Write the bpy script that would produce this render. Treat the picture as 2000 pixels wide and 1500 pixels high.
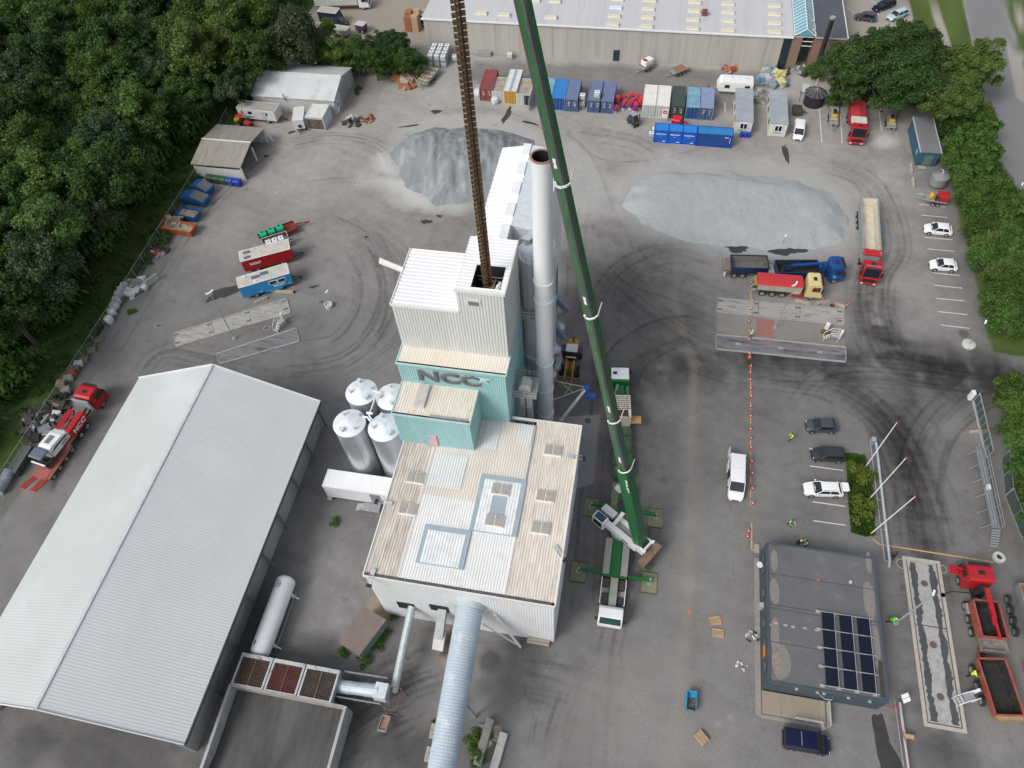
import bpy, bmesh, math, random
D_ = bpy.data; m9 = math
cos, sin, pi = math.cos, math.sin, math.pi
import numpy as np
from mathutils import Vector, Matrix, Euler
random.seed(7); rng = np.random.default_rng(7)
R = math.radians
S = bpy.context.scene
for o in list(D_.objects): D_.objects.remove(o)
COL = S.collection

# ------------------------------------------------ camera (surveyed from the plant's own edges)
FPX, PITCH, ROLL, CAMH, YAW = 1410.2, R(54.844), R(-4.6576), 80.0, R(14.1)
def _rz(v):
    c, s = cos(YAW), sin(YAW)
    return np.array([c*v[0]-s*v[1], s*v[0]+c*v[1], v[2]])
cF = _rz((0, cos(PITCH), -sin(PITCH))); _r0 = _rz((1, 0, 0)); _u0 = _rz((0, sin(PITCH), cos(PITCH)))
cR = cos(ROLL)*_r0+sin(ROLL)*_u0; cU = -sin(ROLL)*_r0+cos(ROLL)*_u0
cam = D_.cameras.new('camera'); camo = D_.objects.new('camera', cam); COL.objects.link(camo)
cam.sensor_width = 36; cam.lens = FPX/2000*36; cam.clip_end = 2000; cam.clip_start = .5
M4 = Matrix.Identity(4)
for i in range(3):
    M4[i][0] = cR[i]; M4[i][1] = cU[i]; M4[i][2] = -cF[i]
M4[2][3] = CAMH
camo.matrix_world = M4
S.camera = camo
def g(px, py, z=0.0):
    """survey a photo point that lies at height z: its place in the yard"""
    d = cF+cR*(px-1000)/FPX-cU*(py-750)/FPX
    t = (z-CAMH)/d[2]
    return Vector((d[0]*t, d[1]*t, z))
def pj(v):
    w = np.array([v[0], v[1], v[2]-CAMH]); k = w@cF
    return 1000+FPX*(w@cR)/k, 750-FPX*(w@cU)/k, k
# ------------------------------------------------ light
SUN_AZ, SUN_EL = R(228), R(45)      # azimuth measured from +X, where the sun stands
W = D_.worlds.new('World'); S.world = W; W.use_nodes = True
nt = W.node_tree; bg = nt.nodes['Background']
sky = nt.nodes.new('ShaderNodeTexSky'); sky.sky_type = 'NISHITA'; sky.sun_disc = False
sky.sun_elevation = SUN_EL; sky.sun_rotation = pi/2-SUN_AZ
sky.air_density = 1.0; sky.dust_density = 4.0; sky.ozone_density = 1.0
hsn = nt.nodes.new('ShaderNodeHueSaturation'); hsn.inputs['Saturation'].default_value = .4   # thin overcast: a paler sky
nt.links.new(sky.outputs[0], hsn.inputs['Color']); nt.links.new(hsn.outputs[0], bg.inputs[0]); bg.inputs[1].default_value = 0.14
sl = D_.lights.new('sun', 'SUN'); sl.energy = 1.15; sl.angle = R(20); sl.color = (1, .96, .9)
so = D_.objects.new('sun', sl); COL.objects.link(so)
sd = Vector((cos(SUN_AZ)*cos(SUN_EL), sin(SUN_AZ)*cos(SUN_EL), sin(SUN_EL)))
so.rotation_euler = sd.to_track_quat('Z', 'Y').to_euler(); so.location = (0, 0, 120)
S.view_settings.view_transform = 'Standard'; S.view_settings.look = 'None'; S.view_settings.gamma = 1
S.view_settings.exposure = 0.22
S.render.engine = 'CYCLES'; S.render.resolution_x = 1024; S.render.resolution_y = 768

# ------------------------------------------------ helpers
WL = {}
def thing(name, label, cat, loc=(0, 0, 0), rz=0, group=None):
    o = D_.objects.new(name, None); COL.objects.link(o)
    o.location = loc; o.rotation_euler = (0, 0, rz); o.empty_display_size = .5
    o['label'] = label; o['category'] = cat
    if group: o['group'] = group
    WL[o.name] = Vector(loc); return o
def tag(o, label, cat, group=None):
    o['label'] = label; o['category'] = cat
    if group: o['group'] = group
    return o
def struct(o, kind='structure'):
    o['kind'] = kind; return o
def link(name, me, parent=None, world=True):
    o = D_.objects.new(name, me); COL.objects.link(o)
    if parent is not None:
        o.parent = parent
        off = WL.get(parent.name, Vector((0, 0, 0)))
        if world: me.transform(Matrix.Translation(-off))
        WL[o.name] = off
    else: WL[o.name] = Vector((0, 0, 0))
    return o
def dup(o, parent=None, **k):
    c = o.copy(); COL.objects.link(c); c.parent = parent
    for ch in [x for x in KIDS.get(o.name, [])]: dup(ch, c)
    return c
KIDS = {}
def kids_index():
    KIDS.clear()
    for o in D_.objects:
        if o.parent: KIDS.setdefault(o.parent.name, []).append(o)
def copy_thing(o, loc, rz, label=None, group=None, scale=None):
    kids_index(); c = dup(o); c.location = loc; c.rotation_euler = (0, 0, rz)
    if scale: c.scale = scale
    if label: c['label'] = label
    if group: c['group'] = group
    WL[c.name] = Vector(loc); return c

class MB:
    def __init__(s): s.v = []; s.f = []; s.m = []; s.mi = 0
    def add(s, vs, fs):
        n = len(s.v); s.v += [tuple(p) for p in vs]
        for f in fs: s.f.append([i+n for i in f]); s.m.append(s.mi)
        return s
    def hexa(s, b, t):
        return s.add(list(b)+list(t), [(3, 2, 1, 0), (4, 5, 6, 7), (0, 1, 5, 4), (1, 2, 6, 5), (2, 3, 7, 6), (3, 0, 4, 7)])
    def box(s, x0, x1, y0, y1, z0, z1, tx=0, ty=0, M=None):
        b = [(x0, y0, z0), (x1, y0, z0), (x1, y1, z0), (x0, y1, z0)]
        t = [(x0+tx, y0+ty, z1), (x1-tx, y0+ty, z1), (x1-tx, y1-ty, z1), (x0+tx, y1-ty, z1)]
        if M is not None: b = [M@Vector(p) for p in b]; t = [M@Vector(p) for p in t]
        return s.hexa(b, t)
    def bar(s, a, b, w, h=None, up=(0, 0, 1)):
        a, b = Vector(a), Vector(b); h = h or w; d = (b-a).normalized(); up = Vector(up)
        if abs(d.dot(up)) > .97: up = Vector((1, 0, 0))
        sd_ = d.cross(up).normalized()*w/2; uu = sd_.cross(d).normalized()*h/2
        q = [a-sd_-uu, a+sd_-uu, a+sd_+uu, a-sd_+uu]; r = [b-sd_-uu, b+sd_-uu, b+sd_+uu, b-sd_+uu]
        return s.hexa(q, r)
    def cyl(s, a, b, r0, r1=None, n=16, cap=True):
        a, b = Vector(a), Vector(b); r1 = r0 if r1 is None else r1; d = (b-a).normalized()
        up = Vector((0, 0, 1)) if abs(d.z) < .95 else Vector((1, 0, 0))
        e = d.cross(up).normalized(); h = e.cross(d)
        vs = [c+(e*cos(2*pi*i/n)+h*sin(2*pi*i/n))*r for c, r in ((a, r0), (b, r1)) for i in range(n)]
        fs = [(i, i+n, (i+1) % n+n, (i+1) % n) for i in range(n)]
        if cap: fs += [tuple(range(n)), tuple(range(2*n-1, n-1, -1))]
        return s.add(vs, fs)
    def tube(s, pts, r, n=8):
        for a, b in zip(pts[:-1], pts[1:]): s.cyl(a, b, r, r, n)
        return s
    def lathe(s, c, prof, n=24, cap=True):
        c = Vector(c); vs = [c+Vector((r*cos(2*pi*i/n), r*sin(2*pi*i/n), z)) for r, z in prof for i in range(n)]
        fs = [(k*n+i, k*n+(i+1) % n, (k+1)*n+(i+1) % n, (k+1)*n+i) for k in range(len(prof)-1) for i in range(n)]
        if cap: fs += [tuple(range(n-1, -1, -1)), tuple(range((len(prof)-1)*n, len(prof)*n))]
        return s.add(vs, fs)
    def poly(s, pts, vec):
        n = len(pts); vec = Vector(vec); p = [Vector(q) for q in pts]
        return s.add(p+[q+vec for q in p], [tuple(range(n-1, -1, -1)), tuple(range(n, 2*n))]+[(i, (i+1) % n, (i+1) % n+n, i+n) for i in range(n)])
    def quad(s, *p): return s.add(p, [tuple(range(len(p)))])
    def loft(s, secs, cap=True):
        n = len(secs[0]); vs = [p for c in secs for p in c]
        fs = [(k*n+i, k*n+(i+1) % n, (k+1)*n+(i+1) % n, (k+1)*n+i) for k in range(len(secs)-1) for i in range(n)]
        if cap: fs += [tuple(range(n-1, -1, -1)), tuple(range((len(secs)-1)*n, len(secs)*n))]
        return s.add(vs, fs)
    def tub(s, x0, x1, w0, w1, z0, z1, t=.08, fx=0.):
        """open tub: base x0..x1 half width w0, top flared to w1"""
        o0 = [(x0, -w0, z0), (x1, -w0, z0), (x1, w0, z0), (x0, w0, z0)]
        o1 = [(x0-fx, -w1, z1), (x1+fx, -w1, z1), (x1+fx, w1, z1), (x0-fx, w1, z1)]
        i1 = [(x0-fx+t, -w1+t, z1), (x1+fx-t, -w1+t, z1), (x1+fx-t, w1-t, z1), (x0-fx+t, w1-t, z1)]
        i0 = [(x0+t, -w0+t, z0+t), (x1-t, -w0+t, z0+t), (x1-t, w0-t, z0+t), (x0+t, w0-t, z0+t)]
        fs = [(3, 2, 1, 0)]
        for k in range(3):
            for i in range(4): fs.append((k*4+i, k*4+(i+1) % 4, (k+1)*4+(i+1) % 4, (k+1)*4+i))
        fs.append((12, 13, 14, 15))
        return s.add(o0+o1+i1+i0, fs)
    def corr(s, p0, u, v, nrm, pitch=.35, dep=.05, duty=.5):
        """trapezoid-profiled sheet: origin p0, ribs spaced along u, running along v"""
        p0, u, v, nrm = Vector(p0), Vector(u), Vector(v), Vector(nrm).normalized()
        L = u.length; uu = u.normalized(); n = max(1, round(L/pitch)); pt = L/n; pr = []
        for i in range(n):
            a = i*pt; e = pt*.12
            pr += [(a, 0), (a+pt*(1-duty)-e, 0), (a+pt*(1-duty), dep), (a+pt-e, dep)]
        pr.append((L, 0))
        vs = [p0+uu*a+nrm*h for a, h in pr]; m = len(vs)
        return s.add(vs+[q+v for q in vs], [(i, i+1, i+1+m, i+m) for i in range(m-1)])
    def build(s, name, mats, parent=None, smooth=False, bevel=0, w=1, seg=1):
        if not isinstance(mats, (list, tuple)): mats = [mats]
        me = D_.meshes.new(name); me.from_pydata([tuple(p) for p in s.v], [], s.f)
        for m in mats: me.materials.append(m)
        me.polygons.foreach_set('material_index', s.m)
        bm = bmesh.new(); bm.from_mesh(me)
        if bevel:
            bmesh.ops.remove_doubles(bm, verts=bm.verts, dist=1e-5)
            es = [e for e in bm.edges if len(e.link_faces) == 2 and e.calc_face_angle(0) > .5]
            bmesh.ops.bevel(bm, geom=es, offset=bevel, segments=seg, affect='EDGES', profile=.6)
        bmesh.ops.recalc_face_normals(bm, faces=bm.faces) if bevel or smooth else None
        bm.to_mesh(me); bm.free()
        if smooth:
            me.polygons.foreach_set('use_smooth', [True]*len(me.polygons))
            try: me.set_sharp_from_angle(angle=R(38))
            except Exception: pass
        me.update(); return link(name, me, parent, w)

# ------------------------------------------------ materials
MATS = {}
def _n(t, ty, **k):
    n = t.nodes.new(ty)
    for a, b in k.items():
        if a.startswith('i_'):
            q = a[2:]; n.inputs[int(q) if q.isdigit() else q.replace('_', ' ')].default_value = b
        else: setattr(n, a, b)
    return n
def mat(name, col, rough=.6, metal=0, var=.12, scale=1.5, dirt=None, amt=.35, stretch=None, dscale=.8, bump=0, spec=.5, bscale=8, rnd=0, sharp=.14):
    if name in MATS: return MATS[name]
    m = D_.materials.new(name); m.use_nodes = True; t = m.node_tree; b = t.nodes['Principled BSDF']
    b.inputs['Roughness'].default_value = rough; b.inputs['Metallic'].default_value = metal; b.inputs['Specular IOR Level'].default_value = spec
    tc = _n(t, 'ShaderNodeTexCoord'); src = tc.outputs['Object']
    mp = _n(t, 'ShaderNodeMapping'); t.links.new(src, mp.inputs[0])
    if stretch: mp.inputs['Scale'].default_value = stretch
    n1 = _n(t, 'ShaderNodeTexNoise', i_Scale=scale, i_Detail=5., i_Roughness=.6); t.links.new(mp.outputs[0], n1.inputs[0])
    mr = _n(t, 'ShaderNodeMapRange'); t.links.new(n1.outputs[0], mr.inputs[0])
    for i, v in ((1, .3), (2, .7), (3, 1-var), (4, 1+var)): mr.inputs[i].default_value = v
    mul = _n(t, 'ShaderNodeVectorMath', operation='SCALE'); mul.inputs[0].default_value = col[:3]; t.links.new(mr.outputs[0], mul.inputs['Scale'])
    out = mul.outputs[0]
    if dirt:
        n2 = _n(t, 'ShaderNodeTexNoise', i_Scale=dscale, i_Detail=8., i_Roughness=.68); t.links.new(mp.outputs[0], n2.inputs[0])
        m2 = _n(t, 'ShaderNodeMapRange'); t.links.new(n2.outputs[0], m2.inputs[0])
        c = .5+(.5-amt)*.35
        for i, v in ((1, c-sharp*.3), (2, c+sharp), (3, 0), (4, 1)): m2.inputs[i].default_value = v
        mx = _n(t, 'ShaderNodeMix', data_type='RGBA'); t.links.new(m2.outputs[0], mx.inputs[0]); t.links.new(out, mx.inputs[6]); mx.inputs[7].default_value = (*dirt[:3], 1)
        out = mx.outputs[2]
    if rnd:
        oi = _n(t, 'ShaderNodeObjectInfo'); hs = _n(t, 'ShaderNodeHueSaturation')
        a = _n(t, 'ShaderNodeMapRange', i_3=.5-rnd*.12, i_4=.5+rnd*.12); t.links.new(oi.outputs['Random'], a.inputs[0]); t.links.new(a.outputs[0], hs.inputs['Hue'])
        mm = _n(t, 'ShaderNodeMath', operation='MULTIPLY', i_1=7.31); fr = _n(t, 'ShaderNodeMath', operation='FRACT')
        t.links.new(oi.outputs['Random'], mm.inputs[0]); t.links.new(mm.outputs[0], fr.inputs[0])
        a2 = _n(t, 'ShaderNodeMapRange', i_3=1-rnd*.7, i_4=1+rnd*.7); t.links.new(fr.outputs[0], a2.inputs[0]); t.links.new(a2.outputs[0], hs.inputs['Value'])
        t.links.new(out, hs.inputs['Color']); out = hs.outputs[0]
    t.links.new(out, b.inputs['Base Color'])
    if bump:
        n3 = _n(t, 'ShaderNodeTexNoise', i_Scale=bscale, i_Detail=6.); t.links.new(mp.outputs[0], n3.inputs[0])
        bp = _n(t, 'ShaderNodeBump', i_Strength=bump, i_Distance=.05); t.links.new(n3.outputs[0], bp.inputs['Height']); t.links.new(bp.outputs[0], b.inputs['Normal'])
    MATS[name] = m; return m
def srgb(r, g_, b_):
    f = lambda c: (c/255/12.92) if c <= 10 else ((c/255+.055)/1.055)**2.4
    return (f(r), f(g_), f(b_))
white_sheet = mat('white_sheet', (.74, .76, .78), .45, 0, .05, .3, dirt=(.6, .62, .63), amt=.25, dscale=.35)
roof_white = mat('roof_white', (.78, .8, .82), .5, 0, .04, .25)
wall_sheet = mat('wall_sheet', (.58, .6, .58), .5, 0, .06, .4, dirt=(.46, .47, .45), amt=.2, stretch=(1, 1, .15), dscale=1.)
teal = mat('teal_sheet', (.29, .5, .52), .5, 0, .06, .4, dirt=(.36, .55, .56), amt=.3, stretch=(1, 1, .15), dscale=1.2)
beige_roof = mat('beige_roof', (.68, .63, .56), .7, 0, .07, .4, dirt=(.6, .62, .6), amt=.45, dscale=.22, stretch=(1, .4, 1), sharp=.3)
dirty_roof = mat('dirty_roof', (.66, .61, .55), .75, 0, .1, .8, dirt=(.27, .22, .18), amt=.56, dscale=1.6, stretch=(2.6, .32, 1), sharp=.3)
steel = mat('galvanised_steel', (.46, .49, .51), .4, .55, .08, 1.)
sdull = mat('dull_steel', (.34, .36, .37), .6, .3, .12, 2.)
wpnt = mat('white_paint', (.76, .78, .79), .4, 0, .04, .6)
silo_steel = mat('silo_steel', (.5, .53, .55), .33, .75, .06, .5)
black = mat('black', (.015, .015, .017), .6, 0, .1)
rubber = mat('tyre_rubber', (.022, .022, .024), .85, 0, .2)
glass = mat('dark_glass', (.012, .016, .02), .08, 0, .0, spec=.8)
concrete = mat('concrete', (.33, .32, .3), .85, 0, .12, 1.2, dirt=(.2, .19, .18), amt=.3, dscale=.7)
wood = mat('pallet_wood', (.42, .3, .18), .8, 0, .2, 3.)
dark_blue_wall = mat('slate_blue_cladding', (.05, .075, .1), .6, 0, .1, .6)
def plain(name, c, rough=.5, metal=0, **k): return mat(name, c, rough, metal, k.pop('var', .06), **k)
red_p = plain('red_paint', (.48, .015, .02), .3)
blue_p = plain('blue_paint', (.01, .05, .22), .3)
light_red = plain('red_lamp', (.5, .01, .01), .3); light_w = plain('lamp_glass', (.7, .72, .75), .15)
orange_p = plain('orange_paint', (.6, .2, .02), .45)

def text(name, s, size, M, m, parent, ext=.01, bold=.0, w=1, sx=1.):
    cu = D_.curves.new(name, 'FONT'); cu.body = s; cu.size = size; cu.extrude = ext; cu.offset = bold
    cu.align_x = 'CENTER'; cu.align_y = 'CENTER'; cu.resolution_u = 3
    t = D_.objects.new(name, cu); COL.objects.link(t); me = D_.meshes.new_from_object(t)
    D_.objects.remove(t); me.transform(Matrix.Scale(sx, 4, (1, 0, 0))); me.transform(M); me.materials.clear(); me.materials.append(m)
    return link(name, me, parent, w)
def frame(o, x, y):   # matrix with origin o, text direction x, text up y
    x = Vector(x).normalized(); y = Vector(y); y = (y-x*y.dot(x)).normalized(); z = x.cross(y)
    M = Matrix.Identity(4)
    for i in range(3): M[i][0], M[i][1], M[i][2], M[i][3] = x[i], y[i], z[i], o[i]
    return M
def ph(rear, front, z=0.):
    """centre, heading and length of something whose rear and front are surveyed at height z"""
    a, b = g(*rear, z), g(*front, z); d = b-a; c = (a+b)/2
    return Vector((c.x, c.y, 0)), math.atan2(d.y, d.x), d.length
# ================================================ GROUND: one sheet, its wear and dust as pigment per vertex
def axis(lo, hi, st, far):
    a = np.arange(lo, hi+st/2, st); o = []; d = st*2; x = hi
    while x < far: x += d; d *= 1.35; o.append(x)
    o2 = []; d = st*2; x = lo
    while x > -far: x -= d; d *= 1.35; o2.append(x)
    return np.array(o2[::-1]+list(a)+o)
gx = axis(-78, 66, .2, 900); gy = axis(2, 134, .2, 900)
X, Y = np.meshgrid(gx, gy); NX, NY = len(gx), len(gy)
def vnoise(X, Y, s, seed):
    r = np.random.default_rng(seed); T = r.random((128, 128)); x = X/s+40; y = Y/s+40
    xi = np.floor(x).astype(int); yi = np.floor(y).astype(int); fx = x-xi; fy = y-yi; fx = fx*fx*(3-2*fx); fy = fy*fy*(3-2*fy)
    a, b, c, d = T[yi % 128, xi % 128], T[yi % 128, (xi+1) % 128], T[(yi+1) % 128, xi % 128], T[(yi+1) % 128, (xi+1) % 128]
    return (a*(1-fx)+b*fx)*(1-fy)+(c*(1-fx)+d*fx)*fy
def fbm(X, Y, s, seed, o=4): return sum(vnoise(X, Y, s/2**i, seed+i)*.5**i for i in range(o))/sum(.5**i for i in range(o))
A = np.ones((NY, NX, 3))*np.array([.182, .178, .174])
n1 = fbm(X, Y, 26, 1); n2 = fbm(X, Y, 5, 9); n3 = fbm(X, Y, .9, 20, 2)
n4 = fbm(X*.35+Y, Y*.2, 1.2, 77, 3)
A *= (1+(n1-.5)*.5+(n2-.5)*.42+(n3-.5)*.22+(n4-.5)*.16)[..., None]
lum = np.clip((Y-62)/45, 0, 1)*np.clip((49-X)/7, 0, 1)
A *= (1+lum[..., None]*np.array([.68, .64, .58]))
def sl_(xs, lo, hi): return slice(max(0, np.searchsorted(xs, lo)), min(len(xs), np.searchsorted(xs, hi)+1))
def mixin(sy, sx, w, col, mul):
    w = w[..., None]
    if mul: A[sy, sx] *= (1-w*(1-np.array(col)))
    else: A[sy, sx] = A[sy, sx]*(1-w)+np.array(col)*w
def stroke(pts, w, col=.7, a=1., soft=.5, mul=True, brk=0., seed=0):
    """a worn line through world points"""
    for p, q in zip(pts[:-1], pts[1:]):
        r = w*(1+soft)+.3
        sy = sl_(gy, min(p[1], q[1])-r, max(p[1], q[1])+r); sx = sl_(gx, min(p[0], q[0])-r, max(p[0], q[0])+r)
        x, y = X[sy, sx], Y[sy, sx]
        if x.size == 0: continue
        dx, dy = q[0]-p[0], q[1]-p[1]; L2 = dx*dx+dy*dy+1e-9
        t = np.clip(((x-p[0])*dx+(y-p[1])*dy)/L2, 0, 1-1e-6)
        d = np.hypot(x-p[0]-t*dx, y-p[1]-t*dy)
        k = np.clip((w*(1+soft)-d)/(w*soft*2+.15), 0, 1)*a*((t > 0) | (d < w*.2))
        if brk: k = k*np.clip((fbm(x, y, 2.2, 50+seed, 2)-brk*.5)*3, 0, 1)
        mixin(sy, sx, k, col, mul)
def smooth(pts, n=8):
    P = [np.array(p[:2], float) for p in pts]; P = [2*P[0]-P[1]]+P+[2*P[-1]-P[-2]]; o = []
    for i in range(1, len(P)-2):
        for k in range(n):
            t = k/n; a, b, c, d = P[i-1:i+3]
            o.append(.5*((2*b)+(-a+c)*t+(2*a-5*b+4*c-d)*t*t+(-a+3*b-3*c+d)*t**3))
    o.append(P[-2]); return o
def tracks(pix, n=4, spread=2.5, w=.16, col=.78, seed=0, a=.8):
    r = random.Random(seed); base = smooth([g(*p) for p in pix])
    for i in range(n):
        off = r.uniform(-spread, spread); dr = r.uniform(-.8, .8); o = []
        for j, p in enumerate(base):
            q = base[min(j+1, len(base)-1)]-base[max(j-1, 0)]; q = q/(np.hypot(*q)+1e-9); k = off+dr*j/len(base)
            o.append(p+np.array([-q[1], q[0]])*k)
        i0 = r.randint(0, len(o)//3); i1 = r.randint(2*len(o)//3, len(o))
        stroke(o[i0:i1], w*r.uniform(.7, 1.5), col+r.uniform(-.06, .1), a*r.uniform(.5, 1), .7, brk=.45, seed=i)
def blob(px, rx, ry=None, col=.7, a=1., mul=True, seed=3, edge=.35, ns=3., z=0, irr=.5):
    c = g(*px) if len(px) == 2 else Vector(px); ry = ry or rx
    sy = sl_(gy, c.y-ry*1.6, c.y+ry*1.6); sx = sl_(gx, c.x-rx*1.6, c.x+rx*1.6); x, y = X[sy, sx], Y[sy, sx]
    if x.size == 0: return
    d = np.hypot((x-c.x)/rx, (y-c.y)/ry)+(fbm(x, y, ns, 70+seed, 4)-.5)*2*irr
    mixin(sy, sx, np.clip((1-d)/edge, 0, 1)*a, col, mul)
def area(pix, col, a=1., mul=False, edge=.5, irr=.0, seed=0):
    P = [np.array(g(*p)[:2]) for p in pix]; P = np.array(P)
    sy = sl_(gy, P[:, 1].min()-2, P[:, 1].max()+2); sx = sl_(gx, P[:, 0].min()-2, P[:, 0].max()+2); x, y = X[sy, sx], Y[sy, sx]
    ins = np.zeros(x.shape, bool); dm = np.full(x.shape, 1e9)
    for i in range(len(P)):
        p, q = P[i], P[(i+1) % len(P)]
        c = ((p[1] > y) != (q[1] > y)) & (x < (q[0]-p[0])*(y-p[1])/(q[1]-p[1]+1e-12)+p[0]); ins ^= c
        dx, dy = q-p; t = np.clip(((x-p[0])*dx+(y-p[1])*dy)/(dx*dx+dy*dy+1e-9), 0, 1); dm = np.minimum(dm, np.hypot(x-p[0]-t*dx, y-p[1]-t*dy))
    sdm = np.where(ins, dm, -dm)+(fbm(x, y, 3, 90+seed, 4)-.5)*2*irr
    mixin(sy, sx, np.clip(sdm/edge+.5, 0, 1)*a, col, mul)
GRASS = np.array([.055, .085, .02]); SOIL = np.array([.09, .075, .055])
# grass and woodland floor left of the fence, verges right
gn = fbm(X, Y, 3.5, 31)
w = np.clip((-74.6-X+(gn-.5)*1.6)/.8, 0, 1)[..., None]; A[:] = A*(1-w)+GRASS*(1+(gn[..., None]-.5)*1.0)*w
w = (np.clip((X-49.2-(Y < 66)*.9+(gn-.5)*1.2)/.6, 0, 1)*(np.abs(Y-66.7) > 2.6+(gn-.5)))[..., None]; A[:] = A*(1-w)+GRASS*1.35*(1+(gn[..., None]-.5)*.7)*w
w = (np.clip((Y-134.2)/.5, 0, 1)*(X < -47)*(X > -75))[..., None]; A[:] = A*(1-w)+np.array([.3, .27, .23])*w
# neighbours' yard beyond the hedge, car park right of the warehouse
area([(1640, 0), (1780, 0), (1785, 60), (1760, 215), (1650, 190)], (.36, .33, .29), 1, edge=.4)
# the dusty upper yard, the stained lower yard
area([(930, 120), (1530, 140), (1540, 165), (1480, 175), (1430, 215), (1240, 205), (960, 170), (900, 150)], .56, .9, True, 2., .8)
blob((760, 640), 17, 14, .93, .8, seed=1, edge=.9)
for c, r, k in (((1260, 620), 13, .6), ((1200, 560), 6, .72), ((1320, 700), 7, .75), ((1130, 600), 5, .65), ((1160, 760), 6, .72), ((1120, 500), 5, .75)): blob(c, r, r*.9, k, .8, seed=int(r), edge=1.)
for c, rx, ry, k in (((620, 1400), 13, 7, .55), ((760, 1330), 6, 7, .5), ((1030, 1340), 5, 4, .62), ((1000, 1260), 4, 3, .5), ((500, 1200), 5, 7, .55), ((640, 1260), 5, 3, .55), ((820, 1450), 8, 5, .6), ((560, 900), 6, 8, .8), ((100, 1450), 24, 4, .55), ((1130, 1400), 4, 6, .85), ((1080, 1450), 5, 3, .75)): blob(c, rx, ry, k, .9, seed=int(rx*3), edge=.8, ns=4, irr=.8)
for c, rx, ry, k in (((650, 1130), 6, 6, 1.28), ((700, 1240), 3, 3, 1.2), ((1240, 1400), 6, 6, 1.12), ((820, 1280), 4, 3, 1.15)): blob(c, rx, ry, k, .8, seed=5, edge=.7, irr=.8)
for c, rx, ry in (((740, 1180), 2.2, 2.6), ((865, 1250), 1.8, 2.), ((880, 1290), 1.6, 1.2)): blob(c, rx, ry, (.34, .26, .18), .75, False, seed=8, edge=.6)
blob((873, 1262), .9, 1.6, (.07, .06, .055), .9, False, 4, .4); blob((955, 1290), 1.5, 1.6, (.05, .05, .05), .7, False, 6, .5)
# wheel lanes
def band(pix, w, k, a=.8, seed=0): stroke(smooth([g(*p) for p in pix], 5), w, k, a, .9, True, .25, seed)
band([(1180, 770), (1330, 720), (1560, 700), (1760, 705), (1990, 745)], 3.2, .68, .85)
band([(1700, 560), (1710, 640), (1780, 700), (1990, 745)], 2.5, .62, .85, 1)
band([(1990, 735), (1850, 745), (1770, 800), (1760, 900), (1790, 1080), (1830, 1300), (1850, 1500)], 2.6, .7, .8, 2)
band([(1600, 720), (1700, 790), (1760, 880), (1800, 1000), (1830, 1150)], 1.8, .7, .8, 3)
band([(1400, 690), (1660, 715)], 1.6, .6, .8, 4)
band([(1300, 560), (1350, 700), (1345, 900), (1340, 1100), (1330, 1300), (1310, 1500)], .9, 1.12, .6, 5)
area([(1300, 560), (1318, 560), (1362, 720), (1358, 900), (1350, 1150), (1330, 1500), (1308, 1500), (1335, 1150), (1345, 900), (1348, 720)], (.27, .23, .18), .35, edge=.7, irr=.6)
TR = [([(620, 430), (700, 470), (735, 540), (725, 620), (660, 690), (520, 710)], 9, 3.5), ([(560, 370), (700, 360), (800, 400), (900, 410), (960, 450)], 6, 2.5),
 ([(640, 420), (760, 500), (770, 640), (650, 740)], 6, 3.), ([(500, 300), (640, 270), (740, 290), (770, 350), (840, 400)], 7, 2.), ([(760, 250), (850, 225), (980, 225), (1070, 270), (1150, 330)], 4, 1.6),
 ([(1080, 260), (1130, 300), (1160, 360), (1190, 450)], 7, 2.), ([(1100, 250), (1160, 310), (1260, 320), (1400, 290)], 3, 1.), ([(1190, 420), (1230, 520), (1330, 560), (1480, 620)], 7, 3.),
 ([(1180, 700), (1200, 560), (1290, 500), (1400, 520)], 8, 3.), ([(1160, 520), (1300, 640), (1420, 700), (1600, 730)], 8, 4.), ([(1200, 820), (1230, 700), (1340, 650), (1400, 720)], 7, 3.),
 ([(1990, 750), (1860, 740), (1740, 700), (1700, 620), (1700, 540), (1730, 470), (1690, 360), (1600, 320)], 12, 3.2), ([(1990, 745), (1900, 770), (1830, 830), (1800, 900), (1790, 1000), (1800, 1100)], 9, 3.),
 ([(1560, 700), (1680, 760), (1760, 840), (1810, 940), (1850, 1060), (1880, 1200)], 10, 3.), ([(1500, 740), (1620, 760), (1720, 830), (1780, 960), (1800, 1080)], 7, 2.5), ([(1400, 720), (1700, 725), (1990, 755)], 12, 3.2),
 ([(1540, 800), (1600, 740), (1700, 720), (1850, 740)], 5, 1.5), ([(1170, 600), (1170, 800), (1150, 1000), (1130, 1240)], 4, 1.5), ([(1280, 1000), (1260, 1100), (1200, 1250), (1180, 1500)], 3, 1.5),
 ([(600, 1500), (700, 1380), (800, 1320), (860, 1300)], 9, 3.), ([(650, 1500), (760, 1420), (840, 1380)], 6, 3.), ([(1000, 1320), (1100, 1340), (1220, 1380)], 6, 2.5), ([(1060, 1500), (1080, 1400), (1130, 1280)], 5, 2.),
 ([(200, 700), (290, 560), (380, 420), (470, 330), (560, 270)], 6, 3.), ([(230, 900), (300, 700), (420, 700), (560, 720)], 8, 2.2), ([(1140, 380), (1120, 480), (1110, 600)], 5, 1.5), ([(1300, 330), (1250, 280), (1150, 260), (1080, 250)], 4, 2.)]
for i, (p, n, s_) in enumerate(TR): tracks(p, int(n*1.9), s_, .14, .62, 100+i, 1.)
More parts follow.
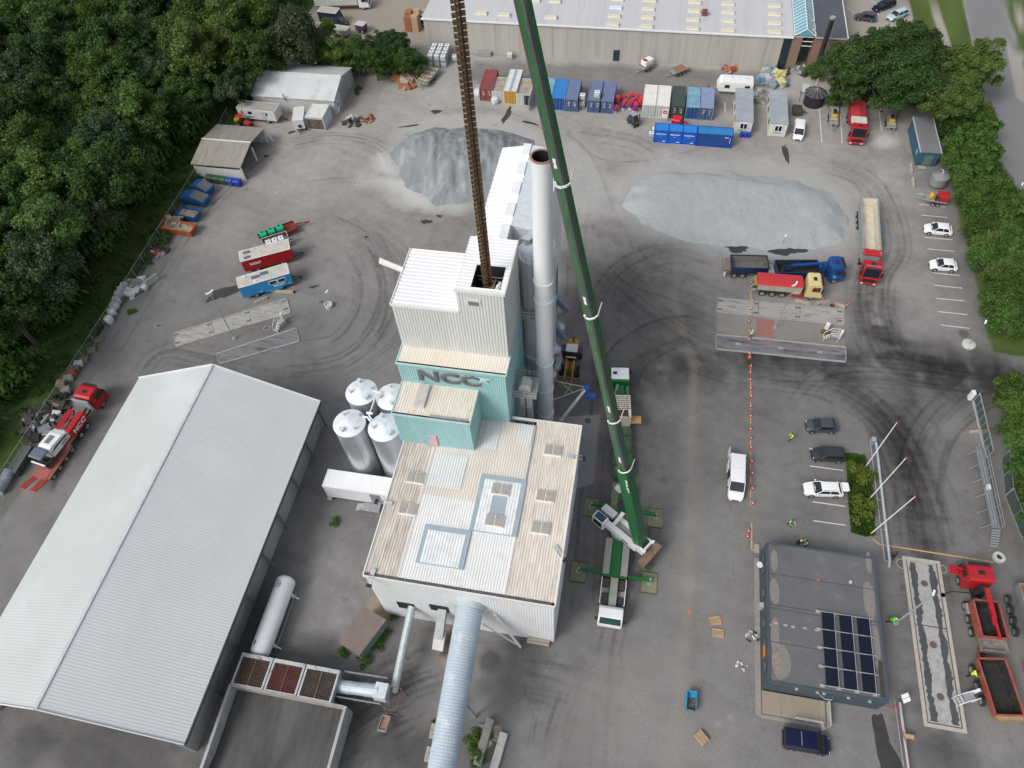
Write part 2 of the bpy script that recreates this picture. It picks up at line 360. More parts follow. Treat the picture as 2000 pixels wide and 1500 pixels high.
# pale gravel dust trodden out of the two heaps
DUST = (.4, .4, .385)
area([(745, 300), (790, 245), (860, 222), (1010, 226), (1080, 262), (1160, 300), (1200, 350), (1190, 420), (1130, 430), (1060, 400), (940, 408), (840, 402), (780, 370)], DUST, .62, edge=4, irr=2.)
area([(1185, 390), (1215, 325), (1300, 300), (1440, 305), (1600, 315), (1680, 380), (1695, 450), (1670, 500), (1500, 510), (1380, 490), (1270, 470)], DUST, .6, edge=4, irr=1.6)
stroke(smooth([g(*p) for p in ((690, 350), (760, 360), (800, 395), (900, 405))]), 1.4, (.42, .42, .4), .5, 1, False, .3)
stroke(smooth([g(*p) for p in ((740, 300), (770, 350), (830, 395))]), 1.2, (.5, .5, .48), .6, 1, False, .3)
blob((1725, 275), 3., 2.6, (.5, .49, .47), .8, False, 2, .7); blob((1400, 480), 6, 1.2, (.36, .37, .36), .6, False, 3, .8); blob((1500, 660), 3, 2, (.3, .29, .28), .4, False, 3, .8)
area([(1115, 1330), (1180, 1290), (1300, 1260), (1450, 1420), (1440, 1500), (1050, 1500)], (.245, .235, .225), .5, edge=2, irr=.8)
# concrete aprons and patches
area([(1080, 815), (1172, 810), (1160, 945), (1120, 955), (1118, 880), (1080, 850)], (.27, .275, .28), .9, edge=.25)
area([(672, 188), (742, 187), (728, 240), (667, 232)], (.27, .25, .23), .8, edge=.3)
area([(695, 140), (760, 150), (742, 187), (690, 185)], (.2, .19, .18), .6, edge=.3)
area([(1400, 612), (1648, 640), (1650, 676), (1400, 650)], (.26, .24, .22), .55, edge=.2)
for c in ((1175, 925), (1180, 935)): blob(c, 1.5, .4, (.3, .2, .2), .4, False, 3, .5)
# small scuffs
for k in range(120):
    x, y = rng.uniform(-72, 46), rng.uniform(6, 130); blob((x, y, 0), rng.uniform(.2, .7), rng.uniform(.15, .5), .6 if rng.random() < .75 else 1.35, .6, seed=k % 9, edge=.6, ns=.8)
# road on the right with its verges
def road_x(y): return 56.6+(y-94)*.055
xr = road_x(Y)+np.where(Y < 90, (90-Y)*.02, 0)
rd = (np.clip((X-xr)/.2, 0, 1)*np.clip((xr+8.3-X)/.2, 0, 1))[..., None]
edge_ = (np.clip((np.minimum(X-xr, xr+8.3-X))/.9, 0, 1))[..., None]
A[:] = A*(1-rd)+np.array([.2, .2, .205])*(.9+.2*n2[..., None])*(1.35-.35*edge_)*rd
stroke([g(*p)[:2] for p in ((1820, 0), (1840, 60), (1856, 110))], .9, (.34, .32, .29), .9, .2, False)
stroke([g(*p)[:2] for p in ((1978, 0), (2000, 60))], .8, (.4, .37, .33), .9, .2, False)
area([(1965, 90), (2000, 100), (2000, 200), (1985, 190)], (.34, .31, .28), .9, edge=.4)
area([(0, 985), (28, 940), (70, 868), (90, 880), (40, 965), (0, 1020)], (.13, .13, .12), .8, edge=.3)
A = np.clip(A, .008, .9)
Zg = np.zeros_like(X)
me = D_.meshes.new('ground'); nv = NX*NY
me.vertices.add(nv); me.vertices.foreach_set('co', np.stack([X, Y, Zg], -1).astype('f').ravel())
idx = np.arange(nv).reshape(NY, NX); q = np.stack([idx[:-1, :-1], idx[:-1, 1:], idx[1:, 1:], idx[1:, :-1]], -1).reshape(-1, 4)
me.loops.add(q.size); me.loops.foreach_set('vertex_index', q.ravel().astype('i')); me.polygons.add(len(q))
me.polygons.foreach_set('loop_start', np.arange(0, q.size, 4, dtype='i')); me.update(calc_edges=True)
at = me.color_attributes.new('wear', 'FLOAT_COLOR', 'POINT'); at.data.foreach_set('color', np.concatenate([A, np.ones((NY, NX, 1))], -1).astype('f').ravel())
gm = D_.materials.new('asphalt_ground'); gm.use_nodes = True; t = gm.node_tree; b = t.nodes['Principled BSDF']
b.inputs['Roughness'].default_value = .9; b.inputs['Specular IOR Level'].default_value = .25
ng = _n(t, 'ShaderNodeTexNoise', i_Scale=11., i_Detail=5., i_Roughness=.8)
va = _n(t, 'ShaderNodeVertexColor', layer_name='wear'); tc = _n(t, 'ShaderNodeTexCoord')
na = _n(t, 'ShaderNodeTexNoise', i_Scale=3.5, i_Detail=7., i_Roughness=.75); t.links.new(tc.outputs['Object'], na.inputs[0])
ma = _n(t, 'ShaderNodeMapRange', i_1=.25, i_2=.75, i_3=.83, i_4=1.17); t.links.new(na.outputs[0], ma.inputs[0])
nb = _n(t, 'ShaderNodeTexVoronoi', i_Scale=1.1, feature='DISTANCE_TO_EDGE'); mp = _n(t, 'ShaderNodeMapping'); mp.inputs['Scale'].default_value = (.16, .1, 1)
nd = _n(t, 'ShaderNodeTexNoise', i_Scale=.8, i_Detail=4.); mxv = _n(t, 'ShaderNodeMix', data_type='VECTOR'); mxv.inputs[0].default_value = .25
t.links.new(tc.outputs['Object'], mp.inputs[0]); t.links.new(mp.outputs[0], mxv.inputs[4]); t.links.new(tc.outputs['Object'], nd.inputs[0]); t.links.new(nd.outputs['Color'], mxv.inputs[5]); t.links.new(mxv.outputs[1], nb.inputs[0])
mc = _n(t, 'ShaderNodeMapRange', i_1=.0, i_2=.006, i_3=.8, i_4=1.); t.links.new(nb.outputs[0], mc.inputs[0])
t.links.new(tc.outputs['Object'], ng.inputs[0]); mg = _n(t, 'ShaderNodeMapRange', i_1=.3, i_2=.7, i_3=.86, i_4=1.14); t.links.new(ng.outputs[0], mg.inputs[0]); m0 = _n(t, 'ShaderNodeMath', operation='MULTIPLY'); t.links.new(mg.outputs[0], m0.inputs[0]); t.links.new(ma.outputs[0], m0.inputs[1]); ma = m0
m1 = _n(t, 'ShaderNodeMath', operation='MULTIPLY'); t.links.new(ma.outputs[0], m1.inputs[0]); t.links.new(mc.outputs[0], m1.inputs[1])
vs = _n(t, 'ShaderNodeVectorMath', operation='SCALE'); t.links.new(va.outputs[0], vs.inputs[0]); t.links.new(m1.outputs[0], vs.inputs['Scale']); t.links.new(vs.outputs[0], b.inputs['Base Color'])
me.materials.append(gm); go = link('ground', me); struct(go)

# painted lines and wet patches: thin sheets on the asphalt
def patch(name, pts, z, m, kind='structure'):
    b_ = MB(); b_.quad(*[(p[0], p[1], z) for p in pts]); o = b_.build(name, m); o['kind'] = kind; return o
def wavy(c, rx, ry, seed, rot=0, n=40, ir=.35):
    r = random.Random(seed); ks = [(r.uniform(.3, 1)/k, r.uniform(0, 6.28), k) for k in (2, 3, 4, 5, 7, 9, 12)]; o = []
    for i in range(n):
        a = 2*pi*i/n; f = 1+ir*sum(s_*sin(k*a+p) for s_, p, k in ks)*.6
        x, y = rx*f*cos(a), ry*f*sin(a); o.append((c[0]+x*cos(rot)-y*sin(rot), c[1]+x*sin(rot)+y*cos(rot)))
    return o
wet = mat('wet_ground', (.05, .047, .043), .3, 0, .2, 1.)
for i, (c, rx, ry, ro) in enumerate((((437, 572), 2.7, 1.0, .75), ((833, 433), .9, .5, 0), ((858, 422), .6, .25, 0), ((716, 463), .4, .25, 0), ((613, 560), .7, .3, .4), ((628, 590), .45, .15, .8), ((1535, 300), .45, 2.6, .05), ((990, 225), .5, 2.6, -.2),
        ((1730, 1465), 1.0, 2.9, .1), ((852, 218), 1.1, .5, .3), ((800, 246), 2.2, .22, .35), ((1437, 484), 1.9, .9, -.1), ((1535, 490), 2.4, .9, 0), ((1035, 240), 1.6, .35, -.2), ((570, 258), .8, .3, .5), ((520, 305), .5, .3, .3))):
    patch('puddle', wavy(g(*c), rx, ry, i+3, ro, ir=.95, n=70), .006, wet)
white_line = mat('line_paint', (.68, .68, .66), .7, 0, .05, 2., dirt=(.4, .4, .39), amt=.3, dscale=3.)
yel_line = mat('yellow_line_paint', (.62, .36, .13), .7, 0, .1, 2., dirt=(.35, .26, .17), amt=.3, dscale=3.)
lines = []
def line(a, b, w=.12, m=None, z=.008, name='parking_line'):
    a, b = g(*a), g(*b); d = (b-a).normalized(); n_ = Vector((-d.y, d.x, 0))*w/2
    lines.append(patch(name, [a-n_, b-n_, b+n_, a+n_], z, m or white_line))
c2 = lambda x, y: (1700+x/3.3333, 250+y/3.3333)
for a, b in (((308, 428), (356, 433)), ((320, 497), (486, 513)), ((333, 567), (503, 583)), ((347, 638), (518, 655)), ((358, 712), (533, 728)), ((372, 787), (547, 803)), ((387, 862), (563, 880)), ((400, 942), (580, 961)), ((413, 1023), (600, 1043)), ((427, 1108), (614, 1127)), ((441, 1195), (630, 1215)), ((456, 1282), (648, 1305))): line(c2(*a), c2(*b))
for a, b in (((1581, 876), (1650, 884)), ((1582, 910), (1647, 919)), ((1585, 944), (1650, 953)), ((1587, 980), (1651, 989)), ((1589, 1017), (1652, 1026))): line(a, b)
for a, b in (((1600, 209), (1605, 278)), ((1641, 222), (1645, 280)), ((1683, 250), (1687, 283)), ((1717, 220), (1722, 255)), ((1416, 200), (1416, 219)), ((1650, 12), (1690, 40)), ((1700, 0), (1730, 18))): line(a, b)
yl = lambda a, b, w=.14: line(a, b, w, yel_line, .012, 'safety_line')
yl((1466, 570), (1467, 592))
for k in range(13): yl((1466, 690+k*24), (1466, 700+k*24+k % 3*4), .1)
yl((1468, 1022), (1468, 1074)); yl((1468, 1074), (1484, 1076)); yl((1704, 1052), (1717, 1063)); yl((1717, 1063), (1940, 1098))
# weighbridge decks and the red patch between them
deck = mat('weighbridge_deck', (.36, .35, .33), .8, 0, .15, 1., dirt=(.17, .17, .17), amt=.4, dscale=1.2, stretch=(.3, 1.6, 1))
deck_dark = mat('weighbridge_deck_dark', (.2, .2, .21), .7, 0, .2, 1., dirt=(.06, .065, .07), amt=.52, dscale=.9, stretch=(.18, 1.6, 1))
plate = mat('hatch_plate', (.13, .15, .17), .6, .3, .1)
def weighbridge(label, P, dk, hatches=True, curb=True):
    c = sum((g(*p) for p in P), Vector())/4; T = thing('weighbridge', label, 'weighbridge', (c.x, c.y, 0), 0, 'weighbridges in the yard')
    q = [g(*p) for p in P]; m_ = MB(); m_.hexa([(p.x, p.y, 0) for p in q], [(p.x, p.y, .05) for p in q]); m_.build('deck', dk, T)
    u = (q[1]-q[0]); L = u.length; u.normalize(); v = (q[3]-q[0]); w_ = v.length; v.normalize(); e = MB()
    for a, b_ in ((q[0]-v*.12, q[1]-v*.12), (q[3]+v*.12, q[2]+v*.12)): e.bar(a+Vector((0, 0, .06)), b_+Vector((0, 0, .06)), .24, .16)
    for a, b_ in ((q[0]-u*.05, q[3]-u*.05), (q[1]+u*.05, q[2]+u*.05)): e.bar(a+Vector((0, 0, .05)), b_+Vector((0, 0, .05)), .1, .12)
    e.build('edge_beam', concrete, T)
    for k in (.33, .66):
        s_ = MB(); s_.bar(q[0]+u*L*k+Vector((0, 0, .052)), q[3]+u*L*k+Vector((0, 0, .052)), .07, .012); s_.build('joint', plate, T)
    if hatches:
        for k in (.02, .31, .64, .97):
            for j in (.12, .8):
                p = q[0]+u*L*k+v*w_*j; h = MB(); h.bar(p-u*.35+Vector((0, 0, .057)), p+u*.35+Vector((0, 0, .057)), .28, .02); h.build('hatch', plate, T)
        for k in (.17, .5, .8):
            p = q[0]+u*L*k+v*w_*.5; h = MB(); h.bar(p-u*.35+Vector((0, 0, .057)), p+u*.35+Vector((0, 0, .057)), .45, .02); h.build('hatch', sdull, T)
    return T
weighbridge('long pale weighbridge deck below the yellow and red truck', [(1403, 584), (1647, 607), (1648, 634), (1400, 609)], deck)
weighbridge('dark oil-stained weighbridge deck, nearer of the two beside the red paint patch', [(1399, 655), (1651, 680), (1651, 706), (1399, 681)], deck_dark)
weighbridge('pale weighbridge deck crossed by the tall lamp pole, left of the plant', [(340, 653), (560, 585), (567, 610), (343, 676)], deck)
weighbridge('low worn weighbridge deck between the lamp pole and the storage hall', [(424, 693), (578, 643), (584, 666), (430, 710)], deck_dark, False)
patch('paint_patch', [g(1477, 621), g(1512, 625), g(1514, 660), g(1478, 656)], .01, mat('red_ground_paint', (.3, .14, .12), .8, 0, .1, 2))
# the long pit weighbridge lower right
def pit():
    q = [g(*p) for p in ((1770, 1091), (1830, 1100), (1879, 1421), (1809, 1410))]; c = sum(q, Vector())/4
    T = thing('weighbridge', 'long concrete weighbridge with dark wheel tracks beside the slate blue office', 'weighbridge', (c.x, c.y, 0), 0, 'weighbridges in the yard')
    x0, x1, y0, y1 = 34.55, 37.85, 20.15, 37.35; b_ = MB(); b_.box(x0, x1, y0, y1, 0, .06); b_.build('deck', mat('pit_deck', (.36, .36, .35), .8, 0, .18, 2., dirt=(.24, .24, .24), amt=.3), T)
    for xa, sd_ in ((x0+.35, 1), (x1-.95, 2)):
        r = random.Random(sd_); L_, R_ = [], []
        for k in range(60):
            y = y0+.25+(y1-y0-.5)*k/59; L_.append((xa+r.uniform(-.1, .1), y, .064)); R_.append((xa+.6+r.uniform(-.1, .14)+.12*sin(k*.5), y, .064))
        s_ = MB()
        for k in range(59): s_.quad(L_[k], R_[k], R_[k+1], L_[k+1])
        s_.build('wheel_track', mat('wet_track', (.07, .075, .08), .55, 0, .2, 2.), T)
    e = MB()
    e.box(x0-.35, x0, y0-.35, y1+.35, 0, .1); e.box(x1, x1+.35, y0-.35, y1+.35, 0, .1); e.box(x0, x1, y0-.35, y0, 0, .098); e.box(x0, x1, y1, y1+.35, 0, .098)
    e.build('kerb', mat('pale_kerb', (.42, .39, .35), .8, 0, .1, 2.), T)
    e = MB(); e.box(x0, x0+.1, y0, y1, .04, .085); e.box(x1-.1, x1, y0, y1, .04, .085); e.box(x0+.1, x1-.1, y0, y0+.1, .04, .085); e.box(x0+.1, x1-.1, 30.0, 30.1, .04, .085); e.build('rail', mat('rusty_rail', (.1, .07, .055), .8), T)
    for c_ in ((36.2, 34.8), (36.2, 28.1), (36.15, 22.9)): 
        m_ = MB(); m_.cyl((*c_, .05), (*c_, .09), .36, n=20); m_.build('manhole', mat('cover', (.12, .095, .08), .8), T)
pit()
mc_ = mat('iron_cover', (.13, .115, .105), .75, .2)
def cover(px, r, label, ring=True):
    p = g(*px); T = thing('manhole_cover', label, 'manhole cover', (p.x, p.y, 0)); m_ = MB(); m_.cyl((0, 0, 0), (0, 0, .03), r, n=24); m_.build('lid', mc_, T, w=0)
    if ring: m_ = MB(); m_.lathe((0, 0, 0), [(r+.01, .0), (r+.1, .0), (r+.1, .025), (r+.01, .026)], 24); m_.build('ring', concrete, T, w=0)
cover((310, 636), .4, 'round manhole cover alone in the asphalt left of the pale weighbridge'); cover((521, 641), .4, 'round manhole cover between the lamp pole and the white control post')
cover((1761, 1101), .5, 'pale-ringed manhole cover left of the top end of the long concrete weighbridge'); cover((1840, 1112), .42, 'pale-ringed manhole cover right of the top end of the long weighbridge'); cover((1148, 822), .45, 'manhole cover in the concrete apron beside the plant')
cover((1765, 1148), .4, 'square-looking dull cover between office and weighbridge', False); cover((1882, 652), .65, 'large rusty round cover beside the bare concrete lamp base', False)
# ================================================ THE ASPHALT PLANT
def wallbox(m_, x0, x1, y0, y1, z0, z1, pitch=.35, dep=.05, sides='flrb'):
    """profiled walls round a rectangle with an inner body so nothing shows through"""
    if 'f' in sides: m_.corr((x0, y0, z0), (x1-x0, 0, 0), (0, 0, z1-z0), (0, -1, 0), pitch, dep)
    if 'b' in sides: m_.corr((x1, y1, z0), (x0-x1, 0, 0), (0, 0, z1-z0), (0, 1, 0), pitch, dep)
    if 'l' in sides: m_.corr((x0, y1, z0), (0, y0-y1, 0), (0, 0, z1-z0), (-1, 0, 0), pitch, dep)
    if 'r' in sides: m_.corr((x1, y0, z0), (0, y1-y0, 0), (0, 0, z1-z0), (1, 0, 0), pitch, dep)
P = thing('asphalt_plant', 'tall stepped asphalt plant building with turquoise blocks, beige roofs and NCC lettering', 'industrial building', (-12, 30, 0))
x0, x1, y0, y1, zr = -21.95, -3.15, 21.8, 41.3, 12.0
m_ = MB(); wallbox(m_, x0, x1, y0, y1, 0, zr, .27, .04)
m_.build('hall_wall', white_sheet, P)
# roof in three lengths of differently weathered sheets
def roofsheet(name, xa, xb, ya, yb, z, m, pitch=.28): 
    b_ = MB(); b_.corr((xa, ya, z), (xb-xa, 0, 0), (0, yb-ya, 0), (0, 0, 1), pitch, .045); return b_.build(name, m, P)
roofsheet('roof', x0-.1, -18.6, y0+.3, y1, zr, dirty_roof); roofsheet('roof', -18.6, -8.0, 31.2, y1, zr+.004, beige_roof)
roofsheet('roof', -18.6, -8.0, y0+.3, 31.2, zr+.004, mat('newer_roof', (.74, .75, .74), .6, 0, .05, .4, dirt=(.66, .65, .62), amt=.3)); roofsheet('roof', -8.0, x1+.1, y0+.3, 41.9, zr, mat('lichen_roof', (.7, .65, .58), .75, 0, .08, .8, dirt=(.46, .39, .33), amt=.48, dscale=1.3, stretch=(2., .35, 1), sharp=.34))
for a, b_, c, d in ((-18.3, -14.6, 32.2, 36.2), (-13.5, -11.8, 37.5, 40.9), (-9.9, -8.2, 38.5, 41.2)):
    roofsheet('roof_patch', a, b_, c, d, zr+.065, mat('patch_roof', (.66, .69, .69), .6, 0, .06, .5, dirt=(.68, .64, .57), amt=.35, dscale=.5, sharp=.3))
trim = mat('pale_trim', (.7, .7, .68), .5, 0, .06)
m_ = MB(); m_.box(x0-.16, x0-.02, y0, y1, zr-.25, zr+.14); m_.build('roof_edge', trim, P)
m_ = MB(); m_.box(x1+.02, x1+.16, y0, 41.92, zr-.25, zr+.14); m_.box(-10.9, x1+.15, 41.92, 42.05, zr-.3, zr+.12); m_.build('roof_edge', trim, P)
gut = mat('gutter_dark', (.09, .08, .075), .8, 0, .3, 3., dirt=(.3, .28, .26), amt=.3, dscale=2)
m_ = MB(); m_.box(x0, x1-.2, y0-.02, y0+.32, zr-.02, zr+.03); m_.build('gutter', gut, P)
m_ = MB(); m_.box(x0-.1, x1+.1, y0-.14, y0-.02, zr-.3, zr+.1); m_.build('gutter_lip', trim, P)
# ridge seams
m_ = MB(); m_.box(-8.08, -7.92, 33.5, 41.3, zr+.06, zr+.14); m_.build('seam', sdull, P)
for xa_, ya_ in ((-18.66, 37), (-8.07, 33.3)): m_ = MB(); m_.box(xa_, xa_+.16, y0+.4, ya_, zr+.06, zr+.1); m_.build('seam', trim, P)
# raised hatches with blue-grey flashing
bluegrey = mat('blue_grey_flashing', (.32, .4, .46), .5, 0, .08, 1.)
def patchroof(q, zz=.22, mid=False):
    p = [g(*k, zr+zz) for k in q]; xa = (p[0].x+p[3].x)/2; xb = (p[1].x+p[2].x)/2; ya = (p[2].y+p[3].y)/2; yb = (p[0].y+p[1].y)/2
    b_ = MB(); b_.box(xa, xb, ya, yb, zr, zr+zz); h = b_.build('roof_hatch', bluegrey, P)
    c = MB(); c.corr((xa+.45, ya+.05, zr+zz+.004), (xb-xa-.9, 0, 0), (0, yb-ya-.55, 0), (0, 0, 1), .3, .04); c.build('hatch_cover', mat('hatch_white', (.72, .74, .75), .5), h)
    return xa, xb, ya, yb
patchroof([(829, 1024), (920, 1037), (905, 1112), (812, 1098)]); xa, xb, ya, yb = patchroof([(940, 925), (1030, 938), (1008, 1047), (918, 1036)])
m_ = MB(); m_.box((xa+xb)/2-.75, (xa+xb)/2+.75, ya+1.6, yb-1.3, zr+.27, zr+.285); m_.build('hatch_strip', bluegrey, P)
# skylights
sky_m = mat('skylight_pane', (.38, .37, .33), .35, 0, .12, 2., dirt=(.2, .2, .17), amt=.35, dscale=2, stretch=(2, .5, 1))
def skylight(px, w=1.95, d=1.35, z=zr, parent=None, fm=trim, pm=sky_m, lift=.0):
    p = g(*px, z+lift); fr = MB(); fr.box(p.x-w/2, p.x+w/2, p.y-d/2, p.y+d/2, z+lift, z+lift+.24, .04, .04); f = fr.build('skylight', fm, parent)
    for s_ in (-1, 1):
        a = MB(); a.box(p.x+s_*w*.24-w*.22, p.x+s_*w*.24+w*.22, p.y-d/2+.08, p.y+d/2-.08, z+lift+.24, z+lift+.3, .05, .05); a.build('pane', pm, f)
for px in ((812, 934), (797, 995), (1080, 881), (1065, 970), (1056, 1032)): skylight(px, parent=P)
for px in ((978, 957), (966, 1018)): skylight(px, parent=P, lift=.25)
# floodlight brackets hanging off the roof edges
def flood(px0, px1, z=zr):
    a, b_ = g(*px0, z+.25), g(*px1, z+.05); d = (b_-a); m = MB(); m.bar(a, a+d*.42, .42, .1); f = m.build('floodlight_bracket', mat('bracket_grey', (.4, .45, .49), .5), P)
    m = MB(); n_ = Vector((-d.y, d.x, 0)).normalized()*.2
    for s_ in (-1, 1): m.bar(a+n_*s_+d*.3, b_+n_*s_, .05)
    m.bar(a+d*.62-n_, a+d*.62+n_, .05); m.build('arm', steel, f)
    m = MB(); m.bar(b_-Vector((0, 0, .12)), b_-Vector((0, 0, .12))+d.normalized()*.3, .5, .34); m.build('lamp', black, f)
flood((766, 983), (738, 979)); flood((731, 1111), (721, 1140)); flood((1109, 890), (1138, 894)); flood((1083, 1066), (1102, 1090))
# front openings, hopper and door ledge
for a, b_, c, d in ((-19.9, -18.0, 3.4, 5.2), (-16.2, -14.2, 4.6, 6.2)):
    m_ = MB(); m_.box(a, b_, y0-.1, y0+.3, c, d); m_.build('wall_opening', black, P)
m_ = MB(); m_.bar((-14.9, y0+.4, 5.2), (-15.0, y0-2.4, 2.9), .9, .8); m_.build('chute', sdull, P)
m_ = MB(); m_.bar((-15.1, y0-1.6, 2.4), (-15.2, y0-3.2, 1.2), 1.2, .3); m_.build('chute_lip', mat('galv2', (.5, .52, .52), .5), P)
m_ = MB(); m_.box(-6.0, -3.6, y0-.55, y0-.08, .35, .5); m_.box(-6.0, -3.6, y0-.62, y0-.55, .1, .8); m_.build('loading_ledge', mat('old_timber', (.4, .36, .28), .85), P)
# ------ lower turquoise block
def block(xa, xb, ya, yb, za, zb, wm, rm, ribs='f', back=True, pitch=.25, roof=True):
    b_ = MB(); wallbox(b_, xa, xb, ya, yb, za, zb, pitch, .04); w_ = b_.build('block_wall', wm, P)
    if roof:
        b_ = MB(); b_.corr((xa-.05, ya+.2, zb), (xb-xa+.1, 0, 0), (0, yb-ya-.2, 0), (0, 0, 1), .28, .04); b_.build('block_roof', rm, P)
        b_ = MB(); b_.box(xa-.14, xb+.14, ya-.14, ya-.02, zb-.12, zb+.1); b_.box(xa-.14, xa-.02, ya-.02, yb, zb-.12, zb+.1); b_.box(xb+.02, xb+.14, ya-.02, yb, zb-.12, zb+.1); b_.build('block_trim', mat('teal_trim', (.42, .58, .58), .5) if wm is teal else trim, P)
    return w_
cream = mat('cream_roof', (.74, .68, .59), .7, 0, .05, .4, dirt=(.68, .7, .69), amt=.4, dscale=.18, stretch=(1.4, .3, 1), sharp=.25)
cream2 = mat('spotted_roof', (.72, .67, .58), .7, 0, .07, .5, dirt=(.38, .33, .27), amt=.22, dscale=1.4, stretch=(1.6, .5, 1), sharp=.2)
block(-22.35, -14.15, 37.15, 41.3, 12., 17.6, teal, cream2)
block(-22.4, -11.0, 41.3, 50.5, 0, 20.9, teal, cream)
m_ = MB(); m_.box(-20.35, -19.15, 38.2, 41.0, 17.65, 17.95, .06, .06); m_.build('roof_box', mat('vent_grey', (.5, .49, .46), .6), P)
m_ = MB(); m_.box(-18.4, -14.4, 37.25, 37.5, 17.66, 17.78); m_.build('roof_gutter', sdull, P)
m_ = MB(); a = g(841, 858, 12.9); m_.box(-18.9, -18.1, 36.98, 37.12, 12.2, 14.2); m_.build('door', mat('faded_pink_door', (.6, .36, .42), .6), P)
# lettering NCC with its arrow star
lm = mat('letter_grey', (.1, .13, .15), .5); lred = mat('letter_rim', (.32, .16, .16), .6)
text('lettering', 'NCC', 2.3, frame((-17.05, 41.17, 19.25), (1, 0, 0), (0, 0, 1)), lred, P, .05, .075, sx=1.35)
text('lettering', 'NCC', 2.3, frame((-17.05, 41.1, 19.25), (1, 0, 0), (0, 0, 1)), lm, P, .06, .02, sx=1.35)
def star(c, s_, x, y, m, parent, w=1, t_=.06):
    c, x, y = Vector(c), Vector(x), Vector(y); n_ = x.cross(y).normalized()
    out = [(-1.6, .55), (1.3, .5), (.55, -.05), (1.05, -.75), (.2, -.25), (-.35, -.75), (-.15, 0)]
    b_ = MB(); b_.poly([c+x*p*s_+y*q*s_ for p, q in out], n_*t_); return b_.build('emblem', m, parent, w=w)
star((-13.55, 41.18, 19.75), .85, (1, 0, 0), (0, 0, 1), mat('emblem_blue', (.45, .62, .68), .4), P)
# ------ grey-green tower: left roof 27.5, right part 30.6 with the open hatch
TX0, TX1, TY0, TY1 = -22.35, -11.05, 43.55, 50.6; SX = -15.6
b_ = MB(); wallbox(b_, TX0, SX, TY0, TY1+.6, 20.9, 27.5, .3, .05, 'flb'); b_.corr((SX, TY0, 20.9), (TX1-SX, 0, 0), (0, 0, 9.7), (0, -1, 0), .3, .05)
b_.corr((TX1, TY0, 20.9), (0, TY1-TY0, 0), (0, 0, 9.7), (1, 0, 0), .3, .02); b_.corr((SX, TY1, 27.5), (0, TY0-TY1, 0), (0, 0, 3.1), (-1, 0, 0), .3, .05); b_.corr((TX1, TY1, 27), (SX-TX1, 0, 0), (0, 0, 3.6), (0, 1, 0), .3, .05)
b_.build('tower_wall', wall_sheet, P)
b_ = MB(); b_.corr((TX0-.1, TY0-.1, 27.5), (0, TY1-TY0+.7, 0), (SX-TX0+.1, 0, 0), (0, 0, -1), .5, .05); b_.build('tower_roof', roof_white, P)
HX0, HX1, HY0, HY1 = -14.25, -11.45, 44.0, 46.9
b_ = MB(); zt = 30.6
for xa_, xb_, ya_, yb_ in ((SX-.1, HX0, TY0-.1, TY1), (HX0, TX1+.1, HY1, TY1), (HX0, HX1, TY0-.1, HY0), (HX1, TX1+.1, TY0-.1, HY1)):
    b_.corr((xa_, ya_, zt), (0, yb_-ya_, 0), (xb_-xa_, 0, 0), (0, 0, -1), .42, .05)
b_.build('tower_roof', roof_white, P)
b_ = MB(); b_.box(TX0-.14, SX, TY0-.16, TY0-.06, 27.3, 27.56); b_.box(SX-.12, TX1+.16, TY0-.16, TY0-.06, 30.35, 30.68); b_.box(TX1+.06, TX1+.18, TY0-.06, TY1, 30.35, 30.68); b_.box(TX0-.2, TX0-.08, TY0-.06, TY1+.6, 27.3, 27.56); b_.build('tower_trim', trim, P)
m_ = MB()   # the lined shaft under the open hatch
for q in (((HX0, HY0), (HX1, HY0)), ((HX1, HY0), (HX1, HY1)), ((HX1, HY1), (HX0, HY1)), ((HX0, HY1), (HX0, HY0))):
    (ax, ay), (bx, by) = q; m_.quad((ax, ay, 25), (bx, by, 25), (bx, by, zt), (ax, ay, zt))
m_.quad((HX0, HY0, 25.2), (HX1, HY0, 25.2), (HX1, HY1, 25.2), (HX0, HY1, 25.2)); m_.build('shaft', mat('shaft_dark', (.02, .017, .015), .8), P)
m_ = MB(); m_.tube([(HX0+.1, HY1-.5, 29.6), (HX1-.1, HY1-.5, 29.6)], .04); m_.tube([(HX0+.1, HY1-.5, 29.1), (HX1-.1, HY1-.5, 29.1)], .04); m_.tube([(HX1-.9, HY0+.1, 29.6), (HX1-.9, HY1-.5, 29.6)], .04); m_.build('shaft_rail', steel, P)
m_ = MB(); m_.cyl((-12.0, 44.5, 29.4), (-11.9, 45.5, 29.4), .3, n=14); m_.cyl((-11.9, 45.5, 29.4), (-11.85, 45.9, 29.4), .22, n=12); m_.box(-12.2, -11.7, 44.1, 44.5, 29.1, 29.5); m_.build('drive_motor', wpnt, P, smooth=True)
m_ = MB(); m_.box(-13.1, -12.45, 44.3, 46.3, 28.2, 29.3); m_.build('elevator_head', mat('rust_box', (.3, .17, .09), .8, 0, .2, 3), P)
m_ = MB(); a = g(921, 592, 29.2); m_.box(-14.75, -13.3, TY0-.12, TY0-.05, 28.6, 29.6); m_.build('tower_hatch_frame', wall_sheet, P)
m_ = MB(); m_.box(-14.5, -13.5, TY0-.16, TY0-.1, 28.7, 29.2); m_.build('tower_hatch', mat('hatch_dark', (.2, .16, .14), .7), P)
m_ = MB(); m_.bar((TX0-.05, 48.2, 27.35), (-25.2, 49.2, 27.3), .5, .3); m_.bar((TX0-.05, 48.2, 27.62), (-25.2, 49.2, 27.62), .12, .2); m_.build('hoist_beam', trim, P)
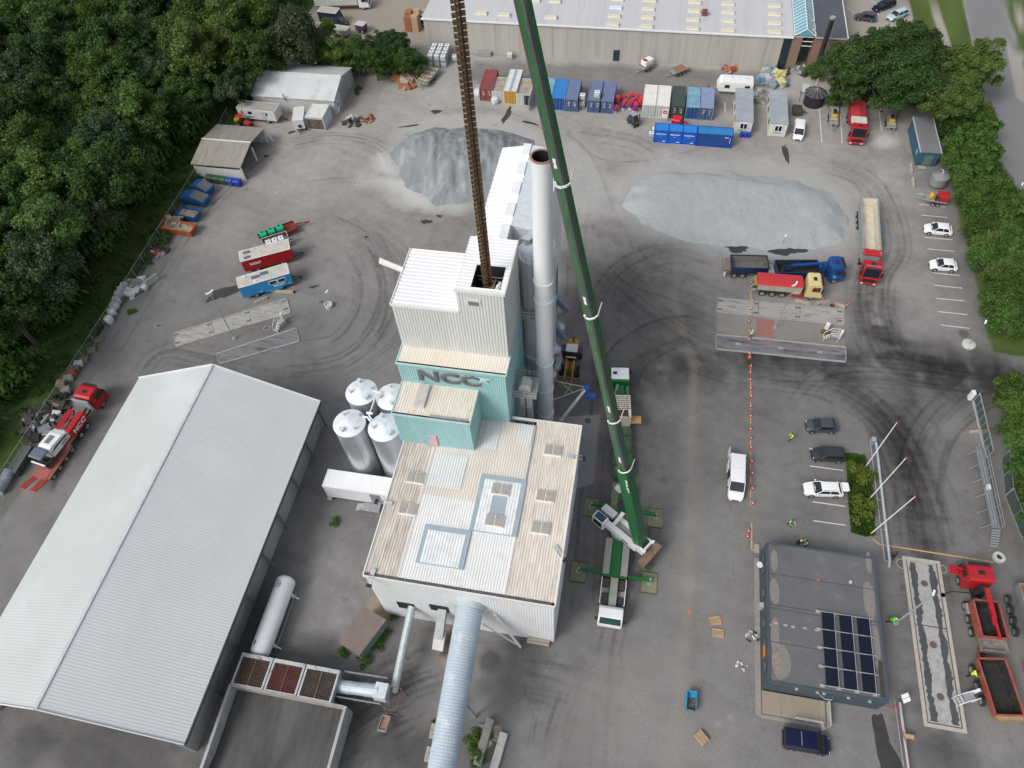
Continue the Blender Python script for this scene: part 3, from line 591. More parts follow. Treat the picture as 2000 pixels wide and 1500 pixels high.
# ------ filter house behind
F_ = thing('filter_house', 'long white steep-roofed filter house on legs behind the tower, under the chimney', 'industrial building', (-13, 60, 0))
fx0, fx1, fy0, fy1, fe, fr_ = -16.05, -9.1, 51.25, 68.6, 27.45, 28.15; xm = (fx0+fx1)/2
m_ = MB(); wallbox(m_, fx0+.1, xm, fy0, fy1, 12, fe, .6, .04, 'flb'); wallbox(m_, xm, fx1-.1, 55.3, fy1, 12, fe, .6, .04, 'frb'); m_.corr((xm, fy0, 12), (0, 4.05, 0), (0, 0, fr_-12), (1, 0, 0), .6, .03); m_.poly([(fx0+.1, fy0, fe), (xm, fy0, fe), (xm, fy0, fr_)], (0, .05, 0)); m_.poly([(xm, 55.3, fe), (fx1-.1, 55.3, fe), (xm, 55.3, fr_)], (0, .05, 0)); m_.poly([(fx0+.1, fy1-.05, fe), (fx1-.1, fy1-.05, fe), (xm, fy1-.05, fr_)], (0, .05, 0)); m_.build('wall', white_sheet, F_)
for s_, xe in ((-1, fx0), (1, fx1)):
    m_ = MB(); d = Vector((xm-xe, 0, fr_-fe)); n_ = Vector((-(fr_-fe)*(1 if s_ < 0 else -1), 0, abs(xm-xe)))
    if s_ < 0: m_.corr((xe, fy1, fe), (0, fy0-fy1, 0), d, n_, .7, .06)
    else: m_.poly([(xe, 55.2, fe), (xe, fy1, fe), (xm, fy1, fr_), (xm, 55.2, fr_)], (0, 0, -.08))
    m_.build('roof', roof_white if s_ < 0 else mat('pale_blue_white', (.66, .72, .76), .4), F_)
for k in range(5):
    y = 53.2+k*3.35; m_ = MB(); m_.box(xm-.95, xm-.05, y, y+2.0, fr_-.5, fr_+.14); m_.build('roof_vent', wpnt, F_)
for k in range(5):
    y = 52.5+k*3.7
    for x in (fx0+.4, fx1-.4): m_ = MB(); m_.bar((x, y, 0), (x, y, 12), .35); m_.build('leg', sdull, F_)
    m_ = MB(); m_.hexa([(xm-.4, y-.4+.8, 5), (xm+.4, y+.4, 5), (xm+.4, y+1.2, 5), (xm-.4, y+1.2, 5)], [(fx0+.3, y-.9+.3, 12), (fx1-.3, y-.6, 12), (fx1-.3, y+2.6, 12), (fx0+.3, y+2.6, 12)]); m_.build('hopper', steel, F_)
for i, y in enumerate((53.5, 57.6, 61.5)):
    m_ = MB(); m_.bar((fx1-.1, y, 11), (fx1+1.8, y+.4, 6+i), .8, .7); m_.build('duct', mat('duct_blue', (.2, .26, .32), .5, .3), F_); m_ = MB(); m_.lathe((fx1+.6, y+1, 2.2), [(.6, 0), (.9, .3), (.9, 1.5), (.3, 2.1)], 12); m_.build('fan', steel, F_)
# ------ chimney
T = thing('chimney', 'tall pale chimney pipe with weld rings, open rusty top, beside the tower', 'chimney', (-8.2, 48.9, 0))
m_ = MB(); r = .95; m_.lathe((-8.2, 48.9, 0), [(r, 0), (r, 41.9), (r-.12, 41.9), (r-.12, 36)], 40, False); m_.build('pipe', mat('chimney_paint', (.74, .77, .79), .45, 0, .05, .6, dirt=(.55, .59, .62), amt=.25, stretch=(1, 1, .1)), T, smooth=True)
m_ = MB(); m_.lathe((-8.2, 48.9, 41.9), [(r-.13, 0), (r+.02, 0), (r+.02, .12), (r-.13, .12), (r-.13, 0)], 40, False); m_.build('rim', mat('rust_rim', (.32, .19, .13), .8, 0, .2, 4), T, smooth=True)
m_ = MB(); m_.lathe((-8.2, 48.9, 0), [(r-.14, 41.95), (r-.15, 36.5), (.01, 36.4)], 32, False); m_.build('flue', black, T)
for z in (3.2, 8.6, 13.9, 24.5, 27.2):
    m_ = MB(); m_.lathe((-8.2, 48.9, z), [(r, 0), (r+.09, 0), (r+.09, .16), (r, .16)], 40, False); m_.build('weld_ring', wpnt, T, smooth=True)
# ------ large white silo behind the chimney
T = thing('filler_silo', 'large white silo between tower and chimney with railing and ladder', 'silo', (-8.2, 53, 0)); c = (-9.55, 52.95); r = 2.0
m_ = MB(); m_.lathe((*c, 0), [(.5, 6.), (r, 11), (r, 27), (.3, 27.9)], 48); m_.build('shell', mat('silo_white', (.6, .65, .68), .35, .1, .05, .5), T, smooth=True)
m_ = MB(); m_.lathe((*c, 11), [(r, 0), (r+.1, 0), (r+.1, .25), (r, .25)], 48, False); m_.lathe((*c, 20), [(r, 0), (r+.04, 0), (r+.04, .08), (r, .08)], 48, False); m_.build('band', wpnt, T, smooth=True)
for a in range(4):
    m_ = MB(); p = Vector((c[0]+1.8*cos(a*pi/2+.78), c[1]+1.8*sin(a*pi/2+.78), 0)); m_.bar(p, p+Vector((0, 0, 11.5)), .3); m_.build('leg', sdull, T)
m_ = MB(); N = 28
for z in (27.55, 28.1): m_.tube([(c[0]+(r-.1)*cos(2*pi*i/N), c[1]+(r-.1)*sin(2*pi*i/N), z) for i in range(N+1)], .035, 5)
for i in range(0, N, 3): m_.tube([(c[0]+(r-.1)*cos(2*pi*i/N), c[1]+(r-.1)*sin(2*pi*i/N), z) for z in (27, 28.1)], .035, 5)
m_.build('railing', steel, T)
m_ = MB(); m_.cyl((-10.4, 53.6, 27.2), (-10.4, 53.6, 28.3), .5, n=14); m_.cyl((-8.9, 52.2, 27.3), (-8.9, 52.2, 28.2), .55, n=14); m_.build('roof_unit', mat('unit_grey', (.3, .3, .3), .6), T)
m_ = MB(); m_.poly([(-11.2, 53.2, 28.35), (-10.2, 52.7, 28.6), (-9.6, 53.9, 28.6), (-10.3, 54.6, 28.4)], (0, 0, .12)); m_.cyl((-8.9, 52.2, 28.2), (-8.9, 52.2, 28.6), .7, .5, n=14); m_.build('hood', mat('hood_grey', (.42, .48, .53), .4), T)
m_ = MB()
for s_ in (-.3, .3): m_.tube([(-10.0+s_, 50.75+abs(s_)*0, 20.3), (-10.0+s_, 50.75, 28.3)], .035, 5)
for k in range(24): m_.tube([(-10.3, 50.75, 20.5+k*.33), (-9.7, 50.75, 20.5+k*.33)], .02, 4)
for k in range(9):
    z = 21.4+k*.82; m_.tube([(-10.35, 50.75, z), (-10.45, 50.2, z), (-10.0, 49.95, z), (-9.55, 50.2, z), (-9.65, 50.75, z)], .025, 4)
for a in ((-10.45, 50.2), (-10.0, 49.95), (-9.55, 50.2)): m_.tube([(*a, 21.4), (*a, 28)], .022, 4)
m_.build('ladder', steel, T)
m_ = MB(); m_.box(-10.9, -8.9, 49.5, 50.75, 20.2, 20.3); m_.build('platform', sdull, T)
m_ = MB()
for z in (20.75, 21.3): m_.tube([(-10.9, 50.7, z), (-10.9, 49.5, z), (-9.0, 49.5, z), (-9.0, 50.7, z)], .03, 5)
for a in ((-10.9, 49.5), (-9.95, 49.5), (-9.0, 49.5)): m_.tube([(*a, 20.2), (*a, 21.3)], .03, 5)
m_.build('platform_rail', steel, T)
# ------ bucket elevator column with head platform, between turquoise block and chimney
T = thing('bucket_elevator', 'enclosed bucket elevator column with motor platform wedged beside the turquoise wall', 'elevator', (-9.8, 44.5, 0))
m_ = MB(); m_.box(-10.35, -9.75, 44.2, 45.0, 0, 14.2); m_.box(-9.6, -9.0, 44.2, 45.0, 0, 14.2); m_.build('column', mat('elev_grey', (.42, .45, .46), .5), T)
for k in range(6): m_ = MB(); m_.box(-10.42, -8.93, 44.13, 45.07, 1.5+k*2.3, 1.62+k*2.3); m_.build('flange', sdull, T)
m_ = MB(); m_.box(-10.9, -8.3, 43.3, 46.2, 14.2, 14.3); m_.build('platform', sdull, T)
m_ = MB(); b_ = [(-10.9, 43.3), (-8.3, 43.3), (-8.3, 46.2), (-10.9, 46.2), (-10.9, 43.3)]
for z in (14.8, 15.3): m_.tube([(*q, z) for q in b_], .03, 5)
for q in b_[:4]+[(-9.6, 43.3), (-9.6, 46.2)]: m_.tube([(*q, 14.2), (*q, 15.3)], .03, 5)
m_.build('railing', steel, T)
m_ = MB(); m_.loft([[(-10.4, y, 14.35), (-9.0, y, 14.35), (-9.0, y, 15.0), (-9.35, y, 15.5), (-10.05, y, 15.5), (-10.4, y, 15.0)] for y in (44.0, 45.3)]); m_.build('head', mat('head_grey', (.55, .54, .52), .6), T, bevel=.06)
m_ = MB(); m_.tube([(-10.6, 43.6, 9.2), (-9.3, 43.4, 7.0)], .2, 10); m_.build('pipe', sdull, T)
# ------ loading spout arm with blue nozzle
T = thing('loading_arm', 'slanting grey loading pipe with stay rods and blue nozzle beside the wheel loader', 'loading arm', (-5, 49, 0))
m_ = MB(); m_.cyl((-7.2, 47.2, 1.2), (-3.4, 51.2, 6.2), .22, n=12); m_.build('pipe', mat('arm_grey', (.5, .54, .58), .4, .3), T, smooth=True)
m_ = MB(); m_.tube([(-7.3, 51.5, 6.4), (-3.6, 51.2, 6.3)], .06); m_.tube([(-7.3, 49.2, 5.6), (-3.6, 51.2, 6.1)], .06); m_.tube([(-6.6, 51.4, 6.4), (-5.0, 50.4, 6.0)], .04); m_.tube([(-6.0, 49.9, 5.8), (-5.4, 51.3, 6.3)], .04); m_.build('stay', steel, T)
m_ = MB(); m_.cyl((-3.4, 51.2, 6.4), (-3.3, 51.1, 5.3), .36, n=12); m_.box(-3.3, -2.3, 50.4, 51.0, 5.0, 5.5); m_.build('nozzle', mat('nozzle_blue', (.02, .09, .42), .4), T)
m_ = MB(); m_.box(-7.25, -6.8, 50.2, 52.2, 10.6, 10.7)
m_.build('platform', sdull, T)
m_ = MB(); b_ = [(-7.2, 52.2), (-6.8, 52.0), (-6.55, 51.4), (-6.7, 50.2), (-7.2, 50.2)]
for z in (11.2, 11.7): m_.tube([(*q, z) for q in b_], .03, 5)
for q in b_: m_.tube([(*q, 10.6), (*q, 11.7)], .03, 5)
m_.build('platform_rail', steel, T)
# ------ four bitumen silos
def silo(x, y, lab, h=11.0, r=1.82, first=[None]):
    if first[0]: return copy_thing(first[0], (x, y, 0), {0: 0, 1: 1.1, 2: 2.6}[len(lab) % 3], lab)
    T = thing('bitumen_silo', lab, 'silo', (x, y, 0), 0, 'upright steel silos left of the plant')
    m_ = MB(); m_.lathe((0, 0, 0), [(r, .0), (r, h), (r-.03, h+.05)], 48); m_.build('shell', silo_steel, T, True, w=0)
    m_ = MB(); m_.lathe((0, 0, h+.03), [(r+.06, 0), (r+.06, .07), (.15, .62), (.02, .64)], 48); m_.build('cone_roof', mat('silo_roof', (.72, .76, .79), .45, .1), T, True, w=0)
    for a, d, rr in ((.9, 1.35, .17), (2.4, 1.2, .14), (4.4, 1.3, .2), (5.6, 1.25, .1)):
        m_ = MB(); m_.cyl((d*cos(a), d*sin(a), h+.1), (d*cos(a), d*sin(a), h+.75), rr, n=12); m_.cyl((d*cos(a), d*sin(a), h+.75), (d*cos(a), d*sin(a), h+.82), rr*1.4, n=12); m_.build('roof_nozzle', mat('nozzle_pale', (.55, .6, .63), .4), T, w=0)
    m_ = MB(); m_.tube([(r*cos(5.2), r*sin(5.2), .5), (r*cos(5.2), r*sin(5.2), h)], .035); m_.build('conduit', sdull, T, w=0)
    first[0] = T; return T
silo(-29.2, 39.0, 'steel silo at the front left of the four, nearest the white annexe'); silo(-25.05, 39.05, 'front right steel silo, tucked against the beige roof edge')
silo(-29.1, 43.35, 'rear left steel silo with three stubby roof pipes'); silo(-25.35, 43.25, 'rear right steel silo half hidden beside turquoise block')
T = thing('silo_pipe', 'white pipework linking the tops of the four silos', 'pipe', (-27, 41, 11)); m_ = MB()
m_.tube([(-27.6, 43.4, 11.6), (-26.6, 43.3, 11.6)], .09); m_.tube([(-27.1, 43.3, 11.5), (-27.1, 40.1, 11.5), (-26.6, 39.6, 11.5)], .09); m_.tube([(-27.4, 40.3, 11.7), (-26.7, 40.3, 11.7)], .16); m_.tube([(-27.7, 39.8, 11.4), (-27.3, 39.9, 11.5), (-26.8, 39.5, 11.3)], .1); m_.build('pipe', wpnt, T, True)
m_ = MB(); m_.bar((-27.1, 41.4, 0), (-27.1, 41.4, 11.5), .12); m_.build('post', sdull, T)
# ------ white annexe on blocks
T = thing('annexe_container', 'long white ribbed site container joining the plant wall, dark hatch in its side', 'container', (-29, 35.5, 0))
m_ = MB(); wallbox(m_, -33.1, -22.0, 34.55, 36.8, .5, 3.0, .3, .04); m_.build('wall', white_sheet, T)
m_ = MB(); m_.corr((-33.15, 34.5, 3.0), (11.15, 0, 0), (0, 2.35, 0), (0, 0, 1), .3, .03); m_.build('roof', roof_white, T)
m_ = MB(); m_.box(-33.2, -22, 34.45, 34.5, 2.9, 3.06); m_.box(-33.2, -33.14, 34.5, 36.85, .45, 3.06); m_.box(-33.2, -22, 34.45, 34.5, .4, .55); m_.build('edge_frame', wpnt, T)
m_ = MB(); m_.box(-27.3, -26.1, 34.42, 34.5, .6, 2.6); m_.build('hatch', mat('hatch_slate', (.2, .21, .24), .5), T)
m_ = MB(); m_.box(-33.1, -32.5, 34.0, 34.8, 0, .5); m_.build('block', concrete, T)
T = thing('steel_steps', 'galvanised landing and steps below the dark hatch of the white annexe', 'steps', (-28, 33.8, 0))
m_ = MB(); m_.box(-28.3, -26.2, 33.2, 34.3, .5, .56); m_.build('landing', sdull, T)
m_ = MB()
for k in range(4): m_.box(-28.6-k*.22, -28.35-k*.22, 33.3, 34.2, .38-k*.11, .42-k*.11)
m_.build('stair_flight', steel, T)
m_ = MB()
for z in (1., 1.5): m_.tube([(-28.3, 33.2, z), (-26.2, 33.2, z), (-26.2, 34.3, z)], .03, 5)
for x in (-28.3, -27.2, -26.2): m_.tube([(x, 33.2, 0), (x, 33.2, 1.5)], .03, 5)
m_.build('railing', steel, T)
# ------ covered conveyor gallery
T = thing('conveyor_gallery', 'big pale blue half-round covered conveyor running out of the plant to the bottom edge', 'conveyor', (-12, 12, 0))
A_, B_ = Vector((-11.6, 21.9, 8.4)), Vector((-10.9, -14, 3.6)); d = (B_-A_); L_ = d.length; d.normalize(); sd_ = d.cross(Vector((0, 0, 1))).normalized(); up_ = sd_.cross(d)
m_ = MB(); secs = []; NS = int(L_/.28)
for k in range(NS*2+1):
    s_ = L_*k/(NS*2); rr = 1.3+(.02 if k % 2 else 0); c_ = A_+d*s_
    secs.append([c_+sd_*rr*cos(a)+up_*(rr*sin(a)) for a in [pi*j/14 for j in range(15)]]+[c_-sd_*rr-up_*.5, c_+sd_*rr-up_*.5])
m_.loft(secs); m_.build('cover', mat('gallery_blue', (.38, .46, .52), .65, 0, .05, .4, dirt=(.55, .62, .67), amt=.3, dscale=.6), T)
m_ = MB(); c_ = A_; m_.loft([[A_+d*s_+sd_*rr*cos(a)+up_*rr*sin(a) for a in [pi*j/14 for j in range(15)]] for s_, rr in ((-.3, 1.4), (.6, 1.42))]); m_.build('hood', mat('gallery_hood', (.42, .48, .51), .5), T)
m_ = MB(); m_.bar((-9.2, 21.6, 7.), (-6.6, 20.6, .2), .22); m_.bar((-10.2, 20.6, 6.5), (-7.1, 20.8, .3), .14); m_.build('strut', trim, T)
for y, z in ((13, 6.2), (5.5, 5.2), (-4, 3.9)):
    for s_ in (-1.3, 1.3): m_ = MB(); m_.bar((-11.3+s_, y, 0), (-11.3+s_*.8, y, z), .22); m_.build('leg', sdull, T)
# ------ thin ribbed feed conveyor
T = thing('feed_conveyor', 'slim ribbed tube conveyor rising from the feed hoppers to the plant wall', 'conveyor', (-19, 16, 0))
A_, B_ = g(803, 1190, 4.3), g(769, 1352, 1.6); A_.y = 21.9; d = B_-A_; L_ = d.length; d.normalize(); sd_ = d.cross(Vector((0, 0, 1))).normalized(); up_ = sd_.cross(d); m_ = MB(); secs = []; NS = int(L_/.22)
for k in range(NS*2+1):
    rr = .42+(.03 if k % 2 else 0); c_ = A_+d*(L_*k/(NS*2)); secs.append([c_+sd_*rr*cos(a)+up_*rr*sin(a) for a in [2*pi*j/14 for j in range(14)]])
m_.loft(secs); m_.build('tube', mat('tube_steel', (.45, .5, .51), .45, .35), T)
m_ = MB(); c_ = A_+d*L_*.55; m_.bar((c_.x, c_.y, 0), c_, .15); m_.build('leg', sdull, T)
# ================================================ STORAGE HALL
T = thing('storage_hall', 'huge pale gabled storage hall with ribbed roof and open concrete-walled sides', 'warehouse', (-48.5, 25, 0))
hx0, hxr, hx1, hy0, hy1, he, hr = -60.9, -48.35, -36.0, 5.0, 44.4, 6.0, 11.3
hall_w = mat('hall_roof_sheet', (.5, .535, .54), .5, 0, .04, .12, dirt=(.56, .59, .6), amt=.35, dscale=.1, sharp=.1)
m_ = MB(); m_.corr((hx0, hy0, he), (0, hy1-hy0, 0), (hxr-hx0, 0, hr-he), (-(hr-he), 0, hxr-hx0), .3, .006); m_.build('roof', hall_w, T)
m_ = MB(); m_.corr((hx1, hy1, he), (0, hy0-hy1, 0), (hxr-hx1, 0, hr-he), (hr-he, 0, hx1-hxr), .3, .011); m_.build('roof', mat('hall_roof_sheet2', (.6, .625, .64), .5, 0, .05, .15), T)
for y in (hy0-.04, hy1+.02): m_ = MB(); m_.bar((hx0, y, he), (hxr, y, hr), .1, .3); m_.bar((hx1, y, he), (hxr, y, hr), .1, .3); m_.build('verge', trim, T)
m_ = MB(); m_.box(hx1-.02, hx1+.16, hy0, hy1, he-.22, he-.02); m_.build('gutter', mat('gutter_black', (.03, .03, .035), .6), T)
m_ = MB(); m_.bar((hxr, hy0, hr+.03), (hxr, hy1, hr+.03), .3, .06); m_.build('ridge_cap', mat('ridge_grey', (.5, .52, .54), .5), T)
for i, (a, b_) in enumerate(((hy0, 14.6), (14.62, 24.2), (24.22, 33.8), (33.82, hy1-.2))):
    m_ = MB(); m_.box(-37.75, -37.3, a, b_, 0, 4.2); m_.build('side_wall', mat('hall_concrete', (.3, .31, .32), .85, 0, .15, .8, dirt=(.2, .21, .22), amt=.3), T)
m_ = MB(); m_.box(hx0+.6, hx0+.9, hy0, hy1, 0, he-.2); m_.box(hx0+.9, -37.8, hy1-.8, hy1-.5, 0, he-.3); m_.build('back_wall', wall_sheet, T)
green_steel = mat('green_grey_steel', (.13, .17, .18), .5)
for k in range(8):
    y = 10.45+4.85*k; m_ = MB(); m_.bar((-36.85, y, 0), (-36.85, y, 5.75), .24, .24, (0, 1, 0)); m_.box(-37.05, -36.65, y-.2, y+.2, 0, .05); m_.build('post', green_steel, T)
for k in (0, 6):
    y = 10.45+4.85*k; m_ = MB(); m_.tube([(-36.85, y, .3), (-36.85, y+4.85, 5.4)], .03, 5); m_.tube([(-36.85, y+4.85, .3), (-36.85, y, 5.4)], .03, 5); m_.build('cross_brace', steel, T)
# ================================================ HORIZONTAL TANK
T = thing('storage_tank', 'white horizontal tank with a round emblem lying beside the open hall wall', 'tank', (-33.8, 19, 0))
cx, r, z0 = -33.85, 1.08, 1.75; m_ = MB(); secs = []
for y, k in ((14.55, .25), (14.65, .62), (14.85, .88), (15.15, 1), (22.9, 1), (23.2, .88), (23.38, .62), (23.45, .25)): secs.append([(cx+r*k*cos(a), y, z0+r*k*sin(a)) for a in [2*pi*i/36 for i in range(36)]])
m_.loft(secs); m_.build('shell', mat('tank_white', (.74, .76, .78), .35, 0, .04, .5, dirt=(.3, .3, .3), amt=.02, dscale=1.2, sharp=.02), T, True)
for y in (16.2, 21.8):
    m_ = MB(); m_.box(cx-.9, cx+.9, y-.15, y+.15, 0, 1.2); m_.build('saddle', wpnt, T)
    m_ = MB(); m_.bar((cx+.8, y, .5), (cx+1.5, y-.1, .1), .14); m_.build('leg', wpnt, T)
m_ = MB(); m_.tube([(cx+1.1, 15.8, .6), (cx+1.15, 22.2, .6)], .03); m_.build('pipe', steel, T)
def onshell(a, y, rr=r+.012): return (cx+rr*sin(a), y, z0+rr*cos(a))
m_ = MB(); n = 24
for i in range(n):
    a, b_ = 2*pi*i/n, 2*pi*(i+1)/n
    m_.quad(onshell(-.35+.36*cos(a), 22.2+.42*sin(a)), onshell(-.35+.36*cos(b_), 22.2+.42*sin(b_)), onshell(-.35+.3*cos(b_), 22.2+.36*sin(b_)), onshell(-.35+.3*cos(a), 22.2+.36*sin(a)))
for k in ((-.5, 22.0, -.3, 22.4), (-.3, 21.95, -.15, 22.35), (-.42, 22.25, -.2, 22.15), (-.5, 22.3, -.36, 22.42)):
    m_.quad(onshell(k[0], k[1]), onshell(k[0]+.07, k[1]), onshell(k[2]+.07, k[3]), onshell(k[2], k[3]))
m_.build('emblem', mat('emblem_dark', (.05, .1, .14), .5), T)
m_ = MB(); q = [onshell(-.5+.12*cos(a)*(1+.4*sin(3*a)), 15.75+.22*sin(a)*(1+.3*cos(5*a))) for a in [2*pi*i/20 for i in range(20)]]; m_.add(q, [tuple(range(20))]); m_.build('flaked_patch', mat('flake', (.09, .09, .09), .8), T)
# ================================================ COLD-FEED HOPPERS AND RAMP
T = thing('feed_hoppers', 'row of three grated steel feed hoppers with red-brown grids at the head of the ramp', 'hopper', (-29.5, 12.8, 0))
xs = [-35.15, -31.55, -27.95, -24.2]; fm = mat('hopper_frame', (.45, .47, .48), .6, .2, .1, 1., dirt=(.06, .055, .05), amt=.25, dscale=1.6)
gcol = [mat('rust_grid', (.11, .07, .055), .8, 0, .2, 2.), mat('red_grid', (.15, .045, .04), .8, 0, .2, 2.), mat('brown_grid', (.1, .08, .065), .8, 0, .2, 2.)]
gravd = mat('hopper_load', (.05, .04, .035), .9, 0, .5, .8, dirt=(.16, .09, .03), amt=.3, dscale=.8)
for k in range(3):
    a, b_ = xs[k], xs[k+1]-.12; y0_, y1_ = 11.35, 14.5; m_ = MB(); z = 3.0
    m_.hexa([(a+1, y0_+.9, .9), (b_-1, y0_+.9, .9), (b_-1, y1_-.9, .9), (a+1, y1_-.9, .9)], [(a+.2, y0_+.2, z-.7), (b_-.2, y0_+.2, z-.7), (b_-.2, y1_-.25, z-.7), (a+.2, y1_-.25, z-.7)])
    m_.box(a, a+.2, y0_, y1_, z-1.0, z); m_.box(b_-.2, b_, y0_, y1_, z-1.0, z); m_.box(a+.2, b_-.2, y0_, y0_+.12, z-1.0, z-.02); m_.box(a+.2, b_-.2, y1_-.38, y1_, z-1.0, z+.02); m_.build('bin', fm, T)
    m_ = MB(); m_.quad((a+.2, y0_+.12, z-.66), (b_-.2, y0_+.12, z-.66), (b_-.2, y1_-.38, z-.5), (a+.2, y1_-.38, z-.5)); m_.build('load', gravd, T)
    m_ = MB(); nx = 15
    for i in range(1, nx): x = a+.2+(b_-a-.4)*i/nx; m_.box(x-.022, x+.022, y0_+.12, y1_-.38, z-.16, z-.08)
    for i in range(1, 13): y = y0_+.12+(y1_-y0_-.5)*i/13; m_.box(a+.2, b_-.2, y-.022, y+.022, z-.078, z-.04)
    x = (a+b_)/2; m_.box(x-.06, x+.06, y0_+.12, y1_-.38, z-.04, z+.0); m_.build('grid', gcol[k], T)
for x in (xs[0]+.3, xs[1], xs[2], xs[3]-.4):
    for y in (11.7, 14.1): m_ = MB(); m_.bar((x, y, 0), (x, y, 2.1), .22); m_.build('leg', sdull, T)
T = thing('loader_ramp', 'dark asphalt loading ramp between two splayed concrete walls', 'ramp', (-29, 3, 0)); m_ = MB()
m_.hexa([(-35.2, -10, -.3), (-22.7, -10, -.3), (-23.1, 11.15, -.3), (-34.9, 11.15, -.3)], [(-35.2, -10, -.2), (-22.7, -10, -.2), (-23.1, 11.15, 1.3), (-34.9, 11.15, 1.3)])
m_.build('ramp_deck', mat('ramp_asphalt', (.062, .06, .06), .8, 0, .35, .5, dirt=(.12, .12, .125), amt=.35, dscale=.35, stretch=(1.6, .35, 1), sharp=.3), T)
cw = mat('ramp_wall', (.36, .37, .37), .8, 0, .12, 1., dirt=(.22, .22, .22), amt=.3)
for s_, xt, xb in ((-1, -35.15, -35.3), (1, -22.75, -22.5)):
    m_ = MB(); m_.hexa([(xt-.15, 5.2, 0), (xt+.15, 5.2, 0), (xt+.15, 11.3, 0), (xt-.15, 11.3, 0)], [(xt-.15, 5.2, 2.6), (xt+.15, 5.2, 2.6), (xt+.15, 11.3, 3.0), (xt-.15, 11.3, 3.0)])
    m_.hexa([(xb-.15+s_*1., -4, 0), (xb+.15+s_*1., -4, 0), (xt+.15, 5.2, 0), (xt-.15, 5.2, 0)], [(xb-.15+s_*.2, -4, 1.2), (xb+.15+s_*.2, -4, 1.2), (xt+.15, 5.19, 2.6), (xt-.15, 5.19, 2.6)]); m_.build('wing_wall', cw, T)
m_ = MB(); m_.box(-34.99, -22.9, 11.16, 11.33, 0, 3.02); m_.build('head_wall', concrete, T)
T = thing('collecting_conveyor', 'blue-grey hooded belt conveyor with railings right of the feed hoppers', 'conveyor', (-21, 13, 0)); A_, B_ = Vector((-24.4, 13.2, 1.7)), Vector((-19.9, 13.3, 2.6)); m_ = MB()
d = B_-A_; m_.loft([[A_+d*s_+Vector((0, rr*cos(a), rr*sin(a))) for a in [2*pi*i/16 for i in range(16)]] for s_, rr in ((0, .68), (.33, .68), (.331, .65), (.66, .65), (.661, .68), (1, .68))]); m_.build('hood', mat('hood_blue', (.42, .5, .55), .45, .2), T)
m_ = MB(); m_.box(-20.3, -18.9, 12.5, 14.1, 1.7, 3.2, .05, .05); m_.build('transfer_box', mat('box_pale', (.56, .62, .66), .45), T)
m_ = MB()
for y in (12.1, 14.6):
    for z in (2.7, 3.2): m_.tube([(-24, y, z-.6), (-19.3, y, z)], .03, 5)
    for x in (-24, -22.4, -20.9, -19.3): m_.tube([(x, y, .9), (x, y, 3.2-(abs(x)-19.3)*.13)], .03, 5)
m_.build('railing', steel, T)
m_ = MB()
for x in (-18.7, -17.5):
    for y in (11.7, 13.8): m_.tube([(x, y, 0), (x, y, 3.3)], .06, 5)
    for z in (1.2, 2.2, 3.3): m_.tube([(x, 11.7, z), (x, 13.8, z)], .04, 5)
for z in (1.2, 3.3):
    for y in (11.7, 13.8): m_.tube([(-18.7, y, z), (-17.5, y, z)], .04, 5)
m_.build('support_frame', mat('frame_rusty', (.14, .1, .085), .7), T)
m_ = MB(); m_.tub(-.45, .45, .8, .8, 0, .3, .07); me_ = m_; M_ = Matrix.Translation((-18.85, 10.6, 1.0))@Matrix.Rotation(R(-20), 4, 'X'); me_.v = [tuple(M_@Vector(p)) for p in me_.v]; me_.build('spill_chute', steel, T)
m_ = MB(); m_.quad(*[tuple(M_@Vector(p)) for p in ((-.36, -.7, .12), (.36, -.7, .12), (.36, .7, .12), (-.36, .7, .12))]); m_.build('chute_bed', mat('chute_sand', (.38, .22, .13), .9, 0, .2, 2), T)
# ================================================ GREEN SHED
T = thing('shed', 'small green-walled shed with flat brown roof and weeds round it', 'shed', (-23.5, 19, 0)); q = [g(*p, 2.4) for p in ((661, 1253), (701, 1281), (754.7, 1210.7), (710.7, 1184))]; c = sum(q, Vector())/4
m_ = MB(); i_ = [c+(p-c)*.96 for p in q]; m_.hexa([(p.x, p.y, 0) for p in i_], [(p.x, p.y, 2.32) for p in i_]); m_.build('wall', mat('green_wall', (.16, .25, .21), .6), T)
m_ = MB(); m_.hexa([(p.x, p.y, 2.32) for p in q], [(p.x, p.y, 2.42) for p in q]); m_.build('roof', mat('brown_felt', (.18, .145, .13), .85, 0, .12, 1.), T)
for k in (.33, .66):
    m_ = MB(); m_.bar(q[0].lerp(q[3], k)+Vector((0, 0, .025)), q[1].lerp(q[2], k)+Vector((0, 0, .025)), .05, .02); m_.build('batten', mat('felt_seam', (.22, .18, .165), .85), T)
# ================================================ OFFICE
T = thing('office_building', 'flat-roofed slate blue office with twelve solar panels and timber deck', 'office building', (24.2, 28, 0)); ox0, ox1, oy0, oy1, oz = 18.55, 29.8, 20.6, 35.45, 3.2
m_ = MB(); m_.box(ox0, ox1, oy0, oy1, 0, oz); m_.build('wall', dark_blue_wall, T)
roofm = mat('bitumen_roof', (.12, .122, .128), .85, 0, .1, .5, dirt=(.19, .185, .175), amt=.16, dscale=.5)
m_ = MB(); m_.box(ox0+.12, ox1-.12, oy0+.12, oy1-.12, oz, oz+.06); m_.build('roof', roofm, T)
m_ = MB(); m_.box(ox0-.04, ox0+.12, oy0-.04, oy1+.04, oz-.1, oz+.2); m_.box(ox1-.12, ox1+.04, oy0-.04, oy1+.04, oz-.1, oz+.2); m_.box(ox0+.12, ox1-.12, oy0-.04, oy0+.12, oz-.1, oz+.198); m_.box(ox0+.12, ox1-.12, oy1-.12, oy1+.04, oz-.1, oz+.198); m_.build('parapet', mat('parapet', (.06, .085, .11), .5), T)
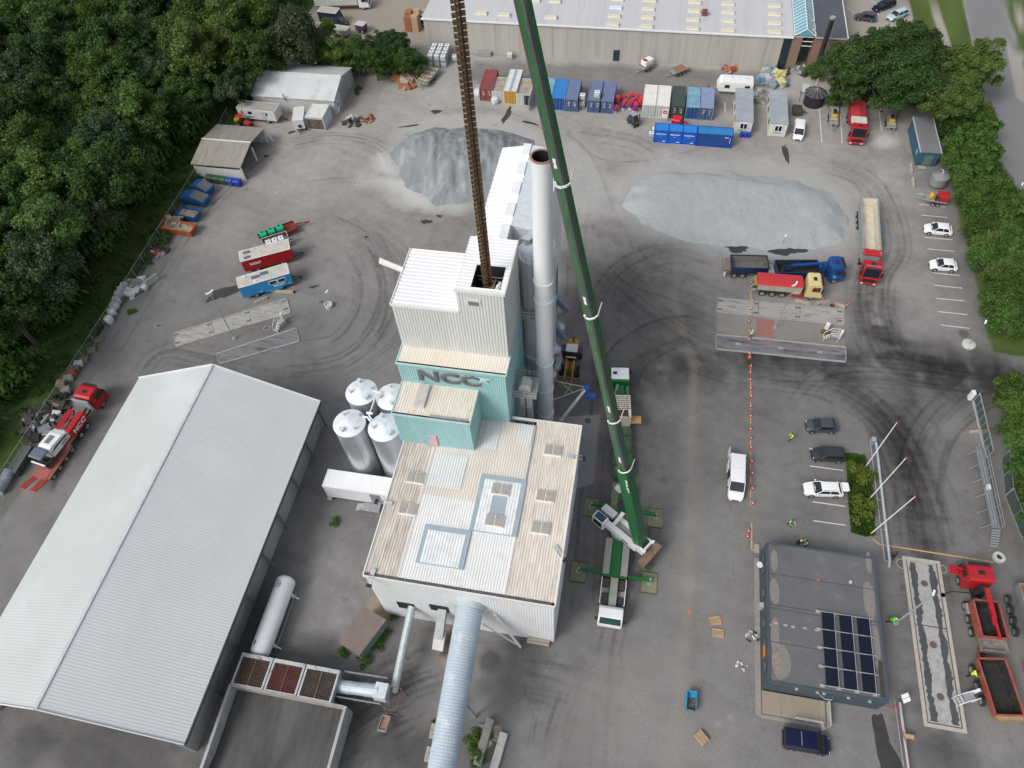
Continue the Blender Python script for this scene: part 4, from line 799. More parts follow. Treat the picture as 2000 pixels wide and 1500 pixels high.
for y in (24.6, 28.1, 28.5, 31.9): m_ = MB(); m_.bar((ox0+.15, y+.05, oz+.062), (ox1-.15, y-.05, oz+.062), .09, .015); m_.build('felt_seam', mat('seam_dark', (.07, .07, .075), .8), T)
pale = mat('dried_puddle', (.21, .2, .185), .9, 0, .15, 2., dirt=(.14, .138, .135), amt=.35, dscale=2.)
for c, rx, ry, s_ in (((1524, 1312), .95, 1.7, 1), ((1513, 1240), .45, 1.8, 2), ((1510, 1155), .5, 1.4, 3), ((1512, 1095), .35, 1.3, 4), ((1712, 1175), .6, 2., 5), ((1716, 1260), .45, 2.2, 6), ((1704, 1100), .3, 1.2, 8)):
    p = g(*c, oz); b_ = MB(); q = wavy((max(ox0+.2+rx*1.1, min(ox1-.2-rx*1.1, p.x)), max(oy0+.2+ry*1.15, p.y)), rx, ry, s_, 0, 30, .22); b_.add([(*k, oz+.066+s_*.0005) for k in q], [tuple(range(30))]); b_.build('dried_puddle', pale, T)
b_ = MB(); q = wavy((19.35, 22.6), .45, 1.3, 11, 0, 30, .2); b_.add([(*k, oz+.074) for k in q], [tuple(range(30))]); b_.build('moss_patch', mat('pink_dirt', (.24, .19, .165), .9, 0, .3, 3), T)
for px in ((1516, 1217), (1534, 1221), (1549, 1224), (1572, 1227), (1595, 1231), (1503, 1220)): p = g(*px, oz+.1); b_ = MB(); b_.box(p.x-.2, p.x+.2, p.y-.11, p.y+.11, oz+.06, oz+.11); b_.build('paving_slab', concrete, T)
p = g(1661, 1137, oz+.1); b_ = MB(); b_.box(p.x-.15, p.x+.15, p.y-.15, p.y+.15, oz, oz+.3, .04, .04); b_.build('roof_vent', mat('vent_pale', (.45, .52, .6), .4), T)
p = g(1602, 1133, oz+.1); b_ = MB(); b_.tube([(p.x-.2, p.y, oz+.1), (p.x+.25, p.y+.3, oz+.5)], .03); b_.cyl((p.x-.2, p.y, oz), (p.x-.2, p.y, oz+.16), .16); b_.build('antenna_stump', mat('rusty', (.3, .15, .1), .7), T)
b_ = MB(); b_.poly([(29.1, 21.0, oz+.07), (29.6, 20.9, oz+.07), (29.6, 24.4, oz+.07), (29.2, 24.5, oz+.07)], (0, 0, .01)); b_.build('drain_strip', mat('mud', (.05, .045, .035), .7), T)
panel = mat('solar_cell', (.004, .008, .022), .12, .2, .3, 3., spec=.6); alu = mat('aluminium', (.62, .64, .66), .35, .5)
SO = g(1605.5, 1195, oz+.35); ux = (g(1674, 1206.5, oz+.35)-SO)/2; uy = (g(1616, 1303, oz+.35)-SO)/3
ux = Vector((ux.length*1.0, 0, 0)); uy = Vector((0, -uy.length, 0))
S_ = thing('solar_array', 'twelve dark solar panels in four rows on white rails on the office roof', 'solar panels', (24, 24, oz))
for j in range(4):
    for i in range(3):
        o = SO+ux*i+uy*j; b_ = MB(); w_, h_ = ux.x*.66, -uy.y*.93
        b_.hexa([(o.x, o.y-h_, oz+.2), (o.x+w_, o.y-h_, oz+.42), (o.x+w_, o.y, oz+.42), (o.x, o.y, oz+.2)], [(o.x, o.y-h_, oz+.24), (o.x+w_, o.y-h_, oz+.46), (o.x+w_, o.y, oz+.46), (o.x, o.y, oz+.24)]); f = b_.build('solar_panel', panel, S_)
        b_ = MB(); b_.box(o.x+w_, o.x+w_+.05, o.y-h_, o.y, oz+.08, oz+.47); b_.build('support', alu, f)
for j in range(5):
    y = SO.y+uy.y*j+.02; b_ = MB(); b_.box(SO.x-.45, SO.x+ux.x*3-.2, y, y+.06, oz+.3, oz+.36); b_.build('rail', alu, S_)
    for k in (-.35, 1.2, 2.9, 4.6): b_ = MB(); b_.box(SO.x+k-.22, SO.x+k+.22, y-.12, y+.2, oz+.07, oz+.14); b_.build('ballast_block', concrete, S_)
for y in (34.0, 32.9, 30.2, 26.9, 24.8, 22.4):
    f = MB(); f.box(ox0-.05, ox0-.005, y-.5, y+.5, 1.3, 2.5); f = f.build('window', mat('win_frame', (.03, .035, .04), .5), T); b_ = MB(); b_.box(ox0-.06, ox0-.045, y-.42, y+.42, 1.38, 2.42); b_.build('pane', mat('green_glass', (.06, .09, .08), .15), f)
for x in (21.3, 23.3, 23.9, 26.2, 28.2): b_ = MB(); b_.box(x-.14, x+.14, oy0-.2, oy0, 2.75, 2.85); b_.build('downlight', alu, T)
deckm = mat('deck_timber', (.3, .26, .2), .85, 0, .12, 1., stretch=(6, .3, 1))
b_ = MB(); b_.corr((18.6, 18.25, .35), (6.1, 0, 0), (0, 2.2, 0), (0, 0, 1), .15, .02, .9); b_.box(18.6, 24.7, 18.27, 20.4, .1, .345); b_.build('deck', deckm, T)
b_ = MB(); b_.box(17.95, 18.5, 18, 34.8, 0, .08); b_.box(18.5, 24.9, 17.85, 18.2, 0, .08); b_.build('kerb_path', mat('kerb_stone', (.27, .255, .23), .85, 0, .1, 2.), T)
b_ = MB()
for z in (.85, 1.35): b_.tube([(21.6, 18.2, z), (24.1, 18.2, z), (24.2, 17.5, z)], .05, 6)
for x in (21.6, 22.8, 24.1): b_.tube([(x, 18.2, .1), (x, 18.2, 1.35)], .04, 6)
b_.build('ramp_rail', alu, T)
b_ = MB(); b_.box(24.8, 24.95, 18, 20.3, .3, 1.3); b_.build('screen', mat('screen_timber', (.4, .39, .36), .8), T)
for k in range(3): b_ = MB(); b_.box(23.9, 25.0-.4, 17.2-k*.2, 17.35-k*.2, .3-k*.1, .36-k*.1); b_.build('step', deckm, T)
b_ = MB(); b_.tube([(23.5, 20.55, 2.4), (23.9, 20.0, 2.9), (24.6, 20.0, 2.9), (24.9, 20.55, 2.4)], .04, 6); b_.build('awning_frame', alu, T)
b_ = MB(); p = g(1476, 1087, 1.8); b_.tube([(18.2, 33.4, 0), (18.2, 33.4, 1.9)], .04); b_.build('sign_post', alu, T)
b_ = MB(); b_.cyl((18.2, 33.37, 1.8), (18.15, 33.33, 1.86), .34, n=18); b_.build('dish', mat('dish', (.42, .5, .58), .4), T)
b_ = MB(); b_.box(18.1, 18.5, 28.55, 29.1, 1.0, 1.9); b_.build('heat_pump', alu, T)
b_ = MB(); p = g(1489, 1260, 2.2); b_.box(18.42, 18.5, 23.4, 24.5, 1.5, 2.2); b_.build('orange_board', orange_p, T)
b_ = MB(); b_.box(18.0, 18.5, 35.5, 36.5, 0, .25); b_.build('plinth', concrete, T)
# ================================================ BACK WAREHOUSE
T = thing('warehouse', 'long flat-roofed concrete warehouse across the top with rows of cream skylights', 'warehouse', (-10, 160, 0)); wy, wz = 133.5, 6.5
m_ = MB(); nP = 24
for k in range(nP):
    a = -45.4+(68.2)*k/nP; b2 = -45.4+68.2*(k+1)/nP; m_.box(a, b2-.02, wy-(.0 if k % 2 else .015), wy+.4, 0, wz-.1)
m_.box(-45.3, 24.2, wy+.4, 215, 0, wz-.12); m_.build('wall', mat('weathered_panel', (.41, .395, .36), .85, 0, .1, .3, dirt=(.29, .275, .25), amt=.42, dscale=1., stretch=(1.4, 1, .07), sharp=.3), T)
m_ = MB(); m_.box(-45.7, 24.4, wy-.12, 215, wz-.1, wz+.1); m_.build('roof', mat('grey_membrane', (.5, .51, .52), .7, 0, .06, .12, dirt=(.42, .43, .45), amt=.35, dscale=.3, stretch=(3., .12, 1)), T)
m_ = MB(); m_.box(-45.8, 24.4, wy-.3, wy-.1, wz-.15, wz+.14); m_.build('eaves_gutter', wpnt, T)
m_ = MB(); m_.box(-8.0, -6.8, wy-.1, wy-.01, 0, 2.2); m_.build('door', mat('dark_green_door', (.01, .04, .05), .5), T)
cream_sky = mat('cream_skylight', (.62, .59, .46), .5, 0, .05, 1.); fr = mat('sky_frame', (.5, .5, .47), .6)
z3 = lambda x, y: (900+x/4, y/4); z4 = lambda x, y: (1350+x/5, y/5)
SK = [z3(160, 102), z3(340, 115), z3(735, 10), z3(703, 135), z3(1225, -5), z3(1213, 60), z3(1200, 126), z3(1187, 190), z3(1480, 5), z3(1467, 70), z3(1459, 137), z3(1450, 205), z3(1828, 18), z3(1822, 85), z3(1815, 153), z3(1810, 222), z3(575, 0)]+[z4(x, y) for x, ys in ((360, (38, 120, 205, 293)), (815, (58, 140, 225, 312))) for y in ys]
for i, px in enumerate(SK):
    p = g(*px, wz+.3); f = MB(); f.box(p.x-1.25, p.x+1.25, p.y-.65, p.y+.65, wz+.1, wz+.3); f = f.build('skylight', fr, T); b_ = MB(); b_.box(p.x-1.2, p.x+1.2, p.y-.6, p.y+.6, wz+.3, wz+.5, .1, .1); b_.build('pane', cream_sky if i != 5 else mat('pale_pane', (.6, .68, .76), .4), f)
p = g(1376, 27, wz+.3); b_ = MB(); b_.box(p.x-.5, p.x+.5, p.y-.5, p.y+.5, wz, wz+1.0); b_.build('vent_box', mat('vent_brown', (.16, .06, .05), .6), T)
m_ = MB(); m_.box(22.85, 24.2, wy-.06, wy+.3, 0, wz-.14); m_.build('glazed_strip', mat('strip_glass', (.015, .03, .045), .2), T)
m_ = MB(); m_.box(24.2, 26.05, wy+.1, 150, 0, wz-.2); m_.build('brick_pier', mat('brick_wall', (.24, .155, .115), .85, 0, .12, 3, dirt=(.18, .11, .08), amt=.4, dscale=6), T)
m_ = MB()
gx0, gx1, gr = 24.5, 28.2, 26.4
for s_, xe in ((-1, gx0), (1, gx1)): m_.quad((xe, wy+.2, wz+.2), (xe, 215, wz+.2), (gr, 215, wz+1.5), (gr, wy+.2, wz+1.5))
m_.quad((gx0, wy+.25, wz+.2), (gx1, wy+.25, wz+.2), (gr, wy+.25, wz+1.5)); m_.build('glass_ridge', mat('roof_glass', (.16, .34, .42), .15, 0, .15, .3), T)
for k in range(56):
    y = wy+.3+k*1.1; m_ = MB(); m_.bar((gx0, y, wz+.23), (gr, y, wz+1.53), .07, .05); m_.bar((gx1, y, wz+.23), (gr, y, wz+1.53), .07, .05)
    if k < 14: m_.build('glazing_bar', wpnt, T)
m_ = MB(); m_.bar((gr, wy+.1, wz+1.55), (gr, 215, wz+1.55), .14, .06); m_.build('ridge_bar', wpnt, T)
m_ = MB()
for x in (gx0, gx1): m_.bar((x, wy+.1, wz+.25), (x, 215, wz+.25), .12, .1); m_.bar((x, wy+.15, wz+.22), (gr, wy+.15, wz+1.52), .1, .1)
m_.build('glass_frame', wpnt, T)
for k in range(3): m_ = MB(); m_.box(gx0+.2, gx1-.2, wy+.3, wy+.4, wz-.1-k*.85, wz-k*.85); m_.build('transom', wpnt, T)
m_ = MB(); m_.box(26.05, 28.2, wy+3.4, wy+3.6, 0, wz); m_.build('entrance_glass', mat('entr', (.05, .1, .1), .2, 0, .5, 1), T)
T = thing('brick_building', 'brown brick building with flat dark roof and black flue at the top right', 'building', (31, 150, 0))
m_ = MB(); m_.box(28.2, 33.6, wy+.3, 215, 0, wz-.05); m_.build('wall', mat('brick_wall', (.24, .155, .115), .85), T)
m_ = MB(); m_.box(28.1, 33.7, wy+.1, 215, wz-.04, wz+.15); m_.build('roof', mat('slate_roof', (.075, .085, .105), .8, 0, .1, .3, dirt=(.11, .12, .14), amt=.3, dscale=.4), T)
m_ = MB(); m_.box(33.7, 33.85, wy+.1, 215, wz-.1, wz+.2); m_.build('roof_trim', wpnt, T)
m_ = MB(); m_.box(28.1, 33.7, wy, wy+.1, wz-.1, wz+.18); m_.build('roof_trim', mat('trim_dark', (.35, .37, .38), .6), T)
for px in ((1587, 43), (1588, 61)): p = g(*px, wz+.3); m_ = MB(); m_.cyl((p.x, p.y, wz), (p.x, p.y, wz+.5), .3, .3); m_.cyl((p.x, p.y, wz+.5), (p.x, p.y, wz+.6), .4); m_.build('roof_cowl', mat('cowl', (.55, .4, .38), .6), T)
m_ = MB(); p = g(1589, 152); m_.cyl((p.x, p.y, 0), (p.x, p.y, 11.2), .42, n=16); m_.build('flue', mat('flue_black', (.02, .02, .022), .5), T, True)
m_ = MB(); m_.cyl((p.x, p.y, 11.2), (p.x, p.y, 11.5), .5, n=16); m_.build('flue_cap', steel, T)
# ================================================ SHEDS UPPER LEFT
def gshed(name, label, x0, x1, y0, y1, ze, zr_, wm, rm, open_right=False, gapfront=False, dirtw=None):
    T = thing(name, label, 'shed', ((x0+x1)/2, (y0+y1)/2, 0)); ym = (y0+y1)/2; m_ = MB()
    zt = ze-.7 if gapfront else ze-.05
    m_.box(x0+.2, x1-.25, y0+.2, y0+.35, 0, zt); m_.box(x0+.2, x1-.25, y1-.35, y1-.2, 0, ze-.05); m_.box(x0+.2, x0+.35, y0+.35, y1-.35, 0, ze-.05)
    for xx in ((x0+.2,) if open_right else (x0+.2, x1-.35)): m_.poly([(xx, y0+.35, ze-.05), (xx, y1-.35, ze-.05), (xx, ym, zr_-.1)], (.12, 0, 0))
    if not open_right: m_.box(x1-.4, x1-.25, y0+.35, y1-.35, 0, ze-.05)
    m_.build('wall', wm, T)
    for s_ in (0, 1):
        ye = y0 if s_ == 0 else y1; m_ = MB(); v = Vector((0, ym-ye, zr_-ze)); nn = Vector((0, -(zr_-ze) if s_ == 0 else (zr_-ze), abs(ym-ye)))
        if s_ == 0: m_.corr((x0, ye, ze), (x1-x0, 0, 0), v, nn, .35, .03)
        else: m_.corr((x1, ye, ze), (x0-x1, 0, 0), v, nn, .35, .03)
        m_.add([(x0, ye, ze-.08), (x1, ye, ze-.08), (x1, ym, zr_-.08), (x0, ym, zr_-.08)], [(0, 1, 2, 3)]); m_.build('roof', rm, T)
    m_ = MB(); m_.bar((x0, ym, zr_+.05), (x1, ym, zr_+.05), .3, .06); m_.build('ridge_cap', trim, T); return T
TA = gshed('shed', 'pale grey steel workshop shed with wide roller door in its gable, by the trees', -73.2, -56.8, 110, 121, 3.1, 4.7, mat('shed_wall', (.45, .46, .45), .6), mat('shed_roof', (.56, .59, .6), .6, 0, .06, .3, dirt=(.36, .37, .3), amt=.22, dscale=.2, stretch=(1, 1, 1)))
m_ = MB(); m_.box(-57.05, -56.98, 113.6, 117.6, 0, 3.4); m_.build('roller_door', mat('roller', (.3, .32, .36), .6), TA)
m_ = MB(); m_.box(-57.05, -56.96, 110.9, 111.9, 0, 2.1); d_ = m_.build('door', wpnt, TA); m_ = MB(); m_.box(-56.96, -56.94, 111.15, 111.65, 1.2, 1.9); m_.build('pane', glass, d_)
m_ = MB(); m_.cyl((-66.5, 110.0, 2.6), (-66.5, 109.9, 4.0), .13); m_.build('flue', steel, TA)
TB = gshed('shelter', 'open-ended weathered grey shelter with low white front wall beside the wood', -76.2, -67.0, 90., 101.2, 2.9, 3.9, mat('shelter_wall', (.55, .57, .56), .7), mat('weathered_sheet', (.33, .31, .27), .8, 0, .15, .5, dirt=(.2, .185, .15), amt=.5, dscale=.9, stretch=(2, .3, 1), sharp=.3), True, True)
for y in (90.4, 95.6, 100.8): m_ = MB(); m_.bar((-67.2, y, 0), (-67.2, y, 2.9), .2, .2, (0, 1, 0)); m_.build('post', trim, TB)
m_ = MB(); m_.bar((-67.1, 100.9, 2.8), (-66.2, 101.2, .1), .25, .25); m_.build('stay', trim, TB)
# ================================================ GRAVEL HEAPS
def heap(label, pix, Hm, slope, seed, ridge, colm, flat=.7, ysc=1., crisp=.5):
    P_ = np.array([g(*p)[:2] for p in pix]); c = P_.mean(0); T0 = (float(c[0]), float(c[1]), 0)
    st = .3; xs = np.arange(P_[:, 0].min()-1, P_[:, 0].max()+1, st); ys = np.arange(P_[:, 1].min()-1, P_[:, 1].max()+1, st); x, y = np.meshgrid(xs, ys)
    ins = np.zeros(x.shape, bool); dm = np.full(x.shape, 1e9); n = len(P_)
    for i in range(n):
        p, q = P_[i], P_[(i+1) % n]; k = ((p[1] > y) != (q[1] > y)) & (x < (q[0]-p[0])*(y-p[1])/(q[1]-p[1]+1e-12)+p[0]); ins ^= k
        dx, dy = q-p; t = np.clip(((x-p[0])*dx+(y-p[1])*dy)/(dx*dx+dy*dy), 0, 1); dm = np.minimum(dm, np.hypot(x-p[0]-t*dx, y-p[1]-t*dy))
    d = np.where(ins, dm, -dm)+(fbm(x, y, 2.5, seed)-.5)*1.6
    h = slope*d; top = Hm*((.75+.5*fbm(x, y, 7, seed+5)) if ridge else (.85+.3*fbm(x, y, 12, seed+5))); h = -np.logaddexp(-h/.35, -top/.35)*.35
    gul = np.abs(fbm(x*1.6+y*.35, y*.35, 2.2, seed+8, 3)-.5)*2; h = h-np.clip(h, 0, 2)*(.28 if ridge else .1)*(1-gul)**2*np.clip(h/2, 0, 1)
    h += (fbm(x, y, 1.0, seed+9, 3)-.5)*(.3 if ridge else .14)*np.clip(h, 0, 1)
    h = np.where(h > 0, h, h*.6-.02); NYh, NXh = x.shape; vid = np.arange(NYh*NXh).reshape(NYh, NXh)
    keep = (h[:-1, :-1] > -.25)|(h[1:, 1:] > -.25)|(h[1:, :-1] > -.25)|(h[:-1, 1:] > -.25)
    q = np.stack([vid[:-1, :-1], vid[:-1, 1:], vid[1:, 1:], vid[1:, :-1]], -1)[keep]
    used = np.unique(q); rm_ = -np.ones(vid.size, int); rm_[used] = np.arange(len(used)); V_ = np.stack([x.ravel(), y.ravel(), h.ravel()], -1)[used]
    me = D_.meshes.new('gravel_heap'); me.from_pydata(V_.tolist(), [], rm_[q].tolist()); me.materials.append(colm); me.polygons.foreach_set('use_smooth', [True]*len(me.polygons))
    o = link('gravel_heap', me); tag(o, label, 'gravel heap'); return o
heap('tall blue-grey gravel heap with gullied slopes behind the plant', [(765, 300), (800, 262), (850, 248), (980, 255), (1040, 275), (1052, 330), (1020, 380), (940, 398), (850, 398), (800, 365), (778, 335)], 3.6, .62, 3, True, mat('gravel_dark', (.21, .235, .24), .95, 0, .14, .3, dirt=(.37, .4, .41), amt=.36, dscale=.35, stretch=(1.5, .5, 1), bump=.9, bscale=8, sharp=.2))
heap('broad low pale gravel heap in the open yard above the tipper lorries', [(1212, 400), (1236, 362), (1290, 338), (1380, 335), (1470, 342), (1560, 352), (1625, 378), (1655, 425), (1650, 470), (1590, 488), (1500, 486), (1420, 480), (1330, 468), (1255, 440)], 1.35, .4, 12, False, mat('gravel_pale', (.34, .37, .375), .95, 0, .1, 2.5, dirt=(.4, .43, .43), amt=.4, dscale=.3, bump=.8, bscale=9, sharp=.25))
# ================================================ FENCES AND GATES
def meshmat(name, col, a=.4, sc=9.):
    m = D_.materials.new(name); m.use_nodes = True; t = m.node_tree; b = t.nodes['Principled BSDF']; b.inputs['Base Color'].default_value = (*col, 1); b.inputs['Metallic'].default_value = .2; b.inputs['Roughness'].default_value = .6
    tc = _n(t, 'ShaderNodeTexCoord'); w1 = _n(t, 'ShaderNodeTexChecker', i_Scale=sc*2); t.links.new(tc.outputs['Object'], w1.inputs[0])
    mr = _n(t, 'ShaderNodeMapRange', i_3=a*.6, i_4=min(1, a*1.4)); t.links.new(w1.outputs['Fac'], mr.inputs[0]); t.links.new(mr.outputs[0], b.inputs['Alpha']); return m
wire = meshmat('fence_wire', (.1, .12, .11), .26); wire2 = meshmat('green_fence_wire', (.06, .12, .1), .45)
def fence(label, pts, h=1.9, step=3., wm=wire, pm=sdull, base=True):
    T = thing('fence', label, 'fence', (pts[0][0], pts[0][1], 0))
    for i, (a, b_) in enumerate(zip(pts[:-1], pts[1:])):
        a, b_ = Vector((*a, 0)), Vector((*b_, 0)); L_ = (b_-a).length; m_ = MB(); m_.quad(a+Vector((0, 0, .05)), b_+Vector((0, 0, .05)), b_+Vector((0, 0, h)), a+Vector((0, 0, h))); m_.build('wire_mesh', wm, T)
        m_ = MB(); m_.bar(a+Vector((0, 0, h)), b_+Vector((0, 0, h)), .04); m_.build('top_rail', pm, T)
        if base: m_ = MB(); m_.bar(a+Vector((0, 0, .05)), b_+Vector((0, 0, .05)), .16, .2); m_.build('base_board', mat('base_board', (.22, .21, .19), .9), T)
        for k in range(int(L_/step)+1): p = a.lerp(b_, min(1, k*step/L_)); m_ = MB(); m_.cyl(p, p+Vector((0, 0, h+.05)), .045, n=6); m_.build('post', pm, T)
fence('wire mesh fence between the yard and the wood', [(-75.2, 8), (-75.3, 60), (-75.9, 92), (-77.5, 108)])
fence('green mesh fence along the lower right hedge', [(47.4, 52.5), (46.8, 47.2), (47.7, 41.5), (48.4, 34), (48.8, 24)], 2., 2.6, wire2)
T = thing('sliding_gate', 'long galvanised sliding gate standing open beside the right hedge', 'gate', (45.5, 56, 0)); m_ = MB(); a, b_ = Vector((45.5, 60.6, 0)), Vector((45.6, 52.2, 0)); U_ = lambda z: Vector((0, 0, z))
m_.bar(a+U_(.15), b_+U_(.15), .28, .2); m_.build('bottom_beam', alu, T)
m_ = MB(); m_.bar(a+U_(1.9), b_+U_(1.9), .1, .12); m_.bar(a+U_(.2), a+U_(1.95), .1); m_.bar(b_+U_(.2), b_+U_(1.95), .1); m_.build('frame', steel, T)
for k in range(1, 8): m_ = MB(); p = a.lerp(b_, k/8); m_.bar(p+U_(.2), p+U_(1.9), .06); m_.build('upright', steel, T)
m_ = MB(); m_.quad(a+U_(.25), b_+U_(.25), b_+U_(1.85), a+U_(1.85)); m_.build('mesh_panel', wire2, T)
m_ = MB(); m_.box(44.9, 45.35, 60.7, 61.4, 0, 1.5); m_.build('motor_box', wpnt, T, bevel=.05)
T = thing('stair_gangway', 'galvanised lorry gangway on legs with rails and a stair at its near end', 'gangway', (44.3, 47, 0)); xg = 43.9
m_ = MB(); m_.box(xg, xg+.9, 42.2, 52.6, 1.2, 1.28); m_.build('walkway', mat('grating', (.25, .27, .28), .6, .4), T)
for y0_, y1_ in ((42.2, 47.4), (47.4, 52.6)):
    for x in (xg, xg+.9):
        m_ = MB()
        for z in (1.75, 2.25): m_.tube([(x, y0_, z), (x, y1_, z)], .035, 5)
        for k in range(5): m_.tube([(x, y0_+(y1_-y0_)*k/4, 1.2), (x, y0_+(y1_-y0_)*k/4, 2.25)], .03, 5)
        m_.build('handrail', steel, T)
for k in range(6):
    y = 42.6+k*1.95
    for s_ in (-1, 1): m_ = MB(); m_.tube([(xg+.45+s_*.4, y, 1.2), (xg+.45+s_*1.0, y, 0)], .05, 6); m_.build('leg', steel, T)
for k in range(7): m_ = MB(); m_.box(xg+.05, xg+.95, 41.9-k*.24, 42.1-k*.24, 1.05-k*.17, 1.1-k*.17); m_.build('stair_tread', steel, T)
m_ = MB(); m_.box(xg+.2, xg+.6, 47.0, 47.6, 1.3, 1.7); m_.build('white_bag', wpnt, T)
# guard rail by the flagpoles
T = thing('barrier_rail', 'long galvanised double pipe barrier between parking strip and lorry lane', 'barrier', (33, 46, 0)); a, b_ = g(1704, 868, .7), g(1733, 1096, .7); m_ = MB()
m_.tube([a+Vector((.35, .1, .2)), a+Vector((.1, .5, .2)), a+Vector((-.3, .1, .2)), b_+Vector((-.35, 0, .2))], .06, 8); m_.build('inner_pipe', steel, T)
m_ = MB(); m_.tube([a+Vector((.35, .1, .3)), b_+Vector((.15, 0, .3)), b_+Vector((.0, -.8, .3))], .15, 10); m_.build('outer_pipe', mat('pipe_galv', (.5, .55, .58), .4, .3), T, True)
for k in range(5): p = a.lerp(b_, k/4.); m_ = MB(); m_.bar(p-Vector((.35, 0, 0)), p+Vector((.35, 0, 0)), .08); m_.cyl((p.x, p.y, 0), (p.x, p.y, .8), .06); m_.build('cross_post', steel, T)
m_ = MB(); p = g(1707, 858, .8); m_.box(p.x-.25, p.x+.25, p.y-.3, p.y+.3, 0, 1.0); m_.build('drive_cabinet', mat('cab_blue', (.3, .36, .42), .5), T, bevel=.04)
T = thing('barrier_rail', 'galvanised pipe barrier with red hose running down from the office corner', 'barrier', (31.5, 17, 0)); a, b_ = g(1757, 1372, .7), g(1775, 1500, .7); m_ = MB(); m_.tube([a, b_+(b_-a)*.5], .14, 8); m_.build('outer_pipe', mat('pipe_galv', (.5, .55, .58)), T, True)
m_ = MB(); m_.tube([a+Vector((-.5, .2, .1)), b_+Vector((-.5, 0, .1))], .05, 6); m_.build('inner_pipe', steel, T)
m_ = MB(); m_.tube([(29.8, 20.9, .9), (31.2, 20.9, .8), a+Vector((-.2, -.2, .2)), a+Vector((-.25, -2, .2)), a+Vector((.1, -4, .25)), a+Vector((.2, -7, .25))], .04, 6); m_.build('hose', mat('hose_red', (.28, .06, .05), .6), T)
m_ = MB(); m_.box(a.x-.1, a.x+.9, a.y-3.3, a.y-2.9, .8, .9); m_.build('board', wood, T)
T = thing('flat_sign', 'tilted white square panel on a post at the office corner', 'sign', (32, 20.8, 0)); p = g(1769, 1363, 1.6); m_ = MB(); m_.bar(p, (p.x, p.y, 0), .06); m_.build('post', steel, T)
m_ = MB(); M_ = Matrix.Translation(p)@Matrix.Rotation(.5, 4, 'Z')@Matrix.Rotation(.5, 4, 'X'); m_.box(-.4, .4, -.42, -.02, 0, .04, M=M_); m_.box(-.4, .4, .02, .42, 0, .04, M=M_); m_.build('board', wpnt, T)
# ================================================ VEHICLES (x forward, z up)
rim_m = mat('rim_metal', (.42, .43, .44), .35, .6); trim_b = mat('black_trim', (.02, .02, .022), .5)
def wheel(T, x, y, r=.33, w=.22, rimr=None, name='wheel', rm=None):
    b = MB(); b.cyl((x, y-w/2, r), (x, y+w/2, r), r, n=20); W_ = b.build(name, rubber, T, bevel=.03, w=0)
    s = 1 if y > 0 else -1; b = MB(); b.cyl((x, y+s*(w/2-.02), r), (x, y+s*(w/2+.015), r), rimr or r*.62, n=16); b.build('rim', rm or rim_m, W_, w=0)
    return W_
def bx(T, name, m, *a, bevel=0, **k): b = MB(); b.box(*a, **k); return b.build(name, m, T, bevel=bevel, w=0)
def sec(x, w, zb, zt, zc, tum=.94):
    return [(x, -w*.9, zb), (x, -w, zb+.16), (x, -w, (zb+zt)/2+.08), (x, -w*tum, zt), (x, -w*.5, zc-.01), (x, 0, zc), (x, w*.5, zc-.01), (x, w*tum, zt), (x, w, (zb+zt)/2+.08), (x, w, zb+.16), (x, w*.9, zb)]
